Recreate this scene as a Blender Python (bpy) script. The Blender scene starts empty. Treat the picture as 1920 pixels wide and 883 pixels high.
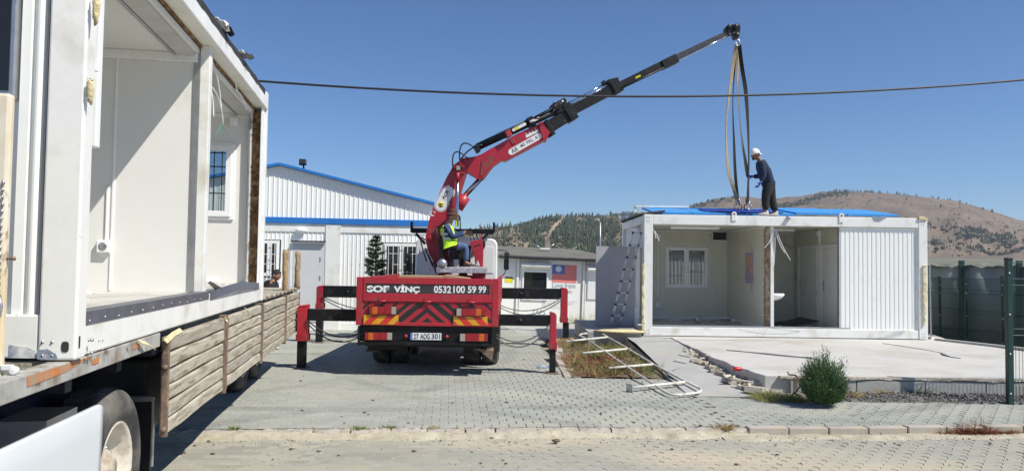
import bpy, bmesh, math, random
from mathutils import Vector, Matrix, noise
random.seed(7)
S = bpy.context.scene
PI = math.pi
RA = math.radians
# ------------------------------------------------------------------ camera
CAMZ = 1.87; FPX = 1390.0; PITCH = RA(2.15); ROLL = RA(.8)
FW = Vector((0, math.cos(PITCH), math.sin(PITCH)))
U0 = Vector((0, -math.sin(PITCH), math.cos(PITCH)))
RT = Vector((1, 0, 0))*math.cos(ROLL)+U0*math.sin(ROLL)
UP = U0*math.cos(ROLL)-Vector((1, 0, 0))*math.sin(ROLL)
cd = bpy.data.cameras.new('camera'); cam = bpy.data.objects.new('camera', cd)
S.collection.objects.link(cam); S.camera = cam
m = Matrix((RT, UP, -FW)).transposed().to_4x4(); m.translation = Vector((0, 0, CAMZ))
cam.matrix_world = m
cd.sensor_width = 36; cd.lens = FPX/1920*36; cd.clip_end = 6000; cd.clip_start = .05
S.render.resolution_x = 1024; S.render.resolution_y = 470
# ------------------------------------------------------------------ light
SUN_EL = RA(50); SUN_TO = Vector((math.cos(RA(-28))*math.cos(SUN_EL), math.sin(RA(-28))*math.cos(SUN_EL), math.sin(SUN_EL)))
w = bpy.data.worlds.new('World'); S.world = w; w.use_nodes = True
nt = w.node_tree; bg = nt.nodes['Background']; sk = nt.nodes.new('ShaderNodeTexSky')
sk.sky_type = 'NISHITA'; sk.sun_disc = False; sk.sun_elevation = SUN_EL
sk.sun_rotation = RA(90+28); sk.altitude = 900; sk.air_density = 1.0; sk.dust_density = 0; sk.ozone_density = 10
nt.links.new(sk.outputs[0], bg.inputs[0]); bg.inputs[1].default_value = .088
sd = bpy.data.lights.new('sun', 'SUN'); sd.energy = 4.5; sd.angle = RA(.5); sd.color = (1, .945, .85)
so = bpy.data.objects.new('sun', sd); S.collection.objects.link(so)
so.rotation_euler = SUN_TO.to_track_quat('Z', 'Y').to_euler(); so.location = (20, -10, 30)
S.view_settings.view_transform = 'Standard'; S.view_settings.look = 'None'
S.view_settings.exposure = .37; S.view_settings.gamma = 1
# ------------------------------------------------------------------ pixel helpers (measured off the photograph, real planes)
def ray(px, py): return FW+RT*((px-960)/FPX)+UP*((441.5-py)/FPX)
def on(px, py, Y):
    d = ray(px, py); return d*(Y/d.y)+Vector((0, 0, CAMZ))
def G(px, py, z=0.0):
    d = ray(px, py); return d*((z-CAMZ)/d.z)+Vector((0, 0, CAMZ))
def onl(M, px, py, ax, c):
    I = M.inverted(); o = I @ Vector((0, 0, CAMZ)); d = I.to_3x3() @ ray(px, py)
    return o+d*((c-o[ax])/d[ax])
# ------------------------------------------------------------------ materials
def lin(c): return tuple(((v/255)/12.92 if v/255 <= .04045 else ((v/255+.055)/1.055)**2.4) for v in c)
def M(name, col, rough=.6, metal=0, var=.12, vs=3, bump=.15, bs=40, dirt=None, da=.5, ds=2.0, st=(1, 1, 1), rnd=0, attr=None, spec=.5, coat=0, world=False, patch=None, tracks=False):
    mt = bpy.data.materials.new(name); mt.use_nodes = True
    n = mt.node_tree.nodes; l = mt.node_tree.links; b = n['Principled BSDF']
    b.inputs['Roughness'].default_value = rough; b.inputs['Metallic'].default_value = metal
    b.inputs['Specular IOR Level'].default_value = spec; b.inputs['Coat Weight'].default_value = coat
    tc = n.new('ShaderNodeTexCoord'); mp = n.new('ShaderNodeMapping'); mp.inputs['Scale'].default_value = st
    if world: ge = n.new('ShaderNodeNewGeometry'); l.new(ge.outputs['Position'], mp.inputs[0])
    else: l.new(tc.outputs['Object'], mp.inputs[0])
    def nz(sc, det=5):
        a = n.new('ShaderNodeTexNoise'); a.inputs['Scale'].default_value = sc; a.inputs['Detail'].default_value = det
        a.inputs['Roughness'].default_value = .6; l.new(mp.outputs[0], a.inputs[0]); return a.outputs[0]
    def mr(sock, a, b_, c, d):
        r = n.new('ShaderNodeMapRange'); l.new(sock, r.inputs[0])
        for i, v in enumerate((a, b_, c, d)): r.inputs[i+1].default_value = v
        return r.outputs[0]
    def mul(sk1, sk2):
        r = n.new('ShaderNodeMath'); r.operation = 'MULTIPLY'; l.new(sk1, r.inputs[0]); l.new(sk2, r.inputs[1]); return r.outputs[0]
    f = mr(nz(vs), .3, .7, 1-var, 1+var)
    f = mul(f, mr(nz(vs*9, 3), .3, .7, 1-var*.5, 1+var*.5))
    if rnd:
        oi = n.new('ShaderNodeObjectInfo'); f = mul(f, mr(oi.outputs['Random'], 0, 1, 1-rnd, 1+rnd))
    if attr:
        at = n.new('ShaderNodeAttribute'); at.attribute_name = 'rnd'; f = mul(f, mr(at.outputs['Fac'], 0, 1, 1-attr, 1+attr))
    vm = n.new('ShaderNodeVectorMath'); vm.operation = 'SCALE'; vm.inputs[0].default_value = col[:3]; l.new(f, vm.inputs['Scale'])
    out = vm.outputs[0]
    if dirt:
        mx = n.new('ShaderNodeMix'); mx.data_type = 'RGBA'
        l.new(mr(nz(ds, 8), .62-da*.35, .78-da*.25, 0, 1), mx.inputs[0]); l.new(out, mx.inputs[6]); mx.inputs[7].default_value = (*dirt, 1)
        out = mx.outputs[2]
    if tracks:     # arcs of tyre rubber left by turning trucks
        ge2 = n.new('ShaderNodeNewGeometry'); acc = None
        for (cx_, cy_, R2) in ((-9, 15.5, 9.0), (-9, 15.5, 7.3), (6, 17.5, 8.6), (6, 17.5, 10.2), (-3, 25, 15.6), (-3, 25, 17.2), (0, -9, 16.7), (2, -14, 21.6)):
            sb_ = n.new('ShaderNodeVectorMath'); sb_.operation = 'SUBTRACT'; l.new(ge2.outputs['Position'], sb_.inputs[0]); sb_.inputs[1].default_value = (cx_, cy_, 0)
            ln = n.new('ShaderNodeVectorMath'); ln.operation = 'LENGTH'; l.new(sb_.outputs[0], ln.inputs[0])
            d_ = n.new('ShaderNodeMath'); d_.operation = 'SUBTRACT'; l.new(ln.outputs['Value'], d_.inputs[0]); d_.inputs[1].default_value = R2
            a_ = n.new('ShaderNodeMath'); a_.operation = 'ABSOLUTE'; l.new(d_.outputs[0], a_.inputs[0]); o_ = mr(a_.outputs[0], .08, .20, .22, 0)
            if acc is None: acc = o_
            else: mxx = n.new('ShaderNodeMath'); mxx.operation = 'MAXIMUM'; l.new(acc, mxx.inputs[0]); l.new(o_, mxx.inputs[1]); acc = mxx.outputs[0]
        acc = mul(acc, mr(nz(.9, 5), .38, .6, 0, 1.3)); mx = n.new('ShaderNodeMix'); mx.data_type = 'RGBA'; l.new(acc, mx.inputs[0]); l.new(out, mx.inputs[6]); mx.inputs[7].default_value = (.09, .09, .085, 1); out = mx.outputs[2]
    if patch:      # a second, finer layer of stains: (colour, scale, low, high)
        mx = n.new('ShaderNodeMix'); mx.data_type = 'RGBA'
        l.new(mr(nz(patch[1], 4), patch[2], patch[3], 0, patch[4]), mx.inputs[0]); l.new(out, mx.inputs[6]); mx.inputs[7].default_value = (*patch[0], 1)
        out = mx.outputs[2]
    l.new(out, b.inputs['Base Color'])
    l.new(mr(nz(vs*3, 3), .3, .7, max(0, rough-.08), min(1, rough+.08)), b.inputs['Roughness'])
    if bump:
        bp = n.new('ShaderNodeBump'); bp.inputs['Strength'].default_value = bump; bp.inputs['Distance'].default_value = .02
        l.new(nz(bs, 6), bp.inputs['Height']); l.new(bp.outputs[0], b.inputs['Normal'])
    return mt
white = M('white_paint', (.80, .80, .76), .42, 0, .04, 2, .04, 8, (.60, .57, .49), .25, 2.2, patch=((.42, .38, .30), 14, .69, .72, .7))
panelw = M('interior_panel', (.76, .76, .73), .5, 0, .02, 1.5, .02, 5, (.6, .58, .52), .08, 1.5)
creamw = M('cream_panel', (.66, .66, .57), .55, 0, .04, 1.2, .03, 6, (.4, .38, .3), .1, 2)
cladw = M('white_cladding', (.86, .87, .83), .5, 0, .02, 1, .02, 5, (.66, .64, .57), .02, 1.2)
greyp = M('grey_door_paint', (.40, .41, .42), .5, 0, .04, 2, .03, 9)
upvc = M('white_upvc', (.86, .87, .87), .28, 0, .02, 3, 0)
red = M('crane_red_paint', (.42, .018, .035), .42, 0, .12, 3, .06, 14, (.25, .06, .055), .3, 4, coat=.1, patch=((.08, .05, .045), 16, .66, .70, .7))
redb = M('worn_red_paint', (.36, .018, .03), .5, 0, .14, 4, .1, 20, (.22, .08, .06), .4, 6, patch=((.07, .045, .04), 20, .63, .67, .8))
black = M('black_paint', (.009, .009, .0105), .5, 0, .3, 3, .08, 20, (.04, .037, .033), .2, 6, spec=.3)
navy = M('chassis_dark_blue', (.012, .014, .03), .55, 0, .25, 3, .08, 20, (.05, .045, .04), .2, 4)
steel = M('galvanised_steel', (.45, .46, .48), .38, .8, .12, 6, .05, 30)
chq = M('chequered_aluminium', (.6, .6, .6), .35, .7, .25, 22, .8, 60)
rod = M('chrome_rod', (.6, .62, .65), .15, 1, .05, 3, 0)
alu = M('ladder_aluminium', (.66, .69, .74), .4, .35, .08, 5, .03)
rubber = M('tyre_rubber', (.035, .035, .036), .85, 0, .25, 8, .25, 60, (.16, .15, .13), .45, 3)
plastic = M('black_plastic', (.015, .015, .016), .5, 0, .2, 6, .05)
foam = M('yellow_foam', (.72, .62, .36), .9, 0, .2, 20, 1, 50)
wool = M('rusty_mineral_wool', (.17, .085, .035), .95, 0, .5, 18, 1, 50, (.4, .28, .15), .45, 14)
rust = M('rusty_cream_steel', (.72, .67, .54), .6, 0, .08, 6, .1, 30, (.62, .47, .24), .4, 2.5, st=(1, 1, .5), patch=((.20, .09, .05), 7, .60, .66, .9))
rustd = M('rusty_steel', (.17, .12, .09), .8, 0, .35, 9, .3, 40, (.3, .2, .13), .4, 8)
board = M('weathered_board', (.43, .395, .31), .85, 0, .22, 5, .5, 40, (.2, .15, .1), .35, 4, st=(6, .7, 6), rnd=.16)
stake = M('bark_stake_wood', (.33, .22, .11), .9, 0, .3, 12, .6, 40, (.5, .4, .25), .4, 9)
ply = M('plywood_board', (.42, .29, .16), .8, 0, .15, 8, .2, 40)
bluer = M('blue_sheet_roof', (.06, .31, .70), .42, 0, .06, 1.5, .05, 8, (.3, .4, .5), .06, 2)
blueq = M('dark_blue_tarp', (.012, .03, .25), .5, 0, .2, 4, .4, 10)
bluet = M('blue_trim', (.02, .17, .52), .45, 0, .06, 2, .03)
tarp = M('grey_roof_sheet', (.15, .145, .125), .8, 0, .15, 2, .1, 20)
felt = M('torn_black_felt', (.03, .03, .032), .8, 0, .4, 10, .5, 30)
conc = M('pale_concrete', (.52, .51, .48), .9, 0, .07, 1.3, .25, 60, (.42, .40, .35), .3, .9, patch=((.34, .33, .30), 5, .62, .72, .5))
concg = M('grey_concrete', (.38, .385, .37), .9, 0, .1, 1.5, .3, 60, (.42, .39, .33), .35, 1.2)
concb = M('broken_concrete', (.50, .46, .38), .95, 0, .2, 9, 1, 30, (.3, .25, .18), .4, 5)
kerbm = M('pinkish_kerb', (.40, .36, .32), .9, 0, .1, 5, .4, 60, (.47, .41, .31), .5, 4, rnd=.08)
bedd = M('joint_sand', (.17, .155, .125), .95, 0, .3, 20, .5, 80)
paver = M('grey_paver', (.325, .335, .30), .88, 0, .06, .45, .35, 70, (.41, .405, .335), .36, .55, tracks=True, attr=.07, world=True, st=(.5, 1.6, 1), patch=((.20, .20, .19), 1.1, .55, .75, .45))
paver2 = M('dusty_paver', (.33, .325, .275), .9, 0, .06, .5, .35, 70, (.46, .41, .31), .6, .55, attr=.06, world=True, st=(.5, 1.4, 1), patch=((.27, .265, .24), 1.0, .5, .72, .6))
sand = M('dusty_sand', (.46, .43, .325), .95, 0, .15, 4, .8, 40, (.36, .31, .22), .4, 9, world=True)
dirtm = M('dry_dirt', (.33, .27, .19), .95, 0, .2, .3, .6, 4, (.22, .19, .12), .4, .08)
gravel = M('dark_gravel', (.16, .15, .14), .95, 0, .45, 25, .6, 40)
soil = M('bed_soil', (.16, .125, .08), .95, 0, .3, 6, .8, 30)
greenp = M('dark_green_paint', (.012, .045, .04), .45, 0, .1, 6, .05)
net = M('grey_net_sheet', (.30, .335, .34), .75, 0, .08, 2, .1, 10)
netd = M('shade_net', (.17, .18, .14), .9, 0, .2, 10, .4, 50)
skin = M('skin', (.42, .22, .14), .55, 0, .06, 12, .05)
skin2 = M('tanned_skin', (.24, .115, .07), .55, 0, .06, 12, .05)
hairm = M('dark_hair', (.02, .016, .014), .7, 0, .3, 60, .5, 120)
navyc = M('navy_cotton', (.010, .022, .055), .85, 0, .15, 14, .4, 40)
blackc = M('black_cotton', (.016, .016, .018), .9, 0, .2, 14, .4, 40)
jean = M('blue_denim', (.075, .13, .24), .9, 0, .2, 14, .5, 60)
bluec = M('blue_shirt_cloth', (.028, .055, .14), .85, 0, .2, 14, .4, 40)
glove = M('blue_glove', (.03, .06, .42), .6, 0, .15, 20, .3)
hiviz = M('hi_vis_yellow', (.58, .95, .04), .7, 0, .08, 10, .2, 30)
refl = M('silver_reflective', (.6, .62, .62), .4, .3, .06, 10, .05)
brownh = M('brown_hat_cloth', (.085, .035, .025), .9, 0, .2, 14, .3, 50)
whitec = M('white_cloth', (.8, .8, .8), .85, 0, .05, 10, .2)
shoe = M('grey_shoe', (.45, .44, .42), .8, 0, .15, 20, .2)
sandal = M('brown_sandal', (.06, .035, .025), .8, 0, .2, 20, .2)
webt = M('tan_webbing', (.36, .29, .18), .9, 0, .2, 10, .4, 60)
webd = M('dark_webbing', (.022, .019, .017), .9, 0, .3, 10, .4, 60)
ret_r = M('red_lens', (.33, .016, .022), .22, 0, .15, 25, .3, 90)
ret_o = M('orange_lens', (.58, .13, .02), .22, 0, .15, 25, .3, 90)
ret_c = M('clear_lens', (.38, .35, .30), .25, 0, .12, 25, .2, 90)
yel = M('reflector_yellow', (.70, .36, .02), .4, 0, .1, 12, .05)
redf = M('reflector_red', (.62, .04, .03), .4, 0, .1, 12, .05)
orf = M('orange_stripe', (.52, .19, .06), .6, 0, .15, 12, .05, 20, (.35, .28, .2), .5, 9)
pwhite = M('printed_white', (.8, .8, .8), .5, 0, .03, 10, 0)
pblack = M('printed_black', (.02, .02, .02), .5, 0, .1, 10, 0)
pgrey = M('printed_blue_grey', (.22, .3, .38), .6, 0, .05, 10, 0)
plg = M('printed_light_grey', (.5, .53, .55), .6, 0, .05, 10, 0)
pflr = M('flag_red', (.80, .24, .21), .55, 0, .04, 5, 0)
pflb = M('flag_blue', (.09, .20, .52), .55, 0, .04, 5, 0)
pyel = M('sign_yellow', (.8, .7, .02), .5, 0, .04, 5, 0)
plil = M('poster_lilac', (.42, .32, .46), .6, 0, .1, 10, 0)
pora = M('poster_orange', (.8, .4, .08), .6, 0, .1, 10, 0)
pebm = M('pebble', (.45, .41, .34), .9, 0, .3, 9, .4)
canr = M('red_plastic', (.5, .02, .03), .4, 0, .1, 10, .05)
dkin = M('dark_interior', (.03, .032, .035), .6, 0, .2, 4, .02)
shut = M('grey_shutter', (.36, .38, .36), .55, 0, .04, 6, .05)
needle = M('conifer_needles', (.055, .095, .045), .8, 0, .35, 6, .2, rnd=0, attr=.4)
shrubm = M('shrub_leaves', (.072, .15, .045), .75, 0, .3, 6, .2, attr=.45)
dryg = M('dry_grass', (.36, .27, .12), .9, 0, .3, 8, .1, attr=.35)
weedg = M('weed_green', (.18, .215, .07), .85, 0, .3, 8, .1, attr=.35)
redw = M('reddish_dry_leaves', (.26, .10, .05), .9, 0, .35, 8, .1, attr=.4)
bark = M('bark', (.09, .06, .04), .9, 0, .3, 20, .6, 50)
pine = M('hill_pine', (.062, .085, .052), .9, 0, .3, .05, .1, 3, attr=.4)
scrub = M('hill_scrub', (.10, .10, .062), .95, 0, .3, .05, .1, 3, attr=.35)
porc = M('white_porcelain', (.85, .85, .83), .15, 0, .02, 4, 0)
cabw = M('cab_white_paint', (.80, .80, .78), .3, 0, .03, 3, .02, 8, (.5, .47, .4), .1, 4, coat=.3)
hil1 = M('hill_ground', (.235, .185, .125), .95, 0, .16, .03, .8, .35, (.13, .115, .07), .55, .045, patch=((.34, .29, .21), .12, .58, .68, .6))
hil2 = M('hill_ground_brown', (.175, .128, .084), .95, 0, .2, .02, .8, .3, (.12, .09, .062), .55, .025, patch=((.10, .078, .058), .09, .56, .66, .75))
trackm = M('dirt_track', (.34, .26, .17), .95, 0, .1, .1, .2, 1)
def glassm(name, col, alpha, rough=.03):
    mt = bpy.data.materials.new(name); mt.use_nodes = True; n = mt.node_tree.nodes; l = mt.node_tree.links
    b = n['Principled BSDF']; b.inputs['Base Color'].default_value = (*col, 1); b.inputs['Roughness'].default_value = rough
    tr = n.new('ShaderNodeBsdfTransparent'); tr.inputs[0].default_value = (.85, .9, .92, 1); mx = n.new('ShaderNodeMixShader')
    nz = n.new('ShaderNodeTexNoise'); nz.inputs['Scale'].default_value = 3; mr = n.new('ShaderNodeMapRange')
    mr.inputs[3].default_value = alpha*.9; mr.inputs[4].default_value = min(1, alpha*1.1); l.new(nz.outputs[0], mr.inputs[0])
    l.new(mr.outputs[0], mx.inputs[0]); l.new(tr.outputs[0], mx.inputs[1]); l.new(b.outputs[0], mx.inputs[2])
    l.new(mx.outputs[0], n['Material Output'].inputs[0]); return mt
glass = glassm('clear_pane', (.04, .05, .06), .25)
glass2 = glassm('dusty_pane', (.09, .10, .11), .55)
glassd = glassm('dark_pane', (.02, .022, .026), .85, .06)
frost = glassm('dusty_plastic_sheet', (.45, .47, .46), .75, .4)
bottle = glassm('bottle_plastic', (.5, .6, .75), .5, .1)
# ------------------------------------------------------------------ mesh builder
COL = S.collection
def link(o, parent=None):
    COL.objects.link(o)
    if parent is not None: o.parent = parent
    return o
def tag(o, label=None, cat=None, group=None, kind=None):
    for k, v in (('label', label), ('category', cat), ('group', group), ('kind', kind)):
        if v: o[k] = v
    return o
def thing(name, label, cat, loc=(0, 0, 0), rz=0, group=None, ry=0):
    o = bpy.data.objects.new(name, None); o.empty_display_size = .2; COL.objects.link(o)
    o.matrix_basis = Matrix.Translation(Vector(loc)) @ Matrix.Rotation(rz, 4, 'Z') @ Matrix.Rotation(ry, 4, 'Y')
    return tag(o, label, cat, group)
def wm(o):
    k = o.matrix_basis.copy()
    while o.parent is not None:
        o = o.parent; k = o.matrix_basis @ k
    return k
class MB:
    def __init__(s): s.v = []; s.f = []; s.sm = []; s.at = []
    def add(s, vs, fs, smooth=False, a=None):
        o = len(s.v); s.v += [tuple(x) for x in vs]
        for f in fs: s.f.append(tuple(o+i for i in f)); s.sm.append(smooth); s.at.append(random.random() if a is None else a)
        return s
    def box(s, x0, x1, y0, y1, z0, z1, R=None, piv=None, a=None):
        vs = [Vector((x, y, z)) for z in (z0, z1) for y in (y0, y1) for x in (x0, x1)]
        if R is not None:
            c = Vector(piv) if piv is not None else Vector(((x0+x1)/2, (y0+y1)/2, (z0+z1)/2)); vs = [R @ (q-c)+c for q in vs]
        return s.add(vs, [(0, 2, 3, 1), (4, 5, 7, 6), (0, 1, 5, 4), (2, 6, 7, 3), (0, 4, 6, 2), (1, 3, 7, 5)], False, a)
    def bar(s, p, q, w_, h, up=(0, 0, 1), a=None):   # rectangular bar from p to q
        p = Vector(p); q = Vector(q); d = (q-p).normalized(); up = Vector(up)
        r = d.cross(up)
        if r.length < 1e-4: r = d.cross(Vector((1, 0, 0)))
        r.normalize(); u = r.cross(d); r *= w_/2; u *= h/2
        vs = [p-r-u, p+r-u, p+r+u, p-r+u, q-r-u, q+r-u, q+r+u, q-r+u]
        return s.add(vs, [(0, 1, 2, 3), (7, 6, 5, 4), (0, 4, 5, 1), (1, 5, 6, 2), (2, 6, 7, 3), (3, 7, 4, 0)], False, a)
    def tube(s, pts, r, n=8, cap=True, a=None):
        pts = [Vector(p) for p in pts]; rs = r if isinstance(r, (list, tuple)) else [r]*len(pts)
        ref = None; vs = []
        for i, p in enumerate(pts):
            d = (pts[min(i+1, len(pts)-1)]-pts[max(i-1, 0)]).normalized()
            if ref is None:
                ref = d.cross(Vector((0, 0, 1)))
                if ref.length < .1: ref = d.cross(Vector((1, 0, 0)))
            ref = (ref-d*ref.dot(d)).normalized(); b = d.cross(ref)
            for k in range(n):
                t = 2*PI*k/n; vs.append(p+(ref*math.cos(t)+b*math.sin(t))*rs[i])
        fs = [(i*n+k, i*n+(k+1) % n, (i+1)*n+(k+1) % n, (i+1)*n+k) for i in range(len(pts)-1) for k in range(n)]
        s.add(vs, fs, n > 4, a)
        if cap:
            o = len(s.v)-len(vs); s.f.append(tuple(o+k for k in range(n))[::-1]); s.sm.append(False); s.at.append(.5)
            o2 = o+(len(pts)-1)*n; s.f.append(tuple(o2+k for k in range(n))); s.sm.append(False); s.at.append(.5)
        return s
    def prism(s, pts, d):            # polygon pts (3d) extruded by vector d
        pts = [Vector(p) for p in pts]; d = Vector(d); n = len(pts)
        fs = [tuple(range(n)), tuple(range(2*n-1, n-1, -1))]+[(i, i+n, (i+1) % n+n, (i+1) % n) for i in range(n)]
        return s.add(pts+[p+d for p in pts], fs)
    def lathe(s, c, ax, prof, n=20):  # prof: (dist along ax, radius)
        c = Vector(c); ax = Vector(ax).normalized(); r0 = ax.cross(Vector((0, 0, 1)))
        if r0.length < .1: r0 = ax.cross(Vector((1, 0, 0)))
        r0.normalize(); b = ax.cross(r0)
        vs = [c+ax*h+(r0*math.cos(2*PI*k/n)+b*math.sin(2*PI*k/n))*r for h, r in prof for k in range(n)]
        fs = [(i*n+k, i*n+(k+1) % n, (i+1)*n+(k+1) % n, (i+1)*n+k) for i in range(len(prof)-1) for k in range(n)]
        return s.add(vs, fs, True)
    def ell(s, c, r, n=12, m=8, R=None, jit=0):
        c = Vector(c); vs = []
        for i in range(m+1):
            p = PI*i/m
            for k in range(n):
                t = 2*PI*k/n; q = Vector((r[0]*math.sin(p)*math.cos(t), r[1]*math.sin(p)*math.sin(t), r[2]*math.cos(p)))
                if jit: q *= 1+jit*(random.random()-.5)
                vs.append(c+(R @ q if R is not None else q))
        return s.add(vs, [(i*n+k, (i+1)*n+k, (i+1)*n+(k+1) % n, i*n+(k+1) % n) for i in range(m) for k in range(n)], True)
    def quad(s, a, b, c, d, t=None): return s.add([a, b, c, d], [(0, 1, 2, 3)], False, t)
    def ribbon(s, pts, wv, th, twist=0):
        pts = [Vector(p) for p in pts]; wv = Vector(wv); n = len(pts); vs = []
        for i, p in enumerate(pts):
            d = (pts[min(i+1, n-1)]-pts[max(i-1, 0)]).normalized(); nn = d.cross(wv).normalized()*th/2
            ww = (Matrix.Rotation(.5*twist*math.sin(i*.13+twist*7), 3, 'Z') @ wv)/2; nn = d.cross(ww).normalized()*th/2
            vs += [p-ww-nn, p+ww-nn, p+ww+nn, p-ww+nn]
        fs = [(i*4+k, i*4+(k+1) % 4, (i+1)*4+(k+1) % 4, (i+1)*4+k) for i in range(n-1) for k in range(4)]
        return s.add(vs, fs+[(3, 2, 1, 0), tuple((n-1)*4+k for k in range(4))])
    def mesh(s, name):
        me = bpy.data.meshes.new(name); me.from_pydata(s.v, [], s.f); me.polygons.foreach_set('use_smooth', s.sm)
        at = me.attributes.new('rnd', 'FLOAT', 'FACE'); at.data.foreach_set('value', s.at)
        me.update(); return me
    def build(s, name, mat, parent=None, local=False, bevel=0, label=None, cat=None, group=None, kind=None, origin=None, fix=True):
        if parent is not None and not local:
            I = wm(parent).inverted(); s.v = [tuple(I @ Vector(q)) for q in s.v]
        if parent is None and origin is not None:
            oo = Vector(origin); s.v = [tuple(Vector(q)-oo) for q in s.v]
        me = s.mesh(name)
        if fix:
            bm = bmesh.new(); bm.from_mesh(me); bmesh.ops.recalc_face_normals(bm, faces=bm.faces); bm.to_mesh(me); bm.free()
        for x in (mat if isinstance(mat, list) else [mat]): me.materials.append(x)
        o = bpy.data.objects.new(name, me); link(o, parent)
        if parent is None and origin is not None: o.location = origin
        if bevel:
            md = o.modifiers.new('bevel', 'BEVEL'); md.width = bevel; md.segments = 2; md.limit_method = 'ANGLE'; md.angle_limit = RA(40)
        return tag(o, label, cat, group, kind)
def copy(o, parent=None):
    c = o.copy(); COL.objects.link(c); c.parent = parent; return c
def copy_tree(o, parent=None):
    c = copy(o, parent)
    for ch in list(o.children): copy_tree(ch, c)
    return c
def crv(p0, p1, sag, n=10, dv=(0, 0, -1)):
    p0 = Vector(p0); p1 = Vector(p1); dv = Vector(dv)
    return [p0.lerp(p1, i/n)+dv*sag*4*(i/n)*(1-i/n) for i in range(n+1)]
def text(s, mat, parent, origin, xd, zd, wdt, hgt, bold=0, name='lettering', depth=.0015, sub=None):
    """flat print: origin = lower left corner, xd / zd unit directions, in world space"""
    cu = bpy.data.curves.new(name, 'FONT'); cu.body = s; cu.offset = bold; cu.resolution_u = 3
    if sub: cu.space_line = sub; cu.align_x = 'CENTER'
    t = bpy.data.objects.new(name, cu); COL.objects.link(t)
    dg = bpy.context.evaluated_depsgraph_get(); me = bpy.data.meshes.new_from_object(t.evaluated_get(dg))
    bpy.data.objects.remove(t); bpy.data.curves.remove(cu)
    xs = [q.co.x for q in me.vertices]; ys = [q.co.y for q in me.vertices]
    a, b, c, d = min(xs), max(xs), min(ys), max(ys)
    xd = Vector(xd).normalized(); zd = Vector(zd).normalized(); I = wm(parent).inverted()
    for q in me.vertices:
        q.co = I @ (Vector(origin)+xd*((q.co.x-a)/(b-a)*wdt)+zd*((q.co.y-c)/(d-c)*hgt))
    me.materials.clear(); me.materials.append(mat); me.name = name
    return link(bpy.data.objects.new(name, me), parent)
def clip(poly, a, b, c):            # keep a*x+b*y<=c
    out = []
    for i in range(len(poly)):
        p, q = poly[i], poly[(i+1) % len(poly)]; fp = a*p[0]+b*p[1]-c; fq = a*q[0]+b*q[1]-c
        if fp <= 0: out.append(p)
        if (fp < 0 < fq) or (fq < 0 < fp):
            t = fp/(fp-fq); out.append((p[0]+(q[0]-p[0])*t, p[1]+(q[1]-p[1])*t))
    return out
def skinmesh(name, nodes, edges, mat, parent, sub=2, extra=None, label=None):
    """nodes {key:(x,y,z,r)} world; continuous surface from a Skin modifier rooted at first node"""
    ks = list(nodes); I = wm(parent).inverted()
    me = bpy.data.meshes.new(name); me.from_pydata([I @ Vector(nodes[k][:3]) for k in ks], [(ks.index(a), ks.index(b)) for a, b in edges], [])
    o = bpy.data.objects.new(name, me); COL.objects.link(o)
    o.modifiers.new('s', 'SKIN'); sv = me.skin_vertices[0].data
    for i, k in enumerate(ks):
        r = nodes[k][3]; r = r if isinstance(r, tuple) else (r, r)
        sv[i].radius = r
    sv[0].use_root = True
    if sub: md = o.modifiers.new('u', 'SUBSURF'); md.levels = sub; md.render_levels = sub
    dg = bpy.context.evaluated_depsgraph_get(); m2 = bpy.data.meshes.new_from_object(o.evaluated_get(dg)); bpy.data.objects.remove(o)
    if extra is not None:
        bm = bmesh.new(); bm.from_mesh(m2); ex = MB()
        ex.v = [tuple(I @ Vector(q)) for q in extra.v]; ex.f = extra.f; ex.sm = extra.sm; ex.at = extra.at
        bm.from_mesh(ex.mesh('t')); bm.to_mesh(m2); bm.free()
    m2.polygons.foreach_set('use_smooth', [True]*len(m2.polygons)); m2.materials.clear(); m2.materials.append(mat); m2.name = name
    o = link(bpy.data.objects.new(name, m2), parent)
    if label: o['label'] = label
    return o
X = Vector((1, 0, 0)); Y_ = Vector((0, 1, 0)); Z = Vector((0, 0, 1))
# ================================================================== GROUND
def gz(x, y): return 0.0
KA = math.atan(.085); KD = Vector((math.cos(KA), math.sin(KA), 0)); KN = Vector((-math.sin(KA), math.cos(KA), 0)); KO = Vector((0, 8.55, 0))
def kp(u, v, z=0): return KO+KD*u+KN*v+Z*z
g = MB(); R_ = 2600
g.add([(-R_, -R_, -.16), (R_, -R_, -.16), (R_, R_, -.16), (-R_, R_, -.16)], [(0, 1, 2, 3)])
g.build('ground', dirtm, kind='structure')
road = MB(); road.add([kp(-14, -6.5, -.105), kp(16, -6.5, -.105), kp(16, 0, -.105), kp(-14, 0, -.105)], [(0, 1, 2, 3)])
road = road.build('road', bedd, kind='structure')
yardP = [(-12, 7.53), (2.62, 8.77), (2.62, 12.3), (1.02, 12.5), (.65, 17), (.9, 18.6), (2.5, 18.6), (2.5, 23.5), (-12, 26)]
sideP = [(2.62, 8.77), (14, 9.75), (14, 10.62), (4.6, 10.45), (3.9, 10.72), (2.62, 10.72)]
yard = MB(); yard.add([(x, y, -.03) for x, y in yardP], [tuple(range(len(yardP)))])
yard = yard.build('yard_paving', bedd, kind='structure')
sw = MB(); sw.add([(x, y, -.03) for x, y in sideP], [tuple(range(len(sideP)))])
sw = sw.build('pavement', bedd, kind='structure')
def inside(x, y, P):
    c = False
    for i in range(len(P)):
        (x0, y0), (x1, y1) = P[i], P[i-1]
        if (y0 > y) != (y1 > y) and x < (x1-x0)*(y-y0)/(y1-y0)+x0: c = not c
    return c
def project(p):
    d = Vector(p)-Vector((0, 0, CAMZ)); f = d.dot(FW)
    return (960+FPX*d.dot(RT)/f, 441.5-FPX*d.dot(UP)/f) if f > .1 else (-999, -999)
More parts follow.
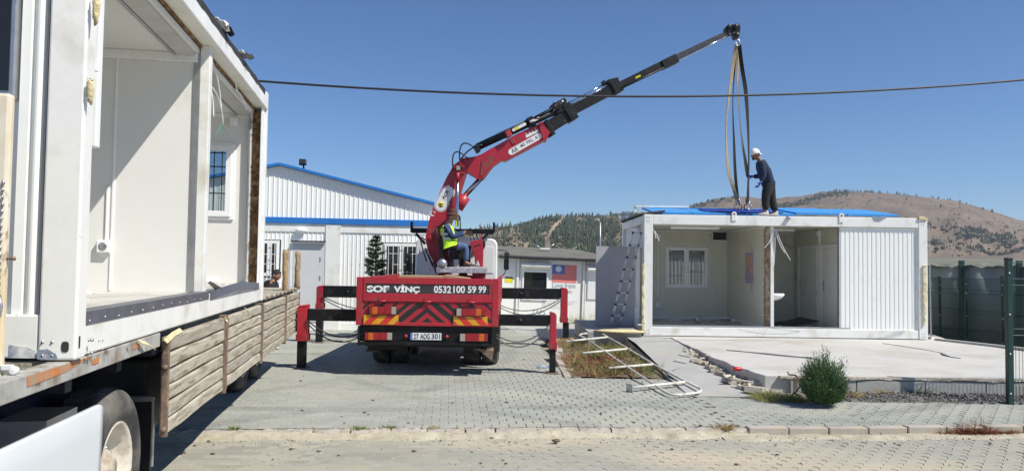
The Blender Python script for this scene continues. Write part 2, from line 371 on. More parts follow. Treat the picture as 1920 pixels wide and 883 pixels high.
def block_shape(wd, dp, zig):
    j = .0045; k = .002; e = .005
    o = [(j, k), (wd-j, k), (wd-j+zig, dp*.5), (wd-j, dp-k), (j, dp-k), (j+zig, dp*.5)]
    cx = wd/2; cy = dp/2
    inn = [(cx+(x-cx)*(1-e/wd*2), cy+(y-cy)*(1-e/dp*2)) for x, y in o]
    return o, inn
def blockmesh(wd, dp, zig, h=.03):
    o, inn = block_shape(wd, dp, zig)
    vs = [(x, y, -h) for x, y in o]+[(x, y, -.004) for x, y in o]+[(x, y, 0) for x, y in inn]
    fs = [(i, (i+1) % 6, (i+1) % 6+6, i+6) for i in range(6)]+[(i+6, (i+1) % 6+6, (i+1) % 6+12, i+12) for i in range(6)]+[tuple(range(12, 18))]
    return vs, fs
def pave(parent, P, u0, u1, v0, v1, wd, dp, zig, mat, z0, nm, limit=300):
    vs, fs = blockmesh(wd, dp, zig)
    cand = []
    nr = int((v1-v0)/dp); nu = int((u1-u0)/wd)
    for r in range(nr):
        v = v0+r*dp
        for k in range(nu):
            u = u0+k*wd+(wd/2 if r % 2 else 0)
            c = kp(u+wd/2, v+dp/2)
            if P is not None and not inside(c.x, c.y, P): continue
            if P is None and not (c.y > 2.6): continue
            cand.append((u, v, c))
    def seen(c):
        px, py = project((c.x, c.y, z0)); return 0 < px < 1920 and 0 < py < 883
    near = sorted([q for q in cand if seen(q[2])], key=lambda q: q[2].length)[:limit]
    ns = set((q[0], q[1]) for q in near)
    meshes = []
    for t in range(9):
        b = MB(); b.add(vs, fs, False, t/8.0); me = b.mesh('paver'); me.materials.append(mat); meshes.append(me)
    rot = Matrix.Rotation(KA, 4, 'Z')
    def zof(c): return z0+.012*noise.noise(Vector((c.x*.9, c.y*.9, 3)))+random.uniform(-.0022, .0022)
    for u, v, c in near:
        o = bpy.data.objects.new('paver', meshes[random.randrange(9)]); COL.objects.link(o); o.parent = parent
        o.matrix_basis = Matrix.Translation(kp(u, v, zof(c))) @ rot @ Matrix.Rotation(random.uniform(-.006, .006), 4, 'Y')
    F = MB()
    for u, v, c in cand:
        if (u, v) in ns: continue
        z = zof(c); t1 = random.uniform(-.012, .012); t2 = random.uniform(-.012, .012)
        F.add([kp(u+a, v+b_, z+q+t1*(a-wd/2)+t2*(b_-dp/2)) for a, b_, q in vs], fs)
    F.build(nm, mat, parent, kind='stuff', fix=False)
pave(yard, yardP, -13, 4, -.9, 18, .20, .155, 0, paver, 0, 'paver_field')
pave(sw, sideP, 2.4, 14, -.1, 2.6, .21, .12, .035, paver, 0, 'paver_field')
pave(road, None, -9, 14, -6, -.03, .21, .12, .035, paver2, -.075, 'paver_field')
# kerb
kerb = MB(); a, b, c, d = kp(2.75, -.09, -.11), kp(15, -.09, -.11), kp(15, .02, -.11), kp(2.75, .02, -.11)
kerb.add([a, b, c, d], [(0, 1, 2, 3)]); kerb = kerb.build('kerb', bedd, kind='structure')
u = 2.77
while u < 14:
    L = .485; k = MB(); dz = random.uniform(-.008, .006)
    k.box(.006, L-.008, 0, .13, -.1, .012+dz); o = k.build('kerb_stone', kerbm, kerb, local=True, bevel=.012)
    o.location = kp(u, -.13+random.uniform(-.006, .006)); o.rotation_euler = (0, 0, KA+random.uniform(-.012, .012)); u += L
u = -9.0
while u < 2.6:
    L = random.uniform(.3, .5); k = MB(); n = 7; vs = []
    for i in range(n+1):
        for (y, z) in ((0, -.1), (.0, -.035), (.03, -.004), (.11, -.002), (.14, -.02), (.14, -.1)):
            vs.append((.01+(L-.02)*i/n, y+random.uniform(-.012, .012), z+random.uniform(-.014, .006)))
    k.add(vs, [(i*6+j, i*6+j+1, i*6+j+7, i*6+j+6) for i in range(n) for j in range(5)]+[tuple(range(6))[::-1], tuple(n*6+j for j in range(6))])
    o = k.build('kerb_stone', kerbm, kerb, local=True, label='worn half buried kerb stone of the lowered kerb'); o.location = kp(u, -.12); o.rotation_euler = (0, 0, KA); u += L
# wind-blown sand along the kerb
def sheet(name, u0, u1, nu, v0, v1, nv, zf, mat, kind='structure', amp=.008, parent=None):
    s_ = MB(); vs = []
    for i in range(nu+1):
        for j in range(nv+1):
            u = u0+(u1-u0)*i/nu; v = v0+(v1-v0)*j/nv; p = kp(u, v+.07*noise.noise(Vector((u*1.3, 5, name == 'sand_strip')))+.03*noise.noise(Vector((u*5, 8, 0)))); vs.append((p.x, p.y, zf(u, v, i/nu, j/nv)))
    s_.add(vs, [(i*(nv+1)+j, (i+1)*(nv+1)+j, (i+1)*(nv+1)+j+1, i*(nv+1)+j+1) for i in range(nu) for j in range(nv)], True)
    return s_.build(name, mat, parent, kind=kind)
def zsand(u, v, a, b):
    n1 = noise.noise(Vector((u*1.3, v*3, 0))); n2 = noise.noise(Vector((u*6, v*9, 2)))
    base = -.082+(.062 if v > -.13 else .062*max(0, 1+(v+.13)/.16))
    edge = math.sin(PI*b)**.5
    return base+.032*n1+.018*n2-.045*(1-edge)+(0 if u < 2.4 else -.05*min(1, (u-2.4)*3))
sheet('sand_strip', -8, 3.0, 330, -.50, .12, 26, zsand, sand)
def zsand2(u, v, a, b):
    n1 = noise.noise(Vector((u*1.1, v*4, 7))); n2 = noise.noise(Vector((u*7, v*9, 2)))
    return -.076+.012*n1+.006*n2+.012*b-.03*(1-math.sin(PI*b)**.4)+.01
sheet('sand_strip', 2.4, 14, 260, -.42, -.12, 12, zsand2, sand)
# pebbles and litter on the sand
pb = MB()
for i in range(1500):
    u = random.uniform(-6, 10); v = -.28+random.gauss(0, .16)
    if random.random() < .35: v = random.uniform(-1.6, 8); u = random.uniform(-5, 6)
    r = random.uniform(.003, .011)*(1.8 if random.random() < .06 else 1); p = kp(u, v)
    pb.ell((p.x, p.y, (-.07 if v < -.1 else .002)+r*.3), (r*random.uniform(.8, 1.5), r, r*.7), 5, 3, jit=.5)
pb.build('pebbles', pebm, kind='stuff', fix=False)
# ---- slab the cabin stands on
SX0, SX1, SY0, SY1 = 3.62, 12.6, 11.08, 24.0
slab = MB(); top = []
random.seed(3)
ledge = [(3.60+.10*noise.noise(Vector((0, y*1.7, 1)))+(.0 if y > 16 else .03*noise.noise(Vector((0, y*9, 5))))+max(0, (12.6-y))*.12, y) for y in [SY0+.02+i*.12 for i in range(48)]]
ledge = [q for q in ledge if q[1] < 16.9]
pts = ledge+[(2.9, 16.95), (2.9, SY1), (12.2, SY1), (9.9, 16.6), (10.35, 14.5), (10.6, 13.6), (12.6, 13.4), (SX1, SY0)]
slab.prism([(x, y, .26) for x, y in pts], (0, 0, -.42)); slab = slab.build('concrete_slab', conc, kind='structure', bevel=.012)
# joints in the slab face: separate front blocks
u = 4.15; fw = MB()
i = 0
while u < 12.4:
    L = (.98, 1.02, .9, 1.1)[i % 4]; b = MB(); b.box(u+.006, u+L-.006, SY0-.035, SY0-.004, -.06, .215+random.uniform(-.01, .01))
    b.build('concrete_block', concg, slab, bevel=.006); u += L; i += 1
# ragged lip of the slab and cement stains
lip = MB(); vs = []; n = 150
for i in range(n+1):
    x = 4.0+8.4*i/n; dz = .018+.014*noise.noise(Vector((x*2.3, 0, 0)))+.01*noise.noise(Vector((x*9, 0, 0))); dy = .045+.03*noise.noise(Vector((x*1.7, 4, 0)))
    vs += [(x, SY0+.02, .263), (x, SY0-dy, .262), (x, SY0-dy-.003, .262-dz*2)]
lip.add(vs, [(3*i+j, 3*i+3+j, 3*i+4+j, 3*i+1+j) for i in range(n) for j in range(2)]); lip.build('slab_lip', concb, slab)
# ---- ramp
rp = MB(); ny = 30; vs = []; xs = [2.62, 2.95, 3.3, 3.75, 4.2]
def rampz(y): return .235*min(1, max(0, (y-11.0)/4.6))
for j in range(ny+1):
    y = 10.72+(17.6-10.72)*j/ny
    for i, x in enumerate(xs): vs.append((x, y, rampz(y)+.002+.008*noise.noise(Vector((x*2, y*2, 0)))))
rp.add(vs, [(j*5+i, j*5+i+1, j*5+i+6, j*5+i+5) for j in range(ny) for i in range(4)], True)
rp.prism([(2.62, 10.72, -.1), (2.62, 10.72, rampz(10.72)+.0), (2.62, 17.6, rampz(17.6)), (2.62, 17.6, -.1)], (-.03, 0, 0))
rp.build('ramp', concg, kind='structure')
lnd = MB(); lnd.prism([(-.2, 17.7, .0), (2.7, 17.62, .0), (3.4, 17.62, 0), (3.4, 24.6, 0), (1.2, 24.6, 0)], (0, 0, .2)); lnd.v = [(x, y, z-.16 if y < 18 and x < 1 else z) for x, y, z in lnd.v]
# doorstep slab on the left side of the cabin
st = MB(); st.box(1.75, 2.98, 16.9, 20.4, -.1, .35); st.build('door_step', concg, kind='structure', bevel=.01)
# broken rubble along ramp / slab edge
rb = MB()
for i in range(150):
    t = random.random()**.8; y = 15.3-(15.3-10.9)*t; x = 3.60+max(0, (12.6-y))*.12+random.gauss(-.06, .07)
    r = random.uniform(.015, .06)*(.5+t); z = rampz(y)+r*.4
    Rm = Matrix.Rotation(random.uniform(0, 6), 3, 'Z') @ Matrix.Rotation(random.uniform(-.5, .5), 3, 'X')
    rb.box(x-r*1.6, x+r*1.6, y-r, y+r, z-r*.5, z+r*.5, Rm); 
rb.build('concrete_rubble', concb, kind='stuff')
for (px, py, s1) in ((1405, 712, .13), (1385, 700, .1), (1340, 683, .085), (1418, 722, .1), (1360, 690, .07)):
    p = G(px, py, .08); c = MB(); c.ell((0, 0, 0), (s1*1.3, s1, s1*.7), 7, 4, jit=.6)
    o = c.build('broken_concrete_chunk', concb, local=True, origin=None); o.location = p; o.rotation_euler = (.2, .3, random.uniform(0, 3))
    for f in o.data.polygons: f.use_smooth = False
    tag(o, {1405: 'largest broken chunk at the front corner of the slab', 1385: 'concrete chunk just behind the largest one beside the ramp', 1340: 'broken concrete lump halfway up the edge of the ramp', 1418: 'concrete chunk closest to the dry bush at the slab corner', 1360: 'small broken concrete lump between the red can and the ramp'}[px], 'rubble', 'broken concrete chunks along the ramp')
# gravel strip in front of slab
def zgr(u, v, a, b): return .005+.035*b+.02*noise.noise(Vector((u*3, v*5, 1)))+.012*noise.noise(Vector((u*11, v*11, 1)))
gs = MB(); vs = []; nu, nv = 220, 12
for i in range(nu+1):
    for j in range(nv+1):
        x = 4.2+9*i/nu; y0 = 10.40+.03*(x-4.2)*.3+.05*noise.noise(Vector((x*1.5, 0, 3))); y = y0+(11.12-y0)*j/nv; vs.append((x, y, zgr(x, y, i/nu, j/nv)-.03*(j == 0)))
gs.add(vs, [(i*(nv+1)+j, (i+1)*(nv+1)+j, (i+1)*(nv+1)+j+1, i*(nv+1)+j+1) for i in range(nu) for j in range(nv)], True)
gs.build('gravel_strip', gravel, kind='structure')
gp = MB()
for i in range(1600):
    x = random.uniform(4.3, 11); y = random.uniform(10.42, 11.02); r = random.uniform(.006, .02)
    gp.ell((x, y, .02+.035*(y-10.4)/.7+r*.3), (r*1.3, r, r*.7), 5, 3, jit=.6)
gp.build('gravel', gravel, kind='stuff', fix=False)
# hole by the shrub, drawn as a low mound of darker soil
ho = MB(); hc = G(1492, 748); 
for k in range(1): ho.lathe((hc.x, hc.y, .012), Z, [(0, .24), (.012, .2), (.004, .13), (-.02, .02)], 16)
ho.v = [(hc.x+(x-hc.x)*(1+.25*noise.noise(Vector((x*9, y*9, 0)))), hc.y+(y-hc.y)*.8, z) for x, y, z in ho.v]
ho.build('soil_mound', M('dark_soil', (.05, .035, .025), .95, 0, .3, 9, .6), kind='stuff')
# planting bed
bd = MB(); vs = []; nu, nv = 30, 60
for i in range(nu+1):
    for j in range(nv+1):
        x = 1.02+1.6*i/nu; y = 12.3+5.4*j/nv; vs.append((x, y, .0+.03*noise.noise(Vector((x*3, y*3, 0)))+.02))
bd.add(vs, [(i*(nv+1)+j, (i+1)*(nv+1)+j, (i+1)*(nv+1)+j+1, i*(nv+1)+j+1) for i in range(nu) for j in range(nv)], True)
bd.build('planting_bed', soil, kind='structure')
bk = MB(); bk.add([(.86, 12.2, -.02), (1.06, 12.2, -.02), (1.06, 17.6, -.02), (.86, 17.6, -.02)], [(0, 1, 2, 3)]); bk = bk.build('bed_kerb', bedd, kind='structure')
y = 12.25
for L, dz, dx, ra in ((.62, .0, 0, 0), (.62, -.01, .0, .02), (.62, .04, -.02, .03), (.6, .13, -.05, .12), (.62, .12, .02, -.06), (.6, .10, .0, .0), (.6, .1, 0, 0), (.6, .1, 0, 0)):
    k = MB(); k.box(-.06, .06, .01, L-.01, -.14, .03); o = k.build('kerb_stone', kerbm, bk, local=True, bevel=.01); o.location = (.95+dx, y, dz); o.rotation_euler = (0, ra*.3, ra); y += L
y = 12.2
for L in (.6, .62, .6):
    k = MB(); k.box(-.06, .06, .01, L-.01, -.1, .012); o = k.build('kerb_stone', kerbm, bk, local=True, bevel=.01); o.location = (1.12, y, 0); o.rotation_euler = (0, 0, .12); y += L
# joints filled with sand: just below the paver tops, shallower to the left where they are full
def fill(name, parent, P, x0, x1, y0, y1, zb_, fn, mat):
    s_ = MB(); nx, ny = int((x1-x0)/.12), int((y1-y0)/.12); vs = []; ok = []
    for i in range(nx+1):
        for j in range(ny+1):
            x = x0+(x1-x0)*i/nx; y = y0+(y1-y0)*j/ny; vs.append((x, y, zb_+.012*noise.noise(Vector((x*.9, y*.9, 3)))+fn(x, y))); ok.append(P is None or inside(x, y, P))
    fs = [(i*(ny+1)+j, (i+1)*(ny+1)+j, (i+1)*(ny+1)+j+1, i*(ny+1)+j+1) for i in range(nx) for j in range(ny)]
    s_.add(vs, [f for f in fs if all(ok[k] for k in f)], True); return s_.build(name, mat, parent, kind='structure' if parent is None else None, fix=False)
fill('joint_fill', yard, yardP, -8, 2.6, 7.6, 22, 0, lambda x, y: -.0062-.0011*max(0, x+4)+.0022*noise.noise(Vector((x*.7, y*1.5, 9))), sand)
fill('joint_fill', sw, sideP, 2.4, 13, 8.6, 11, 0, lambda x, y: -.010, bedd)
fill('sand_cover', road, None, -8, 13, 2.6, 9.2, -.075, lambda x, y: (-.014 if y > 8.45+.085*x else 0)-.0072+.0072*max(0, min(1, (2.2-x)/3.2))+.0035*noise.noise(Vector((x*1.1, y*2.6, 19)))+.0014*noise.noise(Vector((x*4.1, y*7.6, 9))), M('road_dust', (.39, .37, .29), .95, 0, .1, 1.2, .3, 60, (.29, .285, .24), .5, .6, world=True, st=(.45, 1.5, 1), tracks=True))
# ================================================================== HILLS
def interp(tab, x):
    if x <= tab[0][0]: return tab[0][1]
    for (a, b), (c, d) in zip(tab, tab[1:]):
        if x <= c: return b+(d-b)*(x-a)/(c-a)
    return tab[-1][1]
RID_A = [(-900, 445), (300, 440), (850, 432), (900, 428), (945, 426), (985, 421), (1010, 413), (1040, 409), (1080, 407), (1110, 405), (1160, 404), (1205, 401), (1260, 404), (1330, 425), (1450, 470), (1600, 490), (2600, 492)]
RID_B = [(-900, 470), (1000, 450), (1150, 420), (1250, 396), (1290, 387), (1320, 379), (1352, 371), (1390, 368), (1425, 372), (1460, 371), (1500, 368), (1540, 360), (1565, 358), (1600, 360), (1640, 361), (1700, 365), (1750, 371), (1800, 378), (1850, 392), (1900, 408), (1960, 432), (2100, 470), (2600, 490)]
def hill(name, RID, D0, D1, mat, seed, amp, drop, lowz=-.16):
    def zf(px, t):
        D = D0+(D1-D0)*t; ry = interp(RID, px)
        zr = on(px, ry, D1).z
        if t <= 1:
            k = t**1.25; z = lowz+(zr-lowz)*k
            n = noise.fractal(Vector((px*.011+seed, t*3.2, seed)), .8, 2.1, 6)
            z += amp*n*math.sin(PI*min(1, t))*min(1, t*3)
            z += amp*.12*noise.noise(Vector((px*.06, t*24, seed)))*(t > .02)
        else: z = zr-(t-1)*drop
        return z, D
    nx, nt = 320, 90; b = MB(); vs = []
    for i in range(nx+1):
        px = -900+3500*i/nx
        for j in range(nt+1):
            t = 1.4*j/nt; z, D = zf(px, t); p = on(px, 500, D); vs.append((p.x, D, z))
    b.add(vs, [(i*(nt+1)+j, (i+1)*(nt+1)+j, (i+1)*(nt+1)+j+1, i*(nt+1)+j+1) for i in range(nx) for j in range(nt)], True)
    return b.build(name, mat, kind='structure'), zf
hb, zB = hill('hill', RID_B, 420, 950, hil2, 5.3, 9, 60)
ha, zA = hill('hill', RID_A, 200, 560, hil1, 2.1, 5, 40)
tab = [(1, 1, 0), (.7, .8, .35), (.35, .9, .62), (.02, 0, 1.0)]
def htree(b, p, h, conif=True):
    a = random.random(); n = 5
    if conif:
        r = h*random.uniform(.2, .34)
        for t in range(3):
            z0 = h*(.08+.27*t); z1 = h*(.55+.25*t) if t < 2 else h; rr = r*(1-.28*t); o = random.uniform(0, 1)
            vs = [p+Vector((rr*random.uniform(.65, 1.25)*math.cos(2*PI*k/n+o), rr*random.uniform(.65, 1.25)*math.sin(2*PI*k/n+o), z0+random.uniform(-.05, .05)*h)) for k in range(n)]
            b.add(vs+[p+Vector((random.uniform(-.05, .05)*h, 0, z1))], [(k, (k+1) % n, n) for k in range(n)], False, a)
    else:
        for _ in range(2):
            q = p+Vector((random.uniform(-.3, .3)*h, 0, h*random.uniform(.2, .45))); b.ell(q, (h*random.uniform(.25, .45), h*.4, h*random.uniform(.25, .42)), 5, 3, jit=1.1); b.at[-15:] = [a]*15; b.sm[-15:] = [False]*15
ta = MB(); tsc = MB()
random.seed(11)
def track(px, t): return abs(px-(1052-40*(1-t)+6*math.sin(t*9)))
cnt = 0
for i in range(60000):
    if cnt > 4300: break
    px = random.uniform(850, 1320); t = random.uniform(.25, 1.06)
    z, D = zA(px, t)
    nn = noise.noise(Vector((px*.02, t*5, 4)))
    dens = .75 if px > 985-30*(t-.5) else .07
    if px > 1120: dens = .5
    dens *= (1.0 if nn > -.12 else .16)
    if t > .96: dens *= .55
    if track(px, t) < 9-5*t: continue
    if random.random() > dens*.8: continue
    p = on(px, 500, D); p = Vector((p.x, D, z-.2)); htree(ta, p, random.uniform(1.4, 3.6)*(1.25 if random.random() < .08 else 1)); cnt += 1
for i in range(2600):
    px = random.uniform(820, 1320); t = random.uniform(.1, 1.0)
    if track(px, t) < 9-5*t: continue
    z, D = zA(px, t); p = on(px, 500, D); htree(tsc, Vector((p.x, D, z-.1)), random.uniform(.7, 1.9), False)
for i in range(70):   # ridge line left
    px = random.uniform(880, 1200); z, D = zA(px, .99); p = on(px, 500, D); htree(ta, Vector((p.x, D, z-.3)), random.uniform(2.4, 5))
ta.build('hillside_pines', pine, kind='stuff', fix=False); tsc.build('hillside_scrub', scrub, kind='stuff', fix=False)
tk = MB(); vs = []
for j in range(41):
    t = .2+.78*j/40; c = 1052-40*(1-t)+6*math.sin(t*9)
    for s_ in (-1, 1):
        px = c+s_*(6.5-4.5*t); z, D = zA(px, t); p = on(px, 500, D); vs.append((p.x, D, z+1.0))
tk.add(vs, [(2*j, 2*j+1, 2*j+3, 2*j+2) for j in range(40)]); tk.build('dirt_track', trackm, kind='structure')
tb = MB(); sb = MB()
def putB(px, t, h, con=True):
    z, D = zB(px, t); p = on(px, 500, D); htree(tb if con else sb, Vector((p.x, D, z-.4)), h, con)
for i in range(330):      # dark band left shoulder
    px = random.uniform(1440, 1590); t = 1-abs(random.gauss(.10, .05))-(.0 if px > 1540 else .02)
    yy = (px-1440)/150
    t = .80+.15*yy+random.gauss(0, .022); putB(px, min(t, 1), random.uniform(2, 4.5), random.random() < .5)
for i in range(110): px = random.uniform(1290, 1380); putB(px, .95+random.gauss(0, .03), random.uniform(2, 4.5), random.random() < .5)
for i in range(75): px = random.choice([random.uniform(1568, 1655), random.uniform(1560, 1830)]); putB(px, .995, random.uniform(2, 5))
for i in range(170): px = random.gauss(1835, 40); putB(px, .50+random.gauss(0, .028)+(1835-px)*.0004, random.uniform(3, 6.5), random.random() < .5)
for i in range(200): px = random.uniform(1735, 1960); putB(px, .34+random.gauss(0, .05), random.uniform(2, 4.5), random.random() < .5)
for px, t in ((1852, .72), (1888, .70), (1765, .86), (1845, .97), (1862, .965), (1800, .985), (1700, .9), (1745, .6), (1905, .62)):
    for k in range(2): putB(px+random.uniform(-2, 2), t, random.uniform(3, 5))
for i in range(1300):
    px = random.uniform(1250, 1990); t = random.uniform(.25, 1); putB(px, t, random.uniform(.8, 2.0), False)
tb.build('hillside_pines', pine, kind='stuff', fix=False); sb.build('hillside_scrub', scrub, kind='stuff', fix=False)
# ================================================================== CABIN CONTAINER ON THE SLAB
def corrug(b, x0, x1, z0, z1, y, pitch, dep, dr, flat=.55, xd=X, yd=Y_, org=Vector((0, 0, 0))):
    """vertical ribs along xd, ribs stand out by dep towards -yd"""
    n = max(1, round((x1-x0)/pitch)); p = (x1-x0)/n; prof = []
    for i in range(n):
        a = x0+i*p
        prof += [(a, 0), (a+p*flat, 0), (a+p*(flat+.08), dep*dr), (a+p*.92, dep*dr)]
    prof.append((x1, 0)); vs = []
    for u, d in prof:
        q = org+xd*u+yd*(y-d); vs += [q+Z*z0, q+Z*z1]
    b.add(vs, [(2*i, 2*i+2, 2*i+3, 2*i+1) for i in range(len(prof)-1)])
def window(parent, x0, x1, z0, z1, y, th=.07, fr=.055, leaves=((0, 1),), gl=None, mat=None, handle=None, label=None, bars=None, xd=X, yd=Y_, org=Vector((0, 0, 0))):
    mat = mat or upvc; gl = gl or glass
    def bx(b, a, c, y0, y1, e, f):
        vs = [org+xd*x+yd*yy+Z*z for z in (e, f) for yy in (y0, y1) for x in (a, c)]
        b.add(vs, [(0, 2, 3, 1), (4, 5, 7, 6), (0, 1, 5, 4), (2, 6, 7, 3), (0, 4, 6, 2), (1, 3, 7, 5)])
    b = MB(); bx(b, x0, x1, y, y+th, z0, z0+fr); bx(b, x0, x1, y, y+th, z1-fr, z1); bx(b, x0, x0+fr, y, y+th, z0+fr, z1-fr); bx(b, x1-fr, x1, y, y+th, z0+fr, z1-fr)
    w_ = b.build('window', mat, parent, bevel=.006, label=label)
    W_ = x1-x0
    for a, c in leaves:
        xa = x0+fr*.5+(W_-fr)*a; xb = x0+fr*.5+(W_-fr)*c; f2 = fr*1.0
        s_ = MB(); bx(s_, xa, xb, y-.018, y+.03, z0+fr*.55, z0+fr*.55+f2); bx(s_, xa, xb, y-.018, y+.03, z1-fr*.55-f2, z1-fr*.55)
        bx(s_, xa, xa+f2, y-.018, y+.03, z0+fr*.55+f2, z1-fr*.55-f2); bx(s_, xb-f2, xb, y-.018, y+.03, z0+fr*.55+f2, z1-fr*.55-f2)
        o = s_.build('sash', mat, w_, bevel=.005)
        p_ = MB(); bx(p_, xa+f2-.004, xb-f2+.004, y+.0, y+.008, z0+fr*.5+f2, z1-fr*.5-f2); p_.build('pane', gl, w_)
    if bars:
        b = MB(); bw = .008 if bars[3] is white else .0045
        for u in bars[0]: bx(b, x0+W_*u-bw, x0+W_*u+bw, y+bars[2], y+bars[2]+.014, z0-.02, z1+.02)
        for k, (u0, u1, v) in enumerate(bars[1]):
            z = z0+(z1-z0)*v; bx(b, x0+W_*u0, x0+W_*u1, y+bars[2]+.002, y+bars[2]+.012, z-.007, z+.007)
        b.build('window_grille', bars[3], w_)
    if handle:
        b = MB(); hx = x0+W_*handle; hz = (z0+z1)/2
        bx(b, hx-.012, hx+.012, y-.03, y-.018, hz-.04, hz+.04); bx(b, hx-.01, hx+.1, y-.05, y-.036, hz-.008, hz+.012); bx(b, hx-.01, hx+.01, y-.05, y-.028, hz-.008, hz+.01)
        b.build('handle', mat, w_, bevel=.003)
    return w_
def bolts(parent, pts, r, mat=steel, nd=Vector((0, -1, 0)), name='bolt'):
    for p in pts:
        b = MB(); b.lathe(p, nd, [(-.002, r), (r*.5, r), (r*.55, r*.6), (r, r*.55), (r, .0001)], 6); b.build(name, mat, parent)
CF = 16.95; cx0, cx1 = 3.02, 9.50; cz0, cz1 = .275, 3.03; CB = 20.35
cab = thing('site_cabin', 'white open-fronted portable cabin on the pale concrete slab with a worker on its roof', 'cabin', (cx0, CF, .26), group=None)
def B(nm, mat, *a, bevel=.006, label=None, par=None):
    b = MB(); b.box(*a); return b.build(nm, mat, par or cab, bevel=bevel, label=label)
B('bottom_rail', white, cx0+.2, cx1-.2, CF, CF+.12, cz0, cz0+.20, bevel=.012)
B('bottom_rail', white, cx0+.01, cx0+.16, CF+.2, CB, cz0, cz0+.18)
B('bottom_rail', white, cx1-.16, cx1-.01, CF+.2, CB, cz0, cz0+.18)
B('bottom_rail', white, cx0+.16, cx1-.16, CB-.1, CB, cz0, cz0+.18)
B('top_rail', white, cx0+.2, cx1-.2, CF-.01, CF+.12, cz1-.225, cz1, bevel=.012)
B('top_rail', white, cx0+.0, cx0+.16, CF+.2, CB, cz1-.2, cz1-.012)
B('top_rail', white, cx1-.16, cx1, CF+.2, CB, cz1-.2, cz1-.012)
B('top_rail', white, cx0+.16, cx1-.16, CB-.1, CB, cz1-.2, cz1-.012)
for x0, x1 in ((cx0, cx0+.2), (cx1-.2, cx1)):
    p_ = B('corner_post', white, x0, x1, CF-.016, CF+.2, cz0+.0, cz1+.004, bevel=.01)
    for zz in (cz1-.14, cz1-.06, cz0+.06, cz0+.13): bolts(p_, [(x0+.07, CF-.016, zz), (x0+.12, CF-.016, zz)], .012)
for x0, x1 in ((cx0, cx0+.16), (cx1-.16, cx1)): B('corner_post', white, x0+.002, x1, CB-.16, CB+.002, cz0, cz1)
# grey flashing strip on the sill, floor
B('floor', conc, cx0+.17, cx1-.17, CF+.13, CB-.1, cz0+.03, cz0+.15)
b = MB(); b.box(cx0+.21, cx1-1.75, CF+.015, CF+.16, cz0+.201, cz0+.235); b.box(cx0+.21, cx1-1.75, CF+.16, CF+.22, cz0+.15, cz0+.20); b.build('sill_flashing', steel, cab, bevel=.004)
for i in range(26):
    pass
WX0, WX1 = on(1247, 500, CB-.16).x, on(1327, 500, CB-.16).x; WZ0, WZ1 = on(1286, 540, CB-.16).z, on(1286, 463, CB-.16).z
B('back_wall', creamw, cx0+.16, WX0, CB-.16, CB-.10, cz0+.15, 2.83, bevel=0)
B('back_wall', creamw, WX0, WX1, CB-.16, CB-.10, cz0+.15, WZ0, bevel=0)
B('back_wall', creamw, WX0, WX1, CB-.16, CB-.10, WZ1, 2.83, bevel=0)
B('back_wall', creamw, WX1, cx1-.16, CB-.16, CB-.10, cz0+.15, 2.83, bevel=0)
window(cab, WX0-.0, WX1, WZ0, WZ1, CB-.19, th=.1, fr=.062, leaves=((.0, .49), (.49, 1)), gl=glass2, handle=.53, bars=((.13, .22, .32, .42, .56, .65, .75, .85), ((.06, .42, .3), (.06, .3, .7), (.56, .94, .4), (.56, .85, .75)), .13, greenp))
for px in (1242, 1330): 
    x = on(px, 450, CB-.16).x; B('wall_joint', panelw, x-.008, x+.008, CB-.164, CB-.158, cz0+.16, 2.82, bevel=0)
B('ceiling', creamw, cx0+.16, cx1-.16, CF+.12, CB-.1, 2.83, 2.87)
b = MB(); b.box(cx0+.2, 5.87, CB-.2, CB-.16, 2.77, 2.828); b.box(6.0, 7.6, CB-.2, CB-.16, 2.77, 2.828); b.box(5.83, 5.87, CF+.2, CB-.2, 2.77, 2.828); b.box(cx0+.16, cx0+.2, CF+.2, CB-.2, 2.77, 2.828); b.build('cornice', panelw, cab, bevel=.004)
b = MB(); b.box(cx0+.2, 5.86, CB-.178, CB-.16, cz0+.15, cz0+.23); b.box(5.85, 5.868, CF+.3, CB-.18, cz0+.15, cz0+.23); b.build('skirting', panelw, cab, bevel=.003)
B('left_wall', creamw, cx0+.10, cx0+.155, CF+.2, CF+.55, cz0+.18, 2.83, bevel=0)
B('left_wall', creamw, cx0+.10, cx0+.155, CF+1.5, CB-.16, cz0+.18, 2.83, bevel=0)
B('left_wall', creamw, cx0+.10, cx0+.155, CF+.55, CF+1.5, 2.28, 2.83, bevel=0)
b = MB(); corrug(b, CF+1.55, CB-.17, cz0+.19, cz1-.21, cx0+.095, .1, .012, 1, xd=Y_, yd=X); corrug(b, CF+.21, CF+.5, cz0+.19, cz1-.21, cx0+.095, .1, .012, 1, xd=Y_, yd=X); corrug(b, CF+.5, CF+1.55, 2.30, cz1-.21, cx0+.095, .1, .012, 1, xd=Y_, yd=X)
b.build('side_cladding', cladw, cab, fix=False)
b = MB(); b.box(cx0+.06, cx0+.17, CF+.50, CF+.56, cz0+.18, 2.34); b.box(cx0+.06, cx0+.17, CF+1.49, CF+1.55, cz0+.18, 2.34); b.box(cx0+.062, cx0+.168, CF+.56, CF+1.49, 2.28, 2.338); b.build('door_frame', white, cab, bevel=.004)
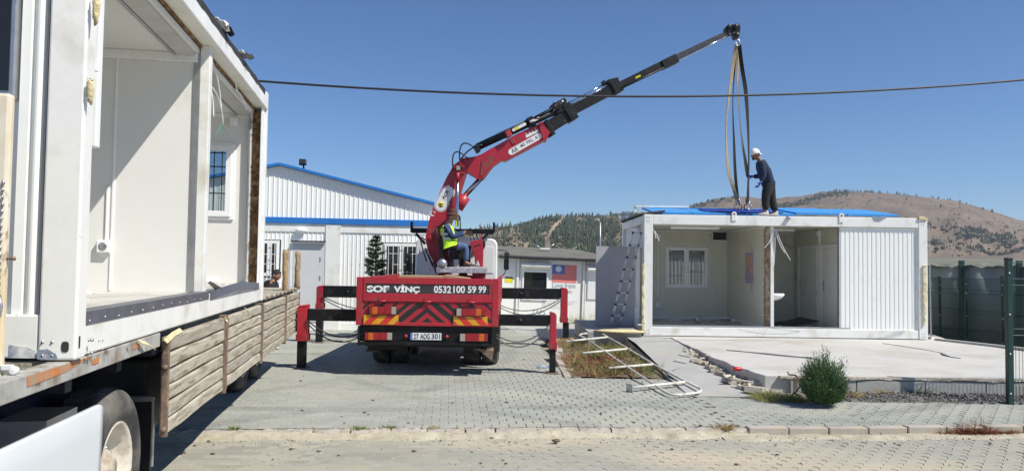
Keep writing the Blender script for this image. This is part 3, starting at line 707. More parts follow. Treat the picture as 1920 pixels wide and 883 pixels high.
# open door leaf, hinged on the side wall
dr_ = MB(); dy = CF+1.52; a1 = on(1117, 500, 18.45).x; dr_.box(a1, cx0+.05, 18.43, 18.475, on(1140, 611, 18.45).z, on(1140, 462, 18.45).z)
dr_ = dr_.build('door', greyp, cab, bevel=.004, label='grey steel door standing wide open on the left side')
b = MB(); hx = a1+.07; b.box(hx-.015, hx+.015, 18.42, 18.43, 1.2, 1.4); b.box(hx-.01, hx+.11, 18.385, 18.4, 1.33, 1.35); b.box(hx-.01, hx+.01, 18.385, 18.425, 1.33, 1.35); b.build('door_handle', steel, dr_, bevel=.003)
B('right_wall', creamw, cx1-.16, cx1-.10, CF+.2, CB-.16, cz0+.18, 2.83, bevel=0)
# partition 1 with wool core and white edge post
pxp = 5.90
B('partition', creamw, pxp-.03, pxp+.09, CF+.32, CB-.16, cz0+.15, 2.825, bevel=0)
b = MB(); vs = []; n = 60
for i in range(n+1):
    z = cz0+.2+(2.82-cz0-.2)*i/n
    for x, y in ((pxp-.03, CF+.32), (pxp-.03, CF+.17), (pxp+.05, CF+.16), (pxp+.05, CF+.32)): vs.append((x+random.uniform(-.012, .012), y+random.uniform(-.02, .01), z))
b.add(vs, [(4*i+j, 4*i+(j+1) % 4, 4*i+4+(j+1) % 4, 4*i+4+j) for i in range(n) for j in range(4)]); b.build('exposed_insulation', M('tan_mineral_wool', (.30, .19, .10), .95, 0, .4, 12, 1, 50, (.55, .45, .32), .55, 9), cab, label='rusty brown mineral wool showing in the cut partition edge')
B('partition_post', white, pxp+.055, pxp+.13, CF+.10, CF+.19, cz0+.2, cz1-.23)
# partition 2 with two doors, facing left
qx = 7.68
B('cubicle_wall', creamw, qx, qx+.07, CF+.2, CB-.16, cz0+.15, 2.825, bevel=0)
B('cubicle_post', panelw, qx-.05, qx, 18.42, 18.50, cz0+.15, 2.82)
for y0, y1 in ((18.62, 19.75), (17.3, 18.3)):
    d_ = B('door', panelw, qx-.03, qx-.002, y0, y1, cz0+.18, 2.36)
    b = MB(); b.box(qx-.042, qx-.001, y0-.06, y0-.002, cz0+.16, 2.43); b.box(qx-.042, qx-.001, y1+.002, y1+.06, cz0+.16, 2.43); b.box(qx-.04, qx-.001, y0-.002, y1+.002, 2.362, 2.43); b.build('door_frame', upvc, d_, bevel=.003)
    b = MB(); b.box(qx-.045, qx-.03, y1-.13, y1-.09, 1.3, 1.55); b.box(qx-.075, qx-.06, y1-.22, y1-.1, 1.47, 1.49); b.box(qx-.07, qx-.04, y1-.12, y1-.1, 1.47, 1.49); b.build('door_handle', steel, d_, bevel=.003)
b = MB(); b.box(qx-.08, qx, 18.40, 18.55, 2.66, 2.78); b.build('junction_box', upvc, cab, bevel=.01)
# front corrugated sheet right
fx0 = on(1576, 500, CF).x
b = MB(); corrug(b, fx0, cx1-.25, cz0+.2, cz1-.23, CF+.05, .1, .011, 1, flat=.22); b.build('front_cladding', cladw, cab, fix=False)
b = MB(); b.box(fx0-.02, fx0-.001, CF+.04, CF+.12, cz0+.2, cz1-.23); b.build('cladding_edge', steel, cab); b = MB(); b.box(cx1-.25, cx1-.2, CF+.03, CF+.12, cz0+.2, cz1-.23); b.build('cladding_edge', white, cab)
B('inner_board', creamw, fx0, cx1-.2, CF+.075, CF+.115, cz0+.2, cz1-.23, bevel=0)
for i in range(9): bolts(cab, [(fx0+.1+i*.2, CF+.03, 1.62)], .007)
# top fixings
for px in (1376, 1577):
    x = on(px, 410, CF).x; b = MB(); pr = [(x-.055, cz1-.12), (x+.055, cz1-.12), (x+.055, cz1+.05), (x+.035, cz1+.085), (x-.035, cz1+.085), (x-.055, cz1+.05)]
    b.prism([(a, CF-.03, c) for a, c in pr], (0, .016, 0)); l_ = b.build('lifting_lug', white, cab, bevel=.004)
    b = MB(); b.lathe((x, CF-.0305, cz1+.035), (0, -1, 0), [(0, .022), (.003, .022), (.003, .0001)], 12); b.build('lug_hole', plastic, l_)
# vent, light fitting, socket, conduit, poster
vx0 = on(1337, 440, CB-.2).x; vx1 = on(1362, 440, CB-.2).x
vz0 = on(1350, 450, CB-.2).z; vz1 = on(1350, 437, CB-.2).z
B('vent_frame', panelw, vx0-.03, vx1+.03, CB-.2, CB-.161, vz0-.04, vz1+.03)
B('vent', dkin, vx0, vx1, CB-.212, CB-.2, vz0, vz1, bevel=0)
x = on(1233.5, 500, CB-.17).x
b = MB(); b.box(x-.012, x+.012, CB-.18, CB-.161, 1.0, 2.7); b.build('conduit', upvc, cab)
B('socket', upvc, x-.05, x+.05, CB-.2, CB-.161, on(1233, 576, CB-.2).z, on(1233, 569, CB-.2).z+.02); B('junction_box', upvc, x-.06, x+.06, CB-.21, CB-.161, 2.6, 2.74)
B('ceiling_light', upvc, 3.9, 5.1, 18.2, 18.35, 2.77, 2.829); B('ceiling_light', upvc, 6.3, 7.1, 18.6, 18.75, 2.77, 2.829)
ps = thing('poster', 'lilac poster with an orange child-like drawing on the cabin partition', 'poster', (pxp-.035, 18.4, 1.7))
b = MB(); b.box(pxp-.036, pxp-.032, 18.02, 18.62, 1.46, 2.22); b.build('sheet', plil, ps)
random.seed(5); b = MB()
for k in range(7):
    c = Vector((pxp-.0375, 18.3+random.uniform(-.14, .14), 1.93+random.uniform(-.18, .2))); a0 = random.uniform(0, 6)
    b.tube([c+Vector((0, math.cos(a0+t*.6)*.07, math.sin(a0+t*.6)*.09)) for t in range(7)], .012, 5)
b.build('drawing', pora, ps)
# foam and damage on posts
def ragged(nm, mat, x0, x1, y0, y1, z0, z1, par, n=24, amp=.03, label=None):
    b = MB(); vs = []
    for i in range(n+1):
        z = z0+(z1-z0)*i/n; q = random.uniform(.25, 1)
        for (x, y) in ((x0, y1), (x0+(0), y0), (x0+(x1-x0)*q, y0), (x0+(x1-x0)*q, y1)): vs.append((x+random.uniform(-amp, amp)*.3, y+random.uniform(-amp, amp)*.3, z))
    b.add(vs, [(4*i+j, 4*i+(j+1) % 4, 4*i+4+(j+1) % 4, 4*i+4+j) for i in range(n) for j in range(4)]+[(0, 1, 2, 3), tuple(4*n+j for j in range(4))]); return b.build(nm, mat, par, label=label)
ragged('foam_strip', foam, cx0-.035, cx0+.03, CF-.05, CF+.06, .35, 1.9, cab)
ragged('foam_strip', foam, cx1-.12, cx1-.03, CF-.05, CF-.012, .6, 1.95, cab)
ragged('foam_strip', foam, cx1-.2, cx1+.0, CF-.04, CF+.05, 2.99, 3.07, cab, 6)
# hanging wires
random.seed(9)
for (px, py, qx_, qy, sg) in ((1450, 428, 1432, 466, .05), (1450, 428, 1446, 468, -.03), (1455, 430, 1472, 475, -.05), (1456, 432, 1482, 488, -.03), (1453, 428, 1451, 500, .01), (1222, 424, 1236, 452, .02), (1223, 425, 1230, 448, .015)):
    a = on(px, py, CF+.08); c = on(qx_, qy, CF+.02); b = MB(); b.tube(crv(a, c, sg, 10, (1, 0, -.3)), .007, 5); b.build('loose_wire', whitec, cab)
# blue roof sheets on top (slightly pitched), dark tarp
def roofz(y): return cz1+.02+(y-CF-.25)*.142
for x0, x1, dz in ((cx0+.30, 4.2, 0), (4.22, 5.4, .0), (5.42, 6.6, .0), (6.62, 7.8, .035), (7.82, 9.0, .02)):
    b = MB(); y0, y1 = CF+.3, 19.0
    b.prism([(x0, y0, roofz(y0)+dz), (x1, y0, roofz(y0)+dz), (x1, y0, roofz(y0)+dz+.05), (x0, y0, roofz(y0)+dz+.05)], (0, y1-y0, roofz(y1)-roofz(y0)))
    b.build('roof_sheet', bluer, cab)
b = MB(); b.box(cx0+.18, cx1-.18, CF+.13, CB-.1, 2.875, 2.99); b.build('roof_core', felt, cab)
b = MB(); n = 26; m_ = 12; vs = []
for i in range(n+1):
    for j in range(m_+1):
        x = 4.62+(6.35-4.62)*i/n+.1*math.sin(j*.8); y = CF+.42+(1.35)*j/m_+.05*math.sin(i*.5); vs.append((x, y, roofz(y)+.062+.012*noise.noise(Vector((x*4, y*4, 0)))+.012*noise.noise(Vector((x*15, y*12, 0)))))
b.add(vs, [(i*(m_+1)+j, (i+1)*(m_+1)+j, (i+1)*(m_+1)+j+1, i*(m_+1)+j+1) for i in range(n) for j in range(m_)], True)
tp = b.build('tarpaulin', blueq, origin=(5.4, 17.9, 3.2)); tag(tp, 'crumpled dark blue tarpaulin on the cabin roof under the hanging slings', 'tarpaulin')
# torn felt on beam
def scrap(nm, c, s_, mat, lab, cat='scrap', seed=1, squash=.5):
    random.seed(seed); b = MB(); n = 5; vs = []
    for i in range(n+1):
        for j in range(n+1): vs.append(Vector(((i/n-.5)*s_*2, (j/n-.5)*s_*1.2, random.uniform(-1, 1)*s_*.28+s_*squash*.4)))
    b.add(vs, [(i*(n+1)+j, (i+1)*(n+1)+j, (i+1)*(n+1)+j+1, i*(n+1)+j+1) for i in range(n) for j in range(n)]); o = b.build(nm, mat)
    sm = o.modifiers.new('thick', 'SOLIDIFY'); sm.thickness = .006; o.location = c; o.rotation_euler = (random.uniform(.2, .8), random.uniform(-.3, .3), random.uniform(0, 3)); return tag(o, lab, cat)
scrap('torn_felt', on(1478, 409, CF-.03), .08, steel, 'crumpled silver scrap stuck on the front beam of the cabin right of the worker', seed=4)
b = MB(); b.prism([on(1636, 406, CF-.02), on(1665, 406, CF-.02), on(1650, 415, CF-.02), on(1640, 414, CF-.02)], (0, .008, 0)); b.build('torn_membrane', steel, cab)
# glass/steel sheet standing at right end
b = MB(); p0 = on(1743, 640, 17.15); p1 = on(1752, 640, 17.5); b.prism([(p0.x+.0, 17.12, .27), (p1.x+.04, 17.7, .27), (p1.x+.0, 17.7, 2.9), (p0.x-.02, 17.12, 2.9)], (.02, 0, 0))
tag(b.build('metal_sheet', steel, origin=(9.6, 17.3, .27)), 'tall grey metal sheet standing against the right end of the cabin', 'metal sheet')
# things inside the cabin
snk = thing('wash_basin', 'white wash basin jutting out behind the cabin partition', 'basin', (6.05, 17.5, 1.15))
b = MB(); c = on(1466, 555, 17.45); c = Vector((6.18, 17.6, c.z)); b.lathe((c.x, c.y, c.z+.06), (0, 0, -1), [(.0, .24), (.0, .27), (.04, .28), (.12, .22), (.17, .10), (.17, .001)], 20); b.lathe((c.x, c.y, c.z+.06), (0, 0, -1), [(0, .24), (.06, .19), (.10, .001)], 20)
b.v = [(pxp+.09+(x-pxp-.09)*1.0 if x > pxp+.09 else pxp+.09, y, z) for x, y, z in b.v]; b.build('bowl', porc, snk)
b = MB(); b.tube([c+Vector((-.05, .0, .06)), c+Vector((-.05, 0, .16)), c+Vector((.03, 0, .17)), c+Vector((.04, 0, .14))], .012, 7); b.build('tap', rod, snk)
b = MB(); n = 12; vs = []
for i in range(n+1):
    t = i/n; x = 6.5+.75*t; z = cz0+.17+.02*math.sin(t*3)+.16*t**2
    vs += [(x, 17.6-.1*t, z), (x-.15, 18.3, z+.03)]
b.add(vs, [(2*i, 2*i+2, 2*i+3, 2*i+1) for i in range(n)], True); o = b.build('bent_sheet', plastic, origin=(6.9, 17.8, .5)); sm = o.modifiers.new('t', 'SOLIDIFY'); sm.thickness = .02
tag(o, 'curled dark sheet lying on the cabin floor by the two inner doors', 'sheet')
fz = cz0+.15
for k, (px, py, sx, sy, sz, mt, lb) in enumerate(((1309, 603, .10, .09, .17, steel, 'crumpled metal duct piece standing on the cabin floor below the window'), (1362, 597, .22, .12, .09, panelw, 'white crumpled bundle on the cabin floor near the partition'), (1377, 600, .08, .06, .08, upvc, 'small white box on the cabin floor beside the crumpled bundle'), (1467, 611, .12, .1, .05, panelw, 'flat white offcut on the floor just right of the partition post'), (1262, 598, .25, .1, .035, panelw, 'long pale offcut lying on the cabin floor under the left of the window'))):
    p = G(px, py+3, fz); b = MB(); b.ell((0, 0, sz/2), (sx, sy, sz*.55), 7, 4, jit=.5); o = b.build('debris', mt); o.location = (p.x, min(p.y, CB-.35), fz)
    for f in o.data.polygons: f.use_smooth = False
    tag(o, lb, 'debris')
random.seed(21); b = MB()
for i in range(190):
    x = random.uniform(cx0+.3, 7.5); y = random.uniform(CF+.25, CB-.4); s_ = random.uniform(.01, .05)
    b.box(x-s_*2, x+s_*2, y-s_, y+s_, fz, fz+s_*.3, Matrix.Rotation(random.uniform(0, 3), 3, 'Z'))
b.build('floor_litter', concb, cab, kind='stuff')
# skeleton roof frames left behind the cabin
fr_ = thing('roof_frame', 'white metal roof frame lying on top at the left rear of the cabin', 'roof frame', (3.0, 19.0, 3.0))
b = MB(); a = on(1190, 387, 18.6); c = on(1292, 388, 18.6); b.bar(a, c, .08, .05); b.build('rail', white, fr_)
b = MB(); b.bar(on(1191, 387, 18.6), on(1191, 399, 18.6), .05, .06); b.bar(on(1191, 397, 18.6), on(1205, 399, 18.6), .06, .04); b.build('upright', white, fr_)
b = MB(); b.bar(on(1160, 399, 19.6), on(1182, 399, 19.6), .1, .04); b.bar(on(1161, 399, 19.6), on(1161, 411, 19.6), .05, .05); b.bar(on(1161, 408, 19.6), on(1183, 406, 19.6), .1, .08); b.build('rail', white, fr_)
b = MB(); n = 24; vs = []
for i in range(n+1):
    t = i/n; p = on(1152+(1203-1152)*t, 415-(415-403)*t, 20.2-3.2*t); zz = .022*(1 if i % 2 else -1)
    vs += [(cx0-.06, p.y, cz1-.01+.03+zz), (cx0+.5, p.y, cz1+.10+zz)]
b.add(vs, [(2*i, 2*i+2, 2*i+3, 2*i+1) for i in range(n)]); o = b.build('corrugated_roof_edge', felt, cab); o.modifiers.new('t', 'SOLIDIFY').thickness = .012
b = MB(); p = on(1187, 430, 17.9); b.ell((cx0+.03, 18.0, p.z), (.09, .14, .08), 12, 8); o = b.build('wall_lamp', upvc, cab)
# ================================================================== LADDER
lad = thing('ladder', 'silver telescopic ladder leaning against the left side of the open cabin', 'ladder', G(1153, 612, .36))
LT = [on(1190, 436, 17.35), on(1199, 437, 17.25)]; LB = [G(1146, 611, .23), G(1160, 612, .23)]
LB = [G(1146, 611, .36), G(1160, 612, .36)]
bot = (LB[0]+LB[1])/2; topc = (LT[0]+LT[1])/2; side = Vector((.125, .085, 0))
for s_ in (-1, 1):
    for k in range(8):
        a = bot.lerp(topc, k/8)+side*s_*(1.0-.15*k/8); c = bot.lerp(topc, (k+1)/8)+side*s_*(1.0-.15*(k+1)/8)
        b = MB(); b.tube([a, c], .030-.0016*k, 10); r_ = b.build('rail', alu, lad)
        b = MB(); b.tube([a.lerp(c, .93), c+(c-a)*.04], .038-.0016*k, 10); b.build('collar', plastic, r_)
for k in range(1, 9):
    a = bot.lerp(topc, (k-.03)/8); q = side*(1-.15*k/8); b = MB(); b.bar(a-q, a+q, .035, .022); b.build('rung', alu, lad)
# ================================================================== TRAILER + CONTAINER ON IT (left)
TA = RA(9.6); TO = Vector((-1.585-.169*3.75, 3.75, 0))
TM = Matrix.Translation(TO) @ Matrix.Rotation(TA, 4, 'Z')
def tl(px, py, ax, c): return onl(TM, px, py, ax, c)
trl = thing('flatbed_trailer', 'old flatbed trailer with wooden drop sides carrying a white cabin', 'trailer', TO, TA)
def T(nm, mat, *a, bevel=.005, label=None, par=None):
    b = MB(); b.box(*a); return b.build(nm, mat, par or trl, local=True, bevel=bevel, label=label)
gy0 = tl(300, 700, 0, 0).y
T('deck', board, -2.42, -.101, .02, 10.0, 1.268, 1.345)
T('side_rail', M('pale_painted_rail', (.40, .40, .37), .6, 0, .15, 4, .1, 20, (.22, .17, .12), .45, 5, patch=((.12, .07, .05), 11, .58, .64, .8)), -.10, -.0, -2.4, gy0-.02, 1.25, 1.345)
for (a_, b_, c_, d_) in ((82, 713, 96, 700), (173, 684, 186, 671), (250, 655, 262, 645)):
    qa, qb = tl(a_, b_, 0, .004), tl(c_, d_, 0, .004); T('reflector_stripe', orf, -.003, .004, qa.y, qb.y, min(qa.z, qb.z), max(qa.z, qb.z)+.004, bevel=0)
b = MB(); b.prism([(.0012, -.44, 1.338), (.0012, -.44, 1.292), (.0012, -.05, 1.300), (.0012, .30, 1.338)], (.002, 0, 0)); b.build('orange_band', orf, trl, local=True)
T('chassis_beam', navy, -.85, -.70, -2.5, 9.8, .85, 1.265); T('chassis_beam', navy, -1.75, -1.6, -2.5, 9.8, .85, 1.265)
T('side_rail', navy, -.16, -.06, gy0, 10.0, 1.18, 1.265)
for y in [-.4+i*.8 for i in range(13)]: T('cross_member', navy, -2.4, -.17, y, y+.09, 1.12, 1.262, bevel=0)
T('shade_panel', navy, -.6, -.55, -2.5, 1.5, .45, 1.15)  # added dark panel that gives the deep shade under the trailer
T('tool_box', dkin, -.8, -.2, 1.95, 2.9, .55, 1.1, bevel=.02)
# gates
gates = [gy0, gy0+2.0, gy0+4.15, gy0+6.4, gy0+8.25]
random.seed(31)
for gi in range(4):
    a, c = gates[gi]+.04, gates[gi+1]-.04
    gt = MB(); gt.box(.0, .045, a, a+.035, .60, 1.30); gt = gt.build('side_gate', rustd, trl, local=True, bevel=.004, label='weathered wooden drop side hanging closed, gate %s from the front' % ('first', 'second', 'third', 'last')[gi])
    b = MB(); b.box(.0, .045, c-.035, c, .60, 1.30); b.build('gate_frame', rustd, gt, local=True)
    zz = .605; hts = [.113]*6
    for k in range(6):
        h = .118; bm_ = MB(); n = 10; vs = []
        off = random.uniform(-.004, .004); wv = random.uniform(0, 6)
        for i in range(n+1):
            y = a+.036+(c-a-.072)*i/n; d1 = .004*math.sin(i*.8+wv)+random.uniform(-.002, .002)
            for (x, z) in ((-.015, zz+.004), (.024+off, zz+.004+d1), (.036+off, zz+.016+d1), (.034+off, zz+h-.022+d1), (.016+off, zz+h-.008+d1), (-.015, zz+h-.008)): vs.append((x, y, z))
        bm_.add(vs, [(i*6+j, i*6+(j+1) % 6, i*6+6+(j+1) % 6, i*6+6+j) for i in range(n) for j in range(6)]+[tuple(range(6)), tuple(n*6+j for j in range(6))])
        bm_.build('board', board, gt, local=True); zz += h
    for z in (.66, 1.1):
        b = MB(); b.lathe((.03, a-.015, z), (0, 1, 0), [(-.035, .001), (-.035, .018), (.035, .018), (.035, .001)], 8); b.build('hinge', rustd, gt, local=True)
for gi in range(1, 4):
    p_ = T('gate_post', rustd, -.03, .05, gates[gi]-.018, gates[gi]+.018, .57, 1.33, label='rusty steel post between two drop sides')
# deck boards visible at the rear and stakes
for i in range(9):
    y = 6.05+i*.43; T('deck_board', board, -2.3, -.0, y, y+.40, 1.346, 1.37+random.uniform(0, .012))
    b = MB(); b.box(.001, .02, y+.16, y+.22, 1.35, 1.385); b.build('deck_hook', rustd, trl, local=True)
for n_, (px, py0, py1, yl, lab) in enumerate(((534, 556, 468, 8.2, 'nearer rough wooden stake standing on the trailer deck edge'), (557, 548, 471, 9.7, 'farther thin wooden stake standing at the trailer rear corner'))):
    q0 = tl(px, py0, 0, -.06); 
    q1 = tl(px+1, py1, 0, -.06); b = MB(); n = 9
    pts = [Vector((-.06+random.uniform(-.006, .006), q0.y+random.uniform(-.006, .006), 1.34+(q1.z-1.34)*i/n)) for i in range(n+1)]
    b.tube(pts, [.05+random.uniform(-.005, .005) for i in range(n+1)], 7)
    b.v = [tuple(TM @ Vector(q)) for q in b.v]; o = b.build('wooden_stake', stake, origin=TM @ pts[0]); tag(o, lab, 'stake')
# headboard post very near on the left
ky = -.42
hp = MB(); hx1 = tl(22, 500, 1, ky).x
hx1 -= .022; hp.box(hx1-.30, hx1, ky-.02, ky+.03, 1.245, 2.60); hp = hp.build('headboard_post', rust, trl, local=True, bevel=.015, label='cream steel post with flaking rust')
random.seed(8)
b = MB()
for i in range(24):
    z = 1.46+i*.032; s_ = random.uniform(.007, .013)
    b.ell((hx1-.014, ky-.026, z), (s_*.6, .008, s_), 6, 4, jit=.4)
b.build('chain', steel, hp, local=True)
b = MB(); b.lathe((hx1-.005, ky, 1.86), (1, 0, 0), [(-.01, .007), (.03, .007), (.032, .009), (.04, .009), (.041, .001)], 10); b.build('pin', rustd, hp, local=True)
b = MB(); b.tube([(hx1-.012, ky-.03, 1.70), (hx1-.0, ky-.033, 1.65), (hx1-.005, ky-.033, 1.61), (hx1-.018, ky-.03, 1.585)], .008, 8); b.build('hook', steel, hp, local=True)
b = MB(); b.box(hx1-.0, hx1+.05, ky-.02, ky+.0, 1.365, 1.39); b.lathe((hx1+.055, ky-.03, 1.365), (0, 1, 0), [(0, .001), (0, .018), (.03, .018), (.03, .001)], 12); b.prism([(hx1+.02, ky-.01, 1.37), (hx1+.05, ky-.01, 1.37), (hx1+.045, ky-.01, 1.31)], (0, .01, 0)); b.build('hinge', white, hp, local=True, bevel=.004)
b = MB(); b.lathe((hx1-.0, ky-.0, 1.285), (1, 0, 0), [(0, .018), (.055, .019), (.06, .012), (.06, .001)], 14); b.build('hinge_pipe', white, hp, local=True)
# wheels
def wheel(par, c, ax, R_o=.50, wd=.30, rimm=None, local=True, rr=.30, nm='wheel', lugs=10):
    c = Vector(c); ax = Vector(ax); b = MB()
    b.lathe(c, ax, [(0, rr-.01), (0, rr+.02), (.012, rr+.05), (.02, R_o-.09), (.0, R_o-.03), (-.02, R_o-.005), (-.05, R_o), (-wd+.05, R_o), (-wd+.02, R_o-.01), (-wd, R_o-.04), (-wd, rr)], 44)
    t = b.build(nm, rubber, par, local=local)
    b = MB()
    for k in range(36):
        a = 2*PI*k/36; r0 = ax.cross(Z).normalized(); u = r0*math.cos(a)+Z*math.sin(a); v = ax.cross(u)
        for (o1, o2) in ((-.055, -.12), (-.18, -.25)): b.bar(c+ax*o1+u*(R_o+.003), c+ax*o2+u*(R_o+.003)+v*.02, .035, .016, up=u)
    b.build('tread', rubber, t, local=local, kind='stuff')
    b = MB(); b.lathe(c, ax, [(.0, rr+.005), (.005, rr-.005), (-.01, rr-.025), (-.10, rr-.045), (-.13, rr-.06), (-.13, .16), (-.10, .14), (-.06, .12), (-.06, .08), (-.02, .075), (-.02, .001)], 36); b.build('rim', rimm or white, t, local=local)
    for k in range(lugs):
        a = 2*PI*k/lugs; r0 = ax.cross(Z).normalized(); u = (r0*math.cos(a)+Z*math.sin(a))*.135
        b = MB(); b.lathe(c+u-ax*.10, ax, [(0, .014), (.03, .014), (.03, .001)], 6); b.build('wheel_nut', steel, t, local=local)
    return t
wy = tl(212, 867, 0, -.16)
wc = (-.14, wy.y, .50)
rimm = M('dusty_white_rim', (.62, .58, .5), .5, 0, .1, 6, .1, 30, (.3, .22, .14), .4, 5)
wheel(trl, wc, (1, 0, 0), .51, .28, rimm); wheel(trl, (-2.3, wy.y, .50), (-1, 0, 0), .51, .28, rimm)
wheel(trl, (-.42, 7.1, .50), (1, 0, 0), .50, .28, rimm); wheel(trl, (-.42, 8.3, .50), (1, 0, 0), .50, .28, rimm)
T('axle', navy, -2.2, -.3, wy.y-.06, wy.y+.06, .44, .56); T('axle', navy, -2.2, -.3, 7.04, 7.16, .44, .56)
mf = T('mudflap', plastic, -.5, -.12, wy.y+.66, wy.y+.68, .22, .82); T('mudflap_bracket', steel, -.5, -.1, wy.y+.62, wy.y+.665, .82, .86, par=mf)
T('flap_stay', steel, -.11, -.09, wy.y+.60, wy.y+.63, .35, .86, par=mf)
# white side skirt in front of wheel
sk0 = tl(185, 772, 0, -.03); sk1 = tl(0, 835, 0, -.03)
b = MB(); n = 10; vs = []; ye = sk0.y; 
prof = [(-.040, 1.042), (-.015, 1.045), (-.006, 1.03), (-.002, .9), (.0, .7), (-.004, .5), (-.02, .3)]
for (x, z) in prof:
    for y in (-2.6, -.5, ye-.05, ye): vs.append((x, y-(1.0-z)*.10 if y > 0 or y == ye else y, z+(y-ye)*-.012-.01*(y == ye)))
b.add(vs, [(i*4+j, i*4+j+1, i*4+j+5, i*4+j+4) for i in range(len(prof)-1) for j in range(3)], True)
o = b.build('side_skirt', M('smooth_white_fairing', (.60, .635, .65), .5, 0, .02, 2, .0), trl, local=True); o.modifiers.new('t', 'SOLIDIFY').thickness = .02
b = MB(); b.box(-.45, -.2, wy.y-.9, wy.y-.5, .75, 1.0); b.build('mudguard', steel, trl, local=True)
# ---------------- container
CL = 5.95; c0, c1 = 1.352, 3.985
con = thing('site_container', 'white cabin with its long side removed, loaded on the flatbed trailer', 'cabin', TM @ Vector((0, 0, c0)), TA)
def cm(x, y, z): return (x, y, z-c0)
def K(nm, mat, x0, x1, y0, y1, z0, z1, bevel=.006, label=None, par=None):
    b = MB(); b.box(x0, x1, y0, y1, z0-c0, z1-c0); return b.build(nm, mat, par or con, local=True, bevel=bevel, label=label)
K('bottom_rail', white, -.14, 0, .12, CL-.12, c0, 1.565, bevel=.012); K('bottom_rail', white, -2.42, -2.28, .12, CL-.12, c0, 1.565)
K('end_rail', white, -2.28, -.15, .012, .14, c0+.01, 1.58, bevel=.01); K('end_rail', white, -2.28, -.17, CL-.14, CL-.01, c0, 1.565)
K('top_rail', white, -.14, .02, .12, CL-.12, 3.80, c1, bevel=.012); K('top_rail', white, -2.42, -2.28, .12, CL-.12, 3.80, c1)
K('end_rail', white, -2.28, -.17, .01, .14, 3.8, c1); K('end_rail', white, -2.28, -.17, CL-.14, CL-.01, 3.8, c1)
cp = K('corner_post', white, -.148, 0.03, 0, .125, c0, c1, bevel=.012)
K('corner_post', white, -.15, .004, CL-.12, CL, c0, c1+.05); K('corner_post', white, -2.425, -2.27, 0, .13, c0, c1); K('corner_post', white, -2.425, -2.27, CL-.12, CL, c0, c1)
# casting hole and bolts
b = MB(); hh = tl(122, 650, 1, -.003); n = 20
b.add([(hh.x+.018*math.copysign(abs(math.cos(2*PI*k/n))**.6, math.cos(2*PI*k/n)), -.0035, hh.z-c0+.027*math.copysign(abs(math.sin(2*PI*k/n))**.7, math.sin(2*PI*k/n))) for k in range(n)], [tuple(range(n))])
b.build('casting_hole', dkin, cp, local=True)
b = MB(); b.box(.0305, .033, .03, .045, 1.41-c0, 1.47-c0); b.build('casting_slot', dkin, cp, local=True)
for px, py in ((80, 641), (98, 641), (80, 666), (98, 666)):
    q = tl(px, py, 1, 0); b = MB(); b.lathe((q.x, 0, q.z-c0), (0, -1, 0), [(0, .0085), (.002, .0085), (.002, .006), (.008, .005), (.008, .0001)], 6); b.build('bolt', steel, cp, local=True)
for px, py in ((157, 637), (163, 637), (157, 661), (163, 661), (187, 638), (194, 637), (186, 655), (193, 654)):
    q = tl(px, py, 0, .007); b = MB(); b.lathe((.03 if px < 170 else 0, q.y, q.z-c0), (1, 0, 0), [(0, .011 if px < 170 else .005), (.004, .011 if px < 170 else .005), (.01, .006 if px < 170 else .003), (.01, .0001)], 6); b.build('bolt', steel, cp, local=True)
b = MB(); random.seed(2); b.prism([(-.146, -.002, 1.36-c0), (-.05, -.002, 1.357-c0), (-.06, -.002, 1.385-c0), (-.10, -.002, 1.41-c0), (-.146, -.002, 1.405-c0)], (0, -.003, 0)); b.build('worn_patch', M('blue_primer', (.22, .27, .33), .6, 0, .3, 14, .1, 30, (.7, .7, .66), .5, 12), cp, local=True)
b = MB(); b.prism([(-.28, .010, 1.365-c0), (-.152, .010, 1.362-c0), (-.16, .010, 1.40-c0), (-.20, .010, 1.42-c0), (-.28, .010, 1.43-c0)], (0, -.002, 0)); b.build('worn_patch', bpy.data.materials['blue_primer'], cp, local=True)
# end wall (faces the camera on the left): panel with a half round rib, gap
e_ = MB(); vs = []; prof = [(-.168, .09), (-.168, .06)]+[(-.175-.028*(1-math.cos(PI*k/8))/1.0+.0, .055-.03*math.sin(PI*k/8)) for k in range(9)]+[(-.24, .055), (-.245, .035), (-.29, .035), (-.295, .06), (-.9, .06), (-.92, .045), (-.95, .045), (-.97, .06), (-2.3, .06)]
for x, y in prof: vs += [(x, y, 1.581-c0), (x, y, 3.8-c0)]
e_.add(vs, [(2*i, 2*i+2, 2*i+3, 2*i+1) for i in range(len(prof)-1)]); e_.build('end_cladding', cladw, con, local=True, fix=False)
K('end_panel', white, -2.28, -.168, .085, .13, 1.58, 3.8, bevel=0)
K('corner_gap_shade', dkin, -.168, -.1482, .05, .10, 1.58, 3.8, bevel=0)  # dark filler, the shadow of the gap put into its colour
ew = K('end_window_frame', steel, -.62, -.302, .0, .058, 2.66, 3.72, label='grey metal window edge at the upper left')
K('pane', glassd, -.60, -.325, -.005, .0, 2.70, 3.68, par=ew, bevel=0)
# inside
K('floor', M('grey_vinyl_floor', (.55, .54, .50), .6, 0, .08, 2, .05, 8, (.42, .4, .35), .4, 3), -2.28, -.14, .13, CL-.14, 1.47, 1.575, bevel=0)
K('ceiling', panelw, -2.28, -.14, .13, CL-.14, 3.72, 3.77, bevel=0)
K('roof', tarp, -2.40, -.02, .02, CL-.02, 3.99, 4.01)
K('roof_core', wool, -.134, -.118, .14, CL-.14, 3.772, 3.798, bevel=0, label='brown insulation strip under the roof rail')
yp = tl(388, 300, 0, -.05).y
K('back_wall', panelw, -2.28, -2.22, .13, CL-.14, 1.576, 3.72, bevel=0)
K('partition', panelw, -2.22, -.14, yp, yp+.06, 1.576, 3.72, bevel=0)
K('partition_post', white, -.13, -.045, yp-.01, yp+.09, 1.566, 3.80)
K('panel_channel', steel, -.185, -.131, yp-.012, yp, 1.58, 3.72, bevel=.002)
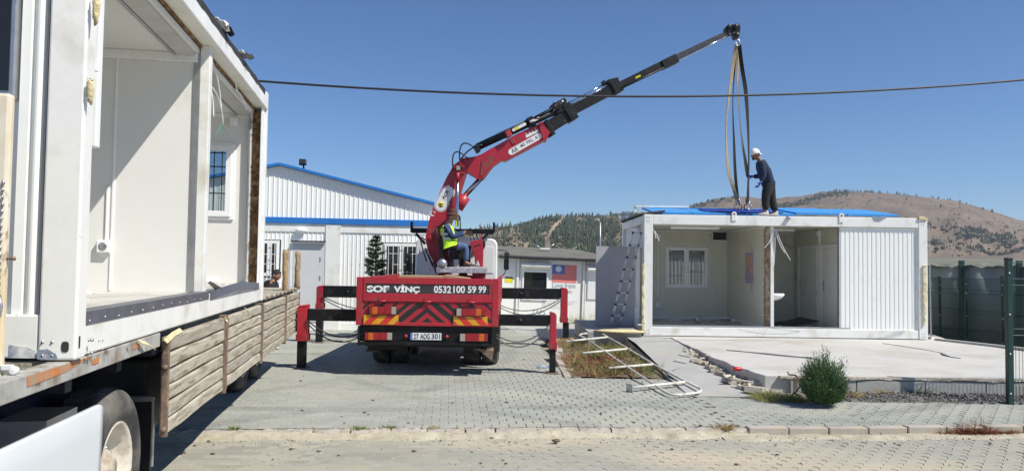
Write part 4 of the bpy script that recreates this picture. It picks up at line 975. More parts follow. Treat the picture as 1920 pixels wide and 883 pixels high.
xq = tl(209, 400, 1, yp).x
K('partition_trim', upvc, xq-.002, xq+.022, yp-.012, yp-.001, 1.58, 3.72)
K('cornice', upvc, -2.2, -.15, yp-.03, yp-.001, 3.64, 3.719)
K('cornice', upvc, -2.2, -.15, CL-.23, CL-.201, 3.66, 3.719)
K('ceiling_rail', steel, -.36, -.33, .14, yp-.02, 3.69, 3.72); K('ceiling_rail', steel, -.36, -.33, yp+.08, CL-.21, 3.69, 3.72)
K('ceiling_strip', M('galv_pale', (.5, .5, .48), .5, 0, .1, 4), -.325, -.17, .14, CL-.2, 3.695, 3.719)
q = tl(345, 68, 1, yp-.03)
K('junction_box', upvc, q.x-.06, q.x+.06, yp-.07, yp-.001, q.z-.06, q.z+.06)
q = tl(195, 462, 1, yp-.02)
K('conduit', upvc, q.x+.0, q.x+.022, yp-.018, yp-.001, q.z+.05, 2.5)
sc = K('socket', upvc, q.x-.055, q.x+.055, yp-.05, yp-.001, q.z-.055, q.z+.055, bevel=.01)
b = MB(); b.lathe((q.x, yp-.0505, q.z-c0), (0, -1, 0), [(0, .035), (.004, .035), (.002, .028), (-.0, .001)], 16); b.build('socket_ring', steel, sc, local=True)
# open white sash near the post
q0, q1 = tl(184, 292, 1, .5), tl(207, 292, 1, .5)
sa = K('open_sash', upvc, q0.x-.02, q1.x+.0, .28, .34, q0.z+.02, 3.7, label='white plastic window sash swung open behind the corner post')
b = MB(); hz_ = tl(195, 137, 1, .28).z-c0; xh = q1.x; b.box(xh-.075, xh-.045, .255, .28, hz_-.02, hz_+.06); b.box(xh-.12, xh+.015, .235, .25, hz_-.006, hz_+.012); b.build('handle', upvc, sa, local=True, bevel=.003)
# far end wall with a window opening
x0, x1 = -1.15, tl(440, 340, 1, CL-.2).x; z0, z1 = tl(410, 412, 1, CL-.2).z, tl(410, 268, 1, CL-.2).z
for a in ((-2.22, x0, 1.576, 3.72), (x1, -.15, 1.576, 3.72), (x0, x1, 1.576, z0), (x0, x1, z1, 3.72)): K('far_wall', panelw, a[0], a[1], CL-.2, CL-.14, a[2], a[3], bevel=0)
I_ = TM.to_3x3(); lx = I_ @ X; ly = I_ @ Y_
window(con, x0, x1, z0, z1, CL-.225, th=.1, fr=.07, leaves=((0, .40), (.44, 1)), gl=glass, xd=lx, yd=ly, org=TO, bars=((.52, .66, .78, .92), ((.5, .95, .88), (.5, .95, .35), (.6, .95, .7)), .11, greenp))
K('wall_joint', steel, tl(462, 400, 1, CL-.21).x-.006, tl(462, 400, 1, CL-.21).x+.006, CL-.205, CL-.199, 1.6, 3.7, bevel=0)
K('skirting', upvc, -2.2, -.5, CL-.215, CL-.201, 1.577, 1.64); K('junction_box', upvc, -.42, -.32, CL-.27, CL-.201, 3.56, 3.66)
# mineral wool pillar
b = MB(); vs = []; n = 80
for i in range(n+1):
    z = 1.58+(3.76-1.58)*i/n
    for x, y in ((-.15, CL-.13), (-.15, CL-.20), (-.05, CL-.20), (-.05, CL-.13)): vs.append((x+random.uniform(-.014, .014), y+random.uniform(-.016, .016), z-c0))
b.add(vs, [(4*i+j, 4*i+(j+1) % 4, 4*i+4+(j+1) % 4, 4*i+4+j) for i in range(n) for j in range(4)]); b.build('exposed_insulation', wool, con, local=True, label='ragged brown mineral wool beside the rear corner post')
K('post_channel', steel, -.185, -.172, CL-.28, CL-.15, 1.58, 3.78, bevel=0); K('post_channel', upvc, -.035, -.012, CL-.30, CL-.13, 1.58, 3.80, bevel=.003)
# sill flashing: grey strip on the rail with rivets, bent piece
q0 = tl(170, 600, 0, .003)
fl = K('sill_flashing', steel, .0005, .004, .16, 2.95, 1.512, 1.578, bevel=0, label='dark grey metal strip riveted along the sill')
fl.data.materials.clear(); dks = M('dull_grey_metal', (.20, .21, .24), .45, .6, .15, 5, .1, 20); fl.data.materials.append(dks)
K('sill_flashing', dks, -.12, .0, .16, 4.9, 1.576, 1.582, bevel=0, par=fl)
for i in range(12):
    b = MB(); b.lathe((.004, .24+i*.22, 1.53-c0+random.uniform(-.004, .012)), (1, 0, 0), [(0, .007), (.003, .006), (.004, .0001)], 8); b.build('rivet', steel, fl, local=True)
b = MB(); n = 14; vs = []
for i in range(n+1):
    t = i/n; y = 3.0+2.6*t; z = 1.50+.05*math.sin(t*3.1)-c0
    vs += [(.006+.03*math.sin(t*PI), y, z), (.003+.01*math.sin(t*PI), y, z+.075)]
b.add(vs, [(2*i, 2*i+2, 2*i+3, 2*i+1) for i in range(n)], True); b.build('bent_flashing', dks, con, local=True)
b = MB(); b.prism([(-.03, 3.35, 1.58-c0), (.0, 3.55, 1.58-c0), (.03, 2.86, 1.675-c0), (.02, 2.80, 1.665-c0)], (.006, 0, 0)); b.build('bent_flashing', dks, con, local=True)
# loose wires in second room, at post
random.seed(4)
for (px, py, qx_, qy, sg) in ((385, 92, 445, 172, .35), (385, 92, 415, 215, .22), (390, 150, 400, 222, .1), (392, 160, 418, 235, .18), (440, 168, 462, 205, .1)):
    a = tl(px, py, 0, -.12); c = tl(qx_, qy, 0, -.10); a.z -= c0; c.z -= c0
    b = MB(); b.tube(crv(a, c, sg*.5, 12, (.1, .5, .8)), .009, 6); b.build('loose_wire', whitec, con, local=True)
a = tl(416, 235, 0, -.1); a.z -= c0; b = MB()
for k in range(4): b.tube([a, a+Vector((.02*k-.03, .02*k-.03, -.06)), a+Vector((.03*k-.04, .03*k-.04, -.10))], .003, 4)
b.build('wire_ends', M('wire_green', (.1, .3, .25), .5), con, local=True)
# rooftop torn bits
for (px, py, s_, mt, sd, lb) in ((415, 36, .10, pwhite, 3, 'torn white and black roofing scrap, nearer one on the loaded cabin roof edge'), (420, 60, .10, felt, 5, 'black felt flap hanging beside the nearer torn scrap on the cabin roof edge'), (455, 105, .10, felt, 8, 'torn felt scrap farther along the loaded cabin roof edge'), (449, 96, .05, pwhite, 9, 'small white shred on the farther felt scrap of the loaded cabin roof')):
    q = tl(px, py, 0, .0); qw = TM @ Vector((0.0, q.y, c1+.05)); scrap('torn_felt', qw, s_, mt, lb, seed=sd)
b = MB(); b.v = []; pts = [(.022, y, 3.985+.02+.025*noise.noise(Vector((y*3, 0, 0)))-c0) for y in [1.6+i*.12 for i in range(34)]]
vs = []
for p in pts: vs += [(p[0]-.12, p[1], 3.99-c0), p, (p[0]+.002, p[1], 3.94-c0+.02*noise.noise(Vector((p[1]*5, 2, 0))))]
b.add(vs, [(3*i+j, 3*i+3+j, 3*i+4+j, 3*i+1+j) for i in range(len(pts)-1) for j in range(2)]); b.build('roof_membrane', felt, con, local=True)
# yellow foam blobs / tape
random.seed(6)
for (px, py, h, w2) in ((180, 15, .16, .02), (169, 172, .12, .02)):
    q = tl(px, py, 1, -.01); b = MB(); b.ell((q.x, -.008, q.z-c0), (w2, .012, h/2), 8, 10, jit=.5); b.build('foam_blob', foam, con, local=True)
for (px, py, qx_, qy) in ((262, 640, 288, 652), (340, 618, 310, 640), (425, 592, 424, 602), (460, 578, 468, 588)):
    a = tl(px, py, 0, .02); c = tl(qx_, qy, 0, .05); b = MB(); b.ribbon([a-Z*c0, a.lerp(c, .5)-Z*(c0-.01), c-Z*c0], (.02, .03, -.03), .004); b.build('foam_tape', foam, con, local=True)
b = MB(); random.seed(12)
for i in range(26):
    x = random.uniform(-1.2, -.2); y = random.uniform(.4, CL-.4); s_ = random.uniform(.008, .03); b.box(x-s_*2, x+s_*2, y-s_, y+s_, 1.577-c0, 1.577-c0+s_*.3, Matrix.Rotation(random.uniform(0, 3), 3, 'Z'))
b.build('floor_litter', panelw, con, local=True, kind='stuff')
ragged('foam_strip', foam, .0, .02, 0, .0, 0, 0, con) if False else None
# ================================================================== LEFT BUILDING
BA = RA(9.6); BO = on(500, 500, 19.8); BO = Vector((BO.x, BO.y, 0))
BMx = Matrix.Translation(BO) @ Matrix.Rotation(BA, 4, 'Z')
def bl_(px, py, c=0): return onl(BMx, px, py, 1, c)
bld = thing('prefab_building', 'white ribbed prefab building with a blue trimmed gable roof behind the trailer', 'building', BO, BA)
def Q(nm, mat, *a, bevel=.005, label=None, par=None):
    b = MB(); b.box(*a); return b.build(nm, mat, par or bld, local=True, bevel=bevel, label=label)
bz = bl_(600, 409).z; bz2 = bl_(600, 420).z; bz3 = bl_(600, 430).z
ap = bl_(525, 310); rr_ = bl_(811, 383); slope = (ap.z-rr_.z)/(rr_.x-ap.x); XR = 4.9; XL = -9.0
dx0, dx1 = bl_(547, 500).x, bl_(608, 500).x; dz1 = bl_(575, 458).z
Q('back_block', cladw, XL, XR, .35, 9.0, 0, bz3, bevel=0)
def cl2(x0, x1, z0, z1):
    b = MB(); corrug(b, x0, x1, z0, z1, .0, .115, .014, 1, flat=.72); return b.build('wall_cladding', cladw, bld, local=True, fix=False)
px0, px1 = bl_(611, 500).x, bl_(638, 500).x
w1a, w1b, w1z0, w1z1 = bl_(488, 500).x, bl_(523, 500).x, bl_(500, 518).z, bl_(500, 451).z
w2a, w2b, w2z0, w2z1 = bl_(719, 500).x, bl_(786, 500).x, bl_(760, 524).z, bl_(760, 457).z
cl2(dx0-.05, dx1+.05, dz1+.1, bz3-.08); cl2(w1b+.04, dx0-.05, .2, bz3-.08); cl2(w1a-.04, w1b+.04, w1z1+.03, bz3-.08); cl2(w1a-.04, w1b+.04, .2, w1z0-.03); cl2(-6.5, w1a-.04, .2, bz3-.08)
cl2(px1, w2a-.04, .2, bz3-.08); cl2(w2a-.04, w2b+.04, .2, w2z0-.03); cl2(w2a-.04, w2b+.04, w2z1+.03, bz3-.08); cl2(w2b+.04, XR-.02, .2, bz3-.08)
Q('base_rail', cladw, XL, XR, -.02, .1, 0, .2); Q('top_beam', white, XL, XR, -.03, .2, bz3-.08, bz2)
Q('corner_column', white, px0-.02, px1, -.05, .1, .0, bz2-.002)
for xx in (px0+.06, px1-.06):
    for dz in (.0,): bolts(bld, [BMx @ Vector((xx, -.05, bz2-.08)), BMx @ Vector((xx+.05, -.05, bz2-.08))], .012)
Q('blue_fascia', bluet, XL, XR, -.07, .2, bz2+.001, bz)
# gable
def zr(x): return ap.z-slope*abs(x-ap.x)
b = MB(); n = 110; prof = []
p_ = .125; x = -6.6
while x < XR:
    prof += [(x, 0), (x+.095, 0), (x+.10, .014), (x+.12, .014)]; x += p_
vs = []
for x, d in prof: vs += [(x, -d-.01, bz+.001), (x, -d-.01, zr(x)-.02)]
b.add(vs, [(2*i, 2*i+2, 2*i+3, 2*i+1) for i in range(len(prof)-1)]); b.build('gable_cladding', cladw, bld, local=True, fix=False)
rf = MB()
for s_, xe in ((1, XR+.2), (-1, -6.9)):
    vs = [(ap.x, -.12, ap.z), (xe, -.12, zr(xe)), (xe, 9.0, zr(xe)), (ap.x, 9.0, ap.z)]; rf.prism(vs, (0, 0, .05))
rf = rf.build('roof', bluet, bld, local=True)
b = MB(); b.bar((ap.x, -.15, ap.z+.02), (XR+.2, -.15, zr(XR+.2)+.02), .02, .07, up=Z); b.build('roof_edge', bluet, rf, local=True)
b = MB(); b.bar((ap.x, -.15, ap.z+.02), (-6.9, -.15, zr(-6.9)+.02), .02, .07, up=Z); b.build('roof_edge', bluet, rf, local=True)
Q('side_wall', cladw, XR-.12, XR-.05, 0.02, 9.0, .0, zr(XR)-.02, bevel=0)
# door
dd = Q('door', M('pale_grey_door', (.60, .61, .61), .5, 0, .03, 2), dx0+.03, dx1-.03, -.035, .01, .22, dz1)
Q('door_frame', white, dx0-.05, dx0+.025, -.03, .1, .2, dz1+.05, par=dd); Q('door_frame', white, dx1-.025, dx1+.05, -.03, .1, .2, dz1+.05, par=dd)
Q('door_hood', steel, dx0, dx1, -.12, .0, dz1+.002, dz1+.06, par=dd)
for z in (1.85, 1.35): Q('hinge', steel, dx1-.12, dx1-.09, -.05, -.036, z, z+.12, par=dd)
Q('handle', steel, dx0+.1, dx0+.16, -.06, -.036, 1.0, 1.25, par=dd)
Q('jamb', dkin, dx1+.05, dx1+.07, -.012, .05, .2, bz3-.09, bevel=0)
lx2 = I_ @ X
R9 = BMx.to_3x3()
window(bld, w1a, w1b, w1z0, w1z1, -.03, th=.1, fr=.05, leaves=((0, .49), (.51, 1)), gl=glassd, xd=R9 @ X, yd=R9 @ Y_, org=BO, bars=((.0, .2, .4, .6, .8, 1.0), ((0, 1, .1), (0, 1, .97), (.0, .4, .62), (.2, .6, .35), (.6, 1, .62), (.4, 1, .35)), -.11, white))
window(bld, w2a, w2b, w2z0, w2z1, -.03, th=.1, fr=.05, leaves=((0, .49), (.51, 1)), gl=glassd, xd=R9 @ X, yd=R9 @ Y_, org=BO, bars=((.0, .13, .26, .4, .53, .66, .8, .93, 1.0), ((0, 1, .1), (0, 1, .97), (.13, .4, .72), (.26, .66, .42), (.66, 1, .72), (.4, .8, .2)), -.11, white))
q = bl_(565, 432); b = MB(); b.ell((q.x, -.09, q.z), (.15, .07, .075), 14, 8); b.build('wall_lamp', upvc, bld, local=True)
q = bl_(568, 320); b = MB(); b.tube([(q.x, .3, zr(q.x)-.02), (q.x-.02, .25, zr(q.x)+.2)], .025, 7); fa = b.build('lamp_arm', plastic, bld, local=True)
b = MB(); b.box(q.x-.13, q.x+.06, .16, .3, zr(q.x)+.2, zr(q.x)+.34, Matrix.Rotation(-.3, 3, 'X')); b.build('floodlight', plastic, fa, local=True, bevel=.01)
for px in (661, 676, 691): bolts(bld, [BMx @ Vector((bl_(px, 494).x, -.02, bl_(px, 494).z))], .012)
# ================================================================== MIDDLE BUILDING with flag
MD = 23.6
mid = thing('aid_container', 'white container with printed flag and grey sheet roof behind the crane truck', 'container', on(1030, 600, MD), 0)
mid.location.z = 0
def m_(px, py, Y=MD): return on(px, py, Y)
mx0, mx1 = m_(900, 540).x, m_(1175, 540).x; mz = m_(1030, 484).z
def Mb(nm, mat, *a, bevel=.006, par=None, label=None):
    b = MB(); b.box(*a); return b.build(nm, mat, par or mid, bevel=bevel, label=label)
wxa, wxb = m_(980, 500).x, m_(1023, 500).x; wz1 = m_(1000, 511).z; wz0 = m_(1000, 560).z
Mb('wall', cladw, mx0, wxa, MD, MD+.1, 0, mz, bevel=0); Mb('wall', cladw, wxb, mx1, MD, MD+.1, 0, mz, bevel=0); Mb('wall', cladw, wxa, wxb, MD, MD+.1, 0, wz0, bevel=0); Mb('wall', cladw, wxa, wxb, MD, MD+.1, wz1, mz, bevel=0)
Mb('core', cladw, mx0, mx1, MD+.3, MD+4, 0, mz, bevel=0)
Mb('window_recess', dkin, wxa-.02, wxb+.02, MD+.12, MD+.14, wz0, wz1, bevel=0)
for a, c in ((965, 972), (1090.5, 1097)):
    Mb('corner_column', steel, m_(a, 500).x, m_(c, 500).x, MD-.03, MD+.0, 0, mz)
    Mb('column_face', white, m_(a+1, 500).x, m_(c-1.5, 500).x, MD-.045, MD-.031, 0, mz-.03)
wn = Mb('window', upvc, wxa-.05, wxa, MD-.04, MD+.06, wz0-.05, wz1+.05); Mb('frame', upvc, wxb, wxb+.05, MD-.04, MD+.06, wz0-.05, wz1+.05, par=wn); Mb('frame', upvc, wxa, wxb, MD-.04, MD+.06, wz1, wz1+.05, par=wn); Mb('frame', upvc, wxa, wxb, MD-.04, MD+.06, wz0-.05, wz0, par=wn)
Mb('shutter', shut, wxa, wxb-.12, MD+.02, MD+.04, wz0, wz1-.12, par=wn); Mb('pane', glassd, wxa, wxb, MD+.0, MD+.008, wz0, wz1, par=wn, bevel=0)
def hood(px_a, px_b, py):
    a = m_(px_a, py).x; c = m_(px_b, py).x; z = m_(px_a, py).z; b = MB(); b.prism([(a, MD, z), (a, MD-.16, z-.01), (a, MD-.22, z-.12), (a, MD-.2, z-.15), (a, MD, z-.22)], (c-a, 0, 0)); b.build('shutter_box', white, mid, bevel=.005)
hood(974, 1028, 492); hood(1099, 1140, 496)
sh = Mb('shutter', upvc, m_(1101, 500).x, m_(1140, 500).x, MD-.03, MD-.005, m_(1100, 560).z, m_(1100, 509).z)
for k in range(10):
    z = m_(1100, 560).z+.03+k*.08; Mb('shutter_slat', upvc, m_(1102, 500).x, m_(1139, 500).x, MD-.038, MD-.031, z, z+.066, par=sh, bevel=.003)
# roof
ez = m_(1030, 483).z; rz_ = m_(1000, 466, MD+1.9).z
b = MB(); b.prism([(mx0-.1, MD-.25, ez), (mx1+.1, MD-.25, ez-.02), (m_(1086, 466, MD+1.9).x, MD+1.9, rz_), (m_(944, 464, MD+1.9).x, MD+1.9, rz_)], (0, 0, .03))
b.prism([(mx0-.1, MD+4.2, ez), (m_(944, 464, MD+1.9).x, MD+1.9, rz_), (m_(1086, 466, MD+1.9).x, MD+1.9, rz_), (mx1+.1, MD+4.2, ez-.02)], (0, 0, .03))
b.prism([(mx1+.1, MD-.25, ez-.02), (mx1+.1, MD+4.2, ez-.02), (m_(1086, 466, MD+1.9).x, MD+1.9, rz_)], (0, 0, .03)); b.prism([(mx0-.1, MD-.25, ez), (m_(944, 464, MD+1.9).x, MD+1.9, rz_), (mx0-.1, MD+4.2, ez)], (0, 0, .03))
ro = b.build('roof', tarp, mid)
b = MB(); pts = [(mx0-.1+(mx1-mx0+.2)*i/40, MD-.27, ez-.03+.015*noise.noise(Vector((i*.7, 0, 0)))) for i in range(41)]; b.tube(pts, .055, 6); b.build('tarp_edge', felt, ro)
# flag print, writing
def pr(nm, mat, px0_, py0_, px1_, py1_, off): 
    a = m_(px0_, py1_); c = m_(px1_, py0_); return Mb(nm, mat, a.x, c.x, MD-off, MD-off+.0015, a.z, c.z, bevel=0)
pr('flag_print', pflr, 1033, 496.5, 1080, 529, .006); pr('flag_canton', pflb, 1033, 496.5, 1057, 513, .009)
b = MB(); c = m_(1045, 504); r1 = .085; vs = []
for k in range(24): a_ = 2*PI*k/24; r_ = .125 if k % 2 == 0 else .075; vs.append((c.x+r_*math.cos(a_), MD-.0115, c.z+r_*math.sin(a_)))
b.add(vs, [tuple(range(24))]); b.build('flag_sun', pwhite, mid)
def tx(s, mt, px0_, py0_, px1_, py1_, bold=0, sub=None): a = m_(px0_, py1_); c = m_(px1_, py0_); return text(s, mt, mid, (a.x, MD-.005, a.z), X, Z, c.x-a.x, c.z-a.z, bold, sub=sub)
tx('Love from', pgrey, 1034, 530, 1078, 539); tx('Taiwan', pgrey, 1040, 541.5, 1071, 549)
tx('TAPS', pgrey, 996, 581, 1022, 590)
tx('Barınma Konteyneri\nile desteklenmiştir\nKardeşlik için\ndayanışma ile', plg, 1015, 563, 1081, 579)
pr('yellow_sign', pyel, 944, 521, 959, 531, .006); pr('sign_header', pblack, 944.5, 521, 958.5, 523.5, .009)
b = MB(); fz_ = m_(956, 503); b.box(fz_.x-.12, fz_.x+.12, MD-.012, MD-.004, fz_.z-.2, fz_.z+.2); b.build('notice', pwhite, mid)
q = m_(990, 565); b = MB(); b.tube([(q.x-.1, MD-.006, q.z+.02), (q.x-.02, MD-.006, q.z), (q.x+.03, MD-.006, q.z+.04)], .015, 5); b.build('scribble', pyel, mid)
# roof strip lamp with rods
rl = thing('roof_antenna', 'white strip lamp with two thin rods on the grey roof of the flag container', 'lamp', m_(1018, 466, MD+1.2))
b = MB(); a = m_(1013, 466, MD+1.0); c = m_(1031, 466.5, MD+1.0); b.bar(a, c, .12, .05); b.build('lamp_body', upvc, rl)
for p_, q_ in (((1016, 466), (1000, 457)), ((1026, 466), (1039, 458))):
    b = MB(); b.tube([m_(*p_, MD+1.0), m_(*q_, MD+1.0)], .018, 5); b.build('rod', steel, rl)
# base terrace in front of the middle building
tr = MB(); tr.add([(.5, 18.8, .004), (2.5, 18.8, .004), (2.6, MD+.1, .004), (-.6, MD+.1, .004)], [(0, 1, 2, 3)]); tr.build('walkway', concg, kind='structure')
# street lamp far behind
lp = thing('street_lamp', 'thin grey street lamp standing on the slope behind the flag container', 'street lamp', on(1125, 482, 60))
b = MB(); b.tube([on(1125.3, 500, 60), on(1125.3, 417, 60)], [.09, .06], 8); b.build('pole', steel, lp)
b = MB(); b.tube([on(1125.3, 418, 60), on(1122, 412, 60), on(1117, 411, 60)], .05, 6); b.build('arm', steel, lp)
b = MB(); b.bar(on(1120, 411.5, 60), on(1115, 411, 60), .2, .08); b.build('lamp_head', steel, lp, bevel=.02)
# ================================================================== FENCES AND NET SHELTER (right)
def mesh_panel(par, p0, p1, z0, z1, n, rows, r=.0035, nm='mesh_panel'):
    p0 = Vector(p0); p1 = Vector(p1); b = MB(); d = (p1-p0).normalized(); nn = Vector((-d.y, d.x, 0))
    bends = [z0+(z1-z0)*f for f in rows]
    for i in range(n+1):
        q = p0.lerp(p1, i/n); pts = [q+Z*z0]
        for zb in bends[1:-1]: pts += [q+Z*(zb-.05), q+Z*zb+nn*.03, q+Z*(zb+.05)]
        pts.append(q+Z*z1); b.tube(pts, r, 4, cap=False)
    for zb in bends:
        for o in ((.0,) if zb in (bends[0], bends[-1]) else (-.045, .045)): b.tube([p0+Z*(zb+o), p1+Z*(zb+o)], r*1.1, 4, cap=False)
    return b.build(nm, greenp, par, fix=False)
def post(par, p, z0, z1, w_=.06):
    b = MB(); b.box(p[0]-w_/2, p[0]+w_/2, p[1]-w_/2, p[1]+w_/2, z0, z1-.01); o = b.build('post', greenp, par, bevel=.004)
    b = MB(); b.box(p[0]-w_/2-.003, p[0]+w_/2+.003, p[1]-w_/2-.003, p[1]+w_/2+.003, z1-.02, z1+.015); b.build('post_cap', plastic, o, bevel=.004)
    for z in (z0+.2, z0+.75, z0+1.3, z1-.2):
        b = MB(); b.lathe((p[0]-w_*.2, p[1]-w_/2, z), (0, -1, 0), [(0, .016), (.008, .014), (.012, .0001)], 8); b.build('clip', steel, o)
    return o
ff = thing('mesh_fence', 'dark green mesh fence starting at the post on the right of the pavement', 'fence', (7.0, 10.45, 0))
post(ff, (7.0, 10.45), -.05, 2.03, .075); post(ff, (9.6, 10.6), -.05, 2.03, .075); post(ff, (12.2, 10.75), -.05, 2.03, .075)
mesh_panel(ff, (7.04, 10.45, 0), (9.56, 10.6, 0), .03, 1.98, 50, (0, .14, .5, .86, 1)); mesh_panel(ff, (9.64, 10.6, 0), (12.16, 10.75, 0), .03, 1.98, 50, (0, .14, .5, .86, 1))
sf = thing('mesh_fence', 'dark green mesh fence running back along the right edge of the slab', 'fence', (11.0, 17.8, 0))
fp = []
for px, py, top in ((1762, 643, 519), (1812, 647, 517), (1880, 655, 518), (1925, 661, 512)):
    q = G(px, py, .05); fp.append(q); tz_ = on(px, top, q.y).z; post(sf, (q.x, q.y), .0, tz_, .055)
fp.insert(0, fp[0]+(fp[0]-fp[1]))
for a, c in zip(fp, fp[1:]): mesh_panel(sf, (a.x, a.y, 0), (c.x, c.y, 0), .08, 1.66, 46, (0, .2, .5, .8, 1), .004)
q = fp[-1]; q2 = Vector((12.1, 12.6, .26)); mesh_panel(sf, (q.x, q.y, 0), (q2.x, q2.y, 0), .08, 1.66, 46, (0, .2, .5, .8, 1), .003); post(sf, (q2.x, q2.y), .0, 1.8, .055)
b = MB(); b.prism([(9.62, 16.9, .26), (9.75, 16.95, .26), (11.7, 12.3, .26), (11.55, 12.2, .26)], (0, 0, .045)); b.build('fence_footing', concg, kind='structure')
sht = thing('net_shelter', 'long low grey sheeted shelter with a drooping shade net behind the right fence', 'shelter', (12, 19.0, 0))
# wall from left-back to right-front
wa = Vector((10.45, 19.6, 0)); wb = Vector((13.4, 15.2, 0)); 
def wz(px_top, t): return 2.05
b = MB(); n = 40; vs = []
for i in range(n+1):
    q = wa.lerp(wb, i/n)+Vector((.03*math.sin(i*1.3), .03*math.sin(i*1.3), 0)); vs += [q+Z*.0, q+Z*2.02]
b.add(vs, [(2*i, 2*i+2, 2*i+3, 2*i+1) for i in range(n)], True); o = b.build('sheet_wall', net, sht); o.modifiers.new('t', 'SOLIDIFY').thickness = .02
b = MB(); vs = []; wl = Vector((9.2, 20.2, 0))
b.box(9.0, 10.45, 19.6, 19.63, 0, 2.02); b.build('sheet_wall', net, sht)
for t, h in ((.0, 2.15), (.26, 2.1), (.5, 2.1), (.8, 2.1), (1, 2.1)):
    q = wa.lerp(wb, t); q = q+Vector((-.06, -.06, 0)); b = MB(); b.box(q.x-.05, q.x+.05, q.y-.05, q.y+.05, -.1, h); b.build('post', greenp, sht, bevel=.004)
b = MB(); n = 60; m2 = 8; vs = []; nn = Vector((.83, .55, 0))
for i in range(n+1):
    for j in range(m2+1):
        t = i/n; q = wa.lerp(wb, t*1.15-.15)+nn*(j/m2*2.6-.12); sag = .04*math.sin(PI*(t*5 % 1))*(1 if j < 2 else .4)
        z = 2.04+.12*min(1, j/3)-sag*.6+.03*noise.noise(Vector((i*.3, j*.7, 0)))-(.12 if j == 0 else 0)*(.5+.5*noise.noise(Vector((i*.45, 0, 1)))); vs.append(q+Z*z)
b.add(vs, [(i*(m2+1)+j, (i+1)*(m2+1)+j, (i+1)*(m2+1)+j+1, i*(m2+1)+j+1) for i in range(n) for j in range(m2)], True); b.build('shade_net', netd, sht)
# ================================================================== POWER CABLE
b = MB(); pts = []
P0, P1, P2 = on(480, 152, 12.5), on(1010, 179, 13.2), on(1920, 150, 14.4)
n = 60; 
for i in range(-16, n+14):
    x = P0.x+(P2.x-P0.x)*i/n; L0 = (x-P1.x)*(x-P2.x)/((P0.x-P1.x)*(P0.x-P2.x)); L1 = (x-P0.x)*(x-P2.x)/((P1.x-P0.x)*(P1.x-P2.x)); L2 = (x-P0.x)*(x-P1.x)/((P2.x-P0.x)*(P2.x-P1.x))
    pts.append((x, P0.y*L0+P1.y*L1+P2.y*L2, P0.z*L0+P1.z*L1+P2.z*L2))
b.tube(pts, .020, 6); tag(b.build('power_cable', plastic, origin=pts[30]), 'black overhead cable sagging across the sky in front of the crane boom', 'cable')
# ================================================================== CRANE TRUCK
TY = 12.2
trk = thing('crane_truck', 'red crane truck seen from behind with outriggers spread and boom raised', 'truck', (-1.39, TY, 0))
def pz(px, py, Y): return on(px, py, Y).z
def pxx(px, Y, py=560): return on(px, py, Y).x
def PB(nm, mat, px0, py0, px1, py1, Y, d, bevel=.005, par=None, label=None, front=0):
    c = (px0+px1)/2; x0, x1 = on(px0, (py0+py1)/2, Y).x, on(px1, (py0+py1)/2, Y).x; b = MB()
    b.box(x0, x1, Y-front, Y+d, pz(c, py1, Y), pz(c, py0, Y)); return b.build(nm, mat, par or trk, bevel=bevel, label=label)
X0, X1 = pxx(668, TY), pxx(935, TY); XC = (X0+X1)/2
zt = pz(802, 521, TY); zm = pz(802, 566, TY); zb = pz(802, 611, TY)
def TB(nm, mat, *a, bevel=.005, par=None, label=None):
    b = MB(); b.box(*a); return b.build(nm, mat, par or trk, bevel=bevel, label=label)
# tailgate
tg = TB('tailgate', redb, X0+.13, X1-.13, TY+.01, TY+.05, zm, zt-.01)
TB('corner_post', red, X0, X0+.11, TY-.01, TY+.1, zb, zt, bevel=.008); TB('corner_post', red, X1-.11, X1, TY-.01, TY+.1, zb, zt, bevel=.008)
zpa, zpb = pz(802, 533.5, TY), pz(802, 550.5, TY)
TB('frame_bar', red, X0+.115, X1-.115, TY-.02, TY+.01, zpa+.004, zt, par=tg); TB('frame_bar', red, X0+.115, X1-.115, TY-.02, TY+.01, zm, zpb-.004, par=tg)
TB('frame_bar', red, X0+.115, X0+.155, TY-.018, TY+.01, zpb-.004, zpa+.004, par=tg); TB('frame_bar', red, X1-.155, X1-.115, TY-.018, TY+.01, zpb-.004, zpa+.004, par=tg)
sg = TB('name_board', M('dark_sign_panel', (.045, .04, .045), .45, 0, .2, 8, .05), X0+.156, X1-.156, TY-.008, TY+.01, zpb-.003, zpa+.003, par=tg, bevel=0)
def ttx(s, px0, py0, px1, py1, bold, mt=pwhite, Y=TY-.0095, par=None, c=None, depth=0):
    a = on(px0, (py0+py1)/2, Y); e = on(px1, (py0+py1)/2, Y); cc = (px0+px1)/2
    return text(s, mt, par or trk, (a.x, Y, pz(cc, py1, Y)), X, Z, e.x-a.x, pz(cc, py0, Y)-pz(cc, py1, Y), bold)
ttx('SOF', 688, 535, 730, 548, .055); ttx('VİNÇ', 738, 533, 787, 550.5, .055)
ttx('0532', 813.5, 535.5, 846, 549.5, .03); ttx('100', 850, 535.5, 872, 549.5, .03); ttx('59', 877, 535.5, 893, 549.5, .03); ttx('99', 897, 535.5, 911.5, 549.5, .03)
b = MB()
for (a, c, y) in ((690, 700, 541.2), (722, 733, 541.2)):
    q0, q1 = on(a, y, TY), on(c, y, TY); b.box(q0.x, q1.x, TY-.0108, TY-.0100, q0.z-.007, q0.z+.007)
b.build('letter_slit', sg.data.materials[0], trk)
for px in (716, 801, 883):
    q = on(px, 562, TY); b = MB(); b.lathe((q.x-.07, TY-.03, zm+.005), (1, 0, 0), [(0, .001), (0, .016), (.14, .016), (.14, .001)], 8); b.build('hinge', redb, tg)
    TB('hinge_plate', redb, q.x-.05, q.x+.05, TY-.028, TY-.021, zm+.01, zm+.07, par=tg)
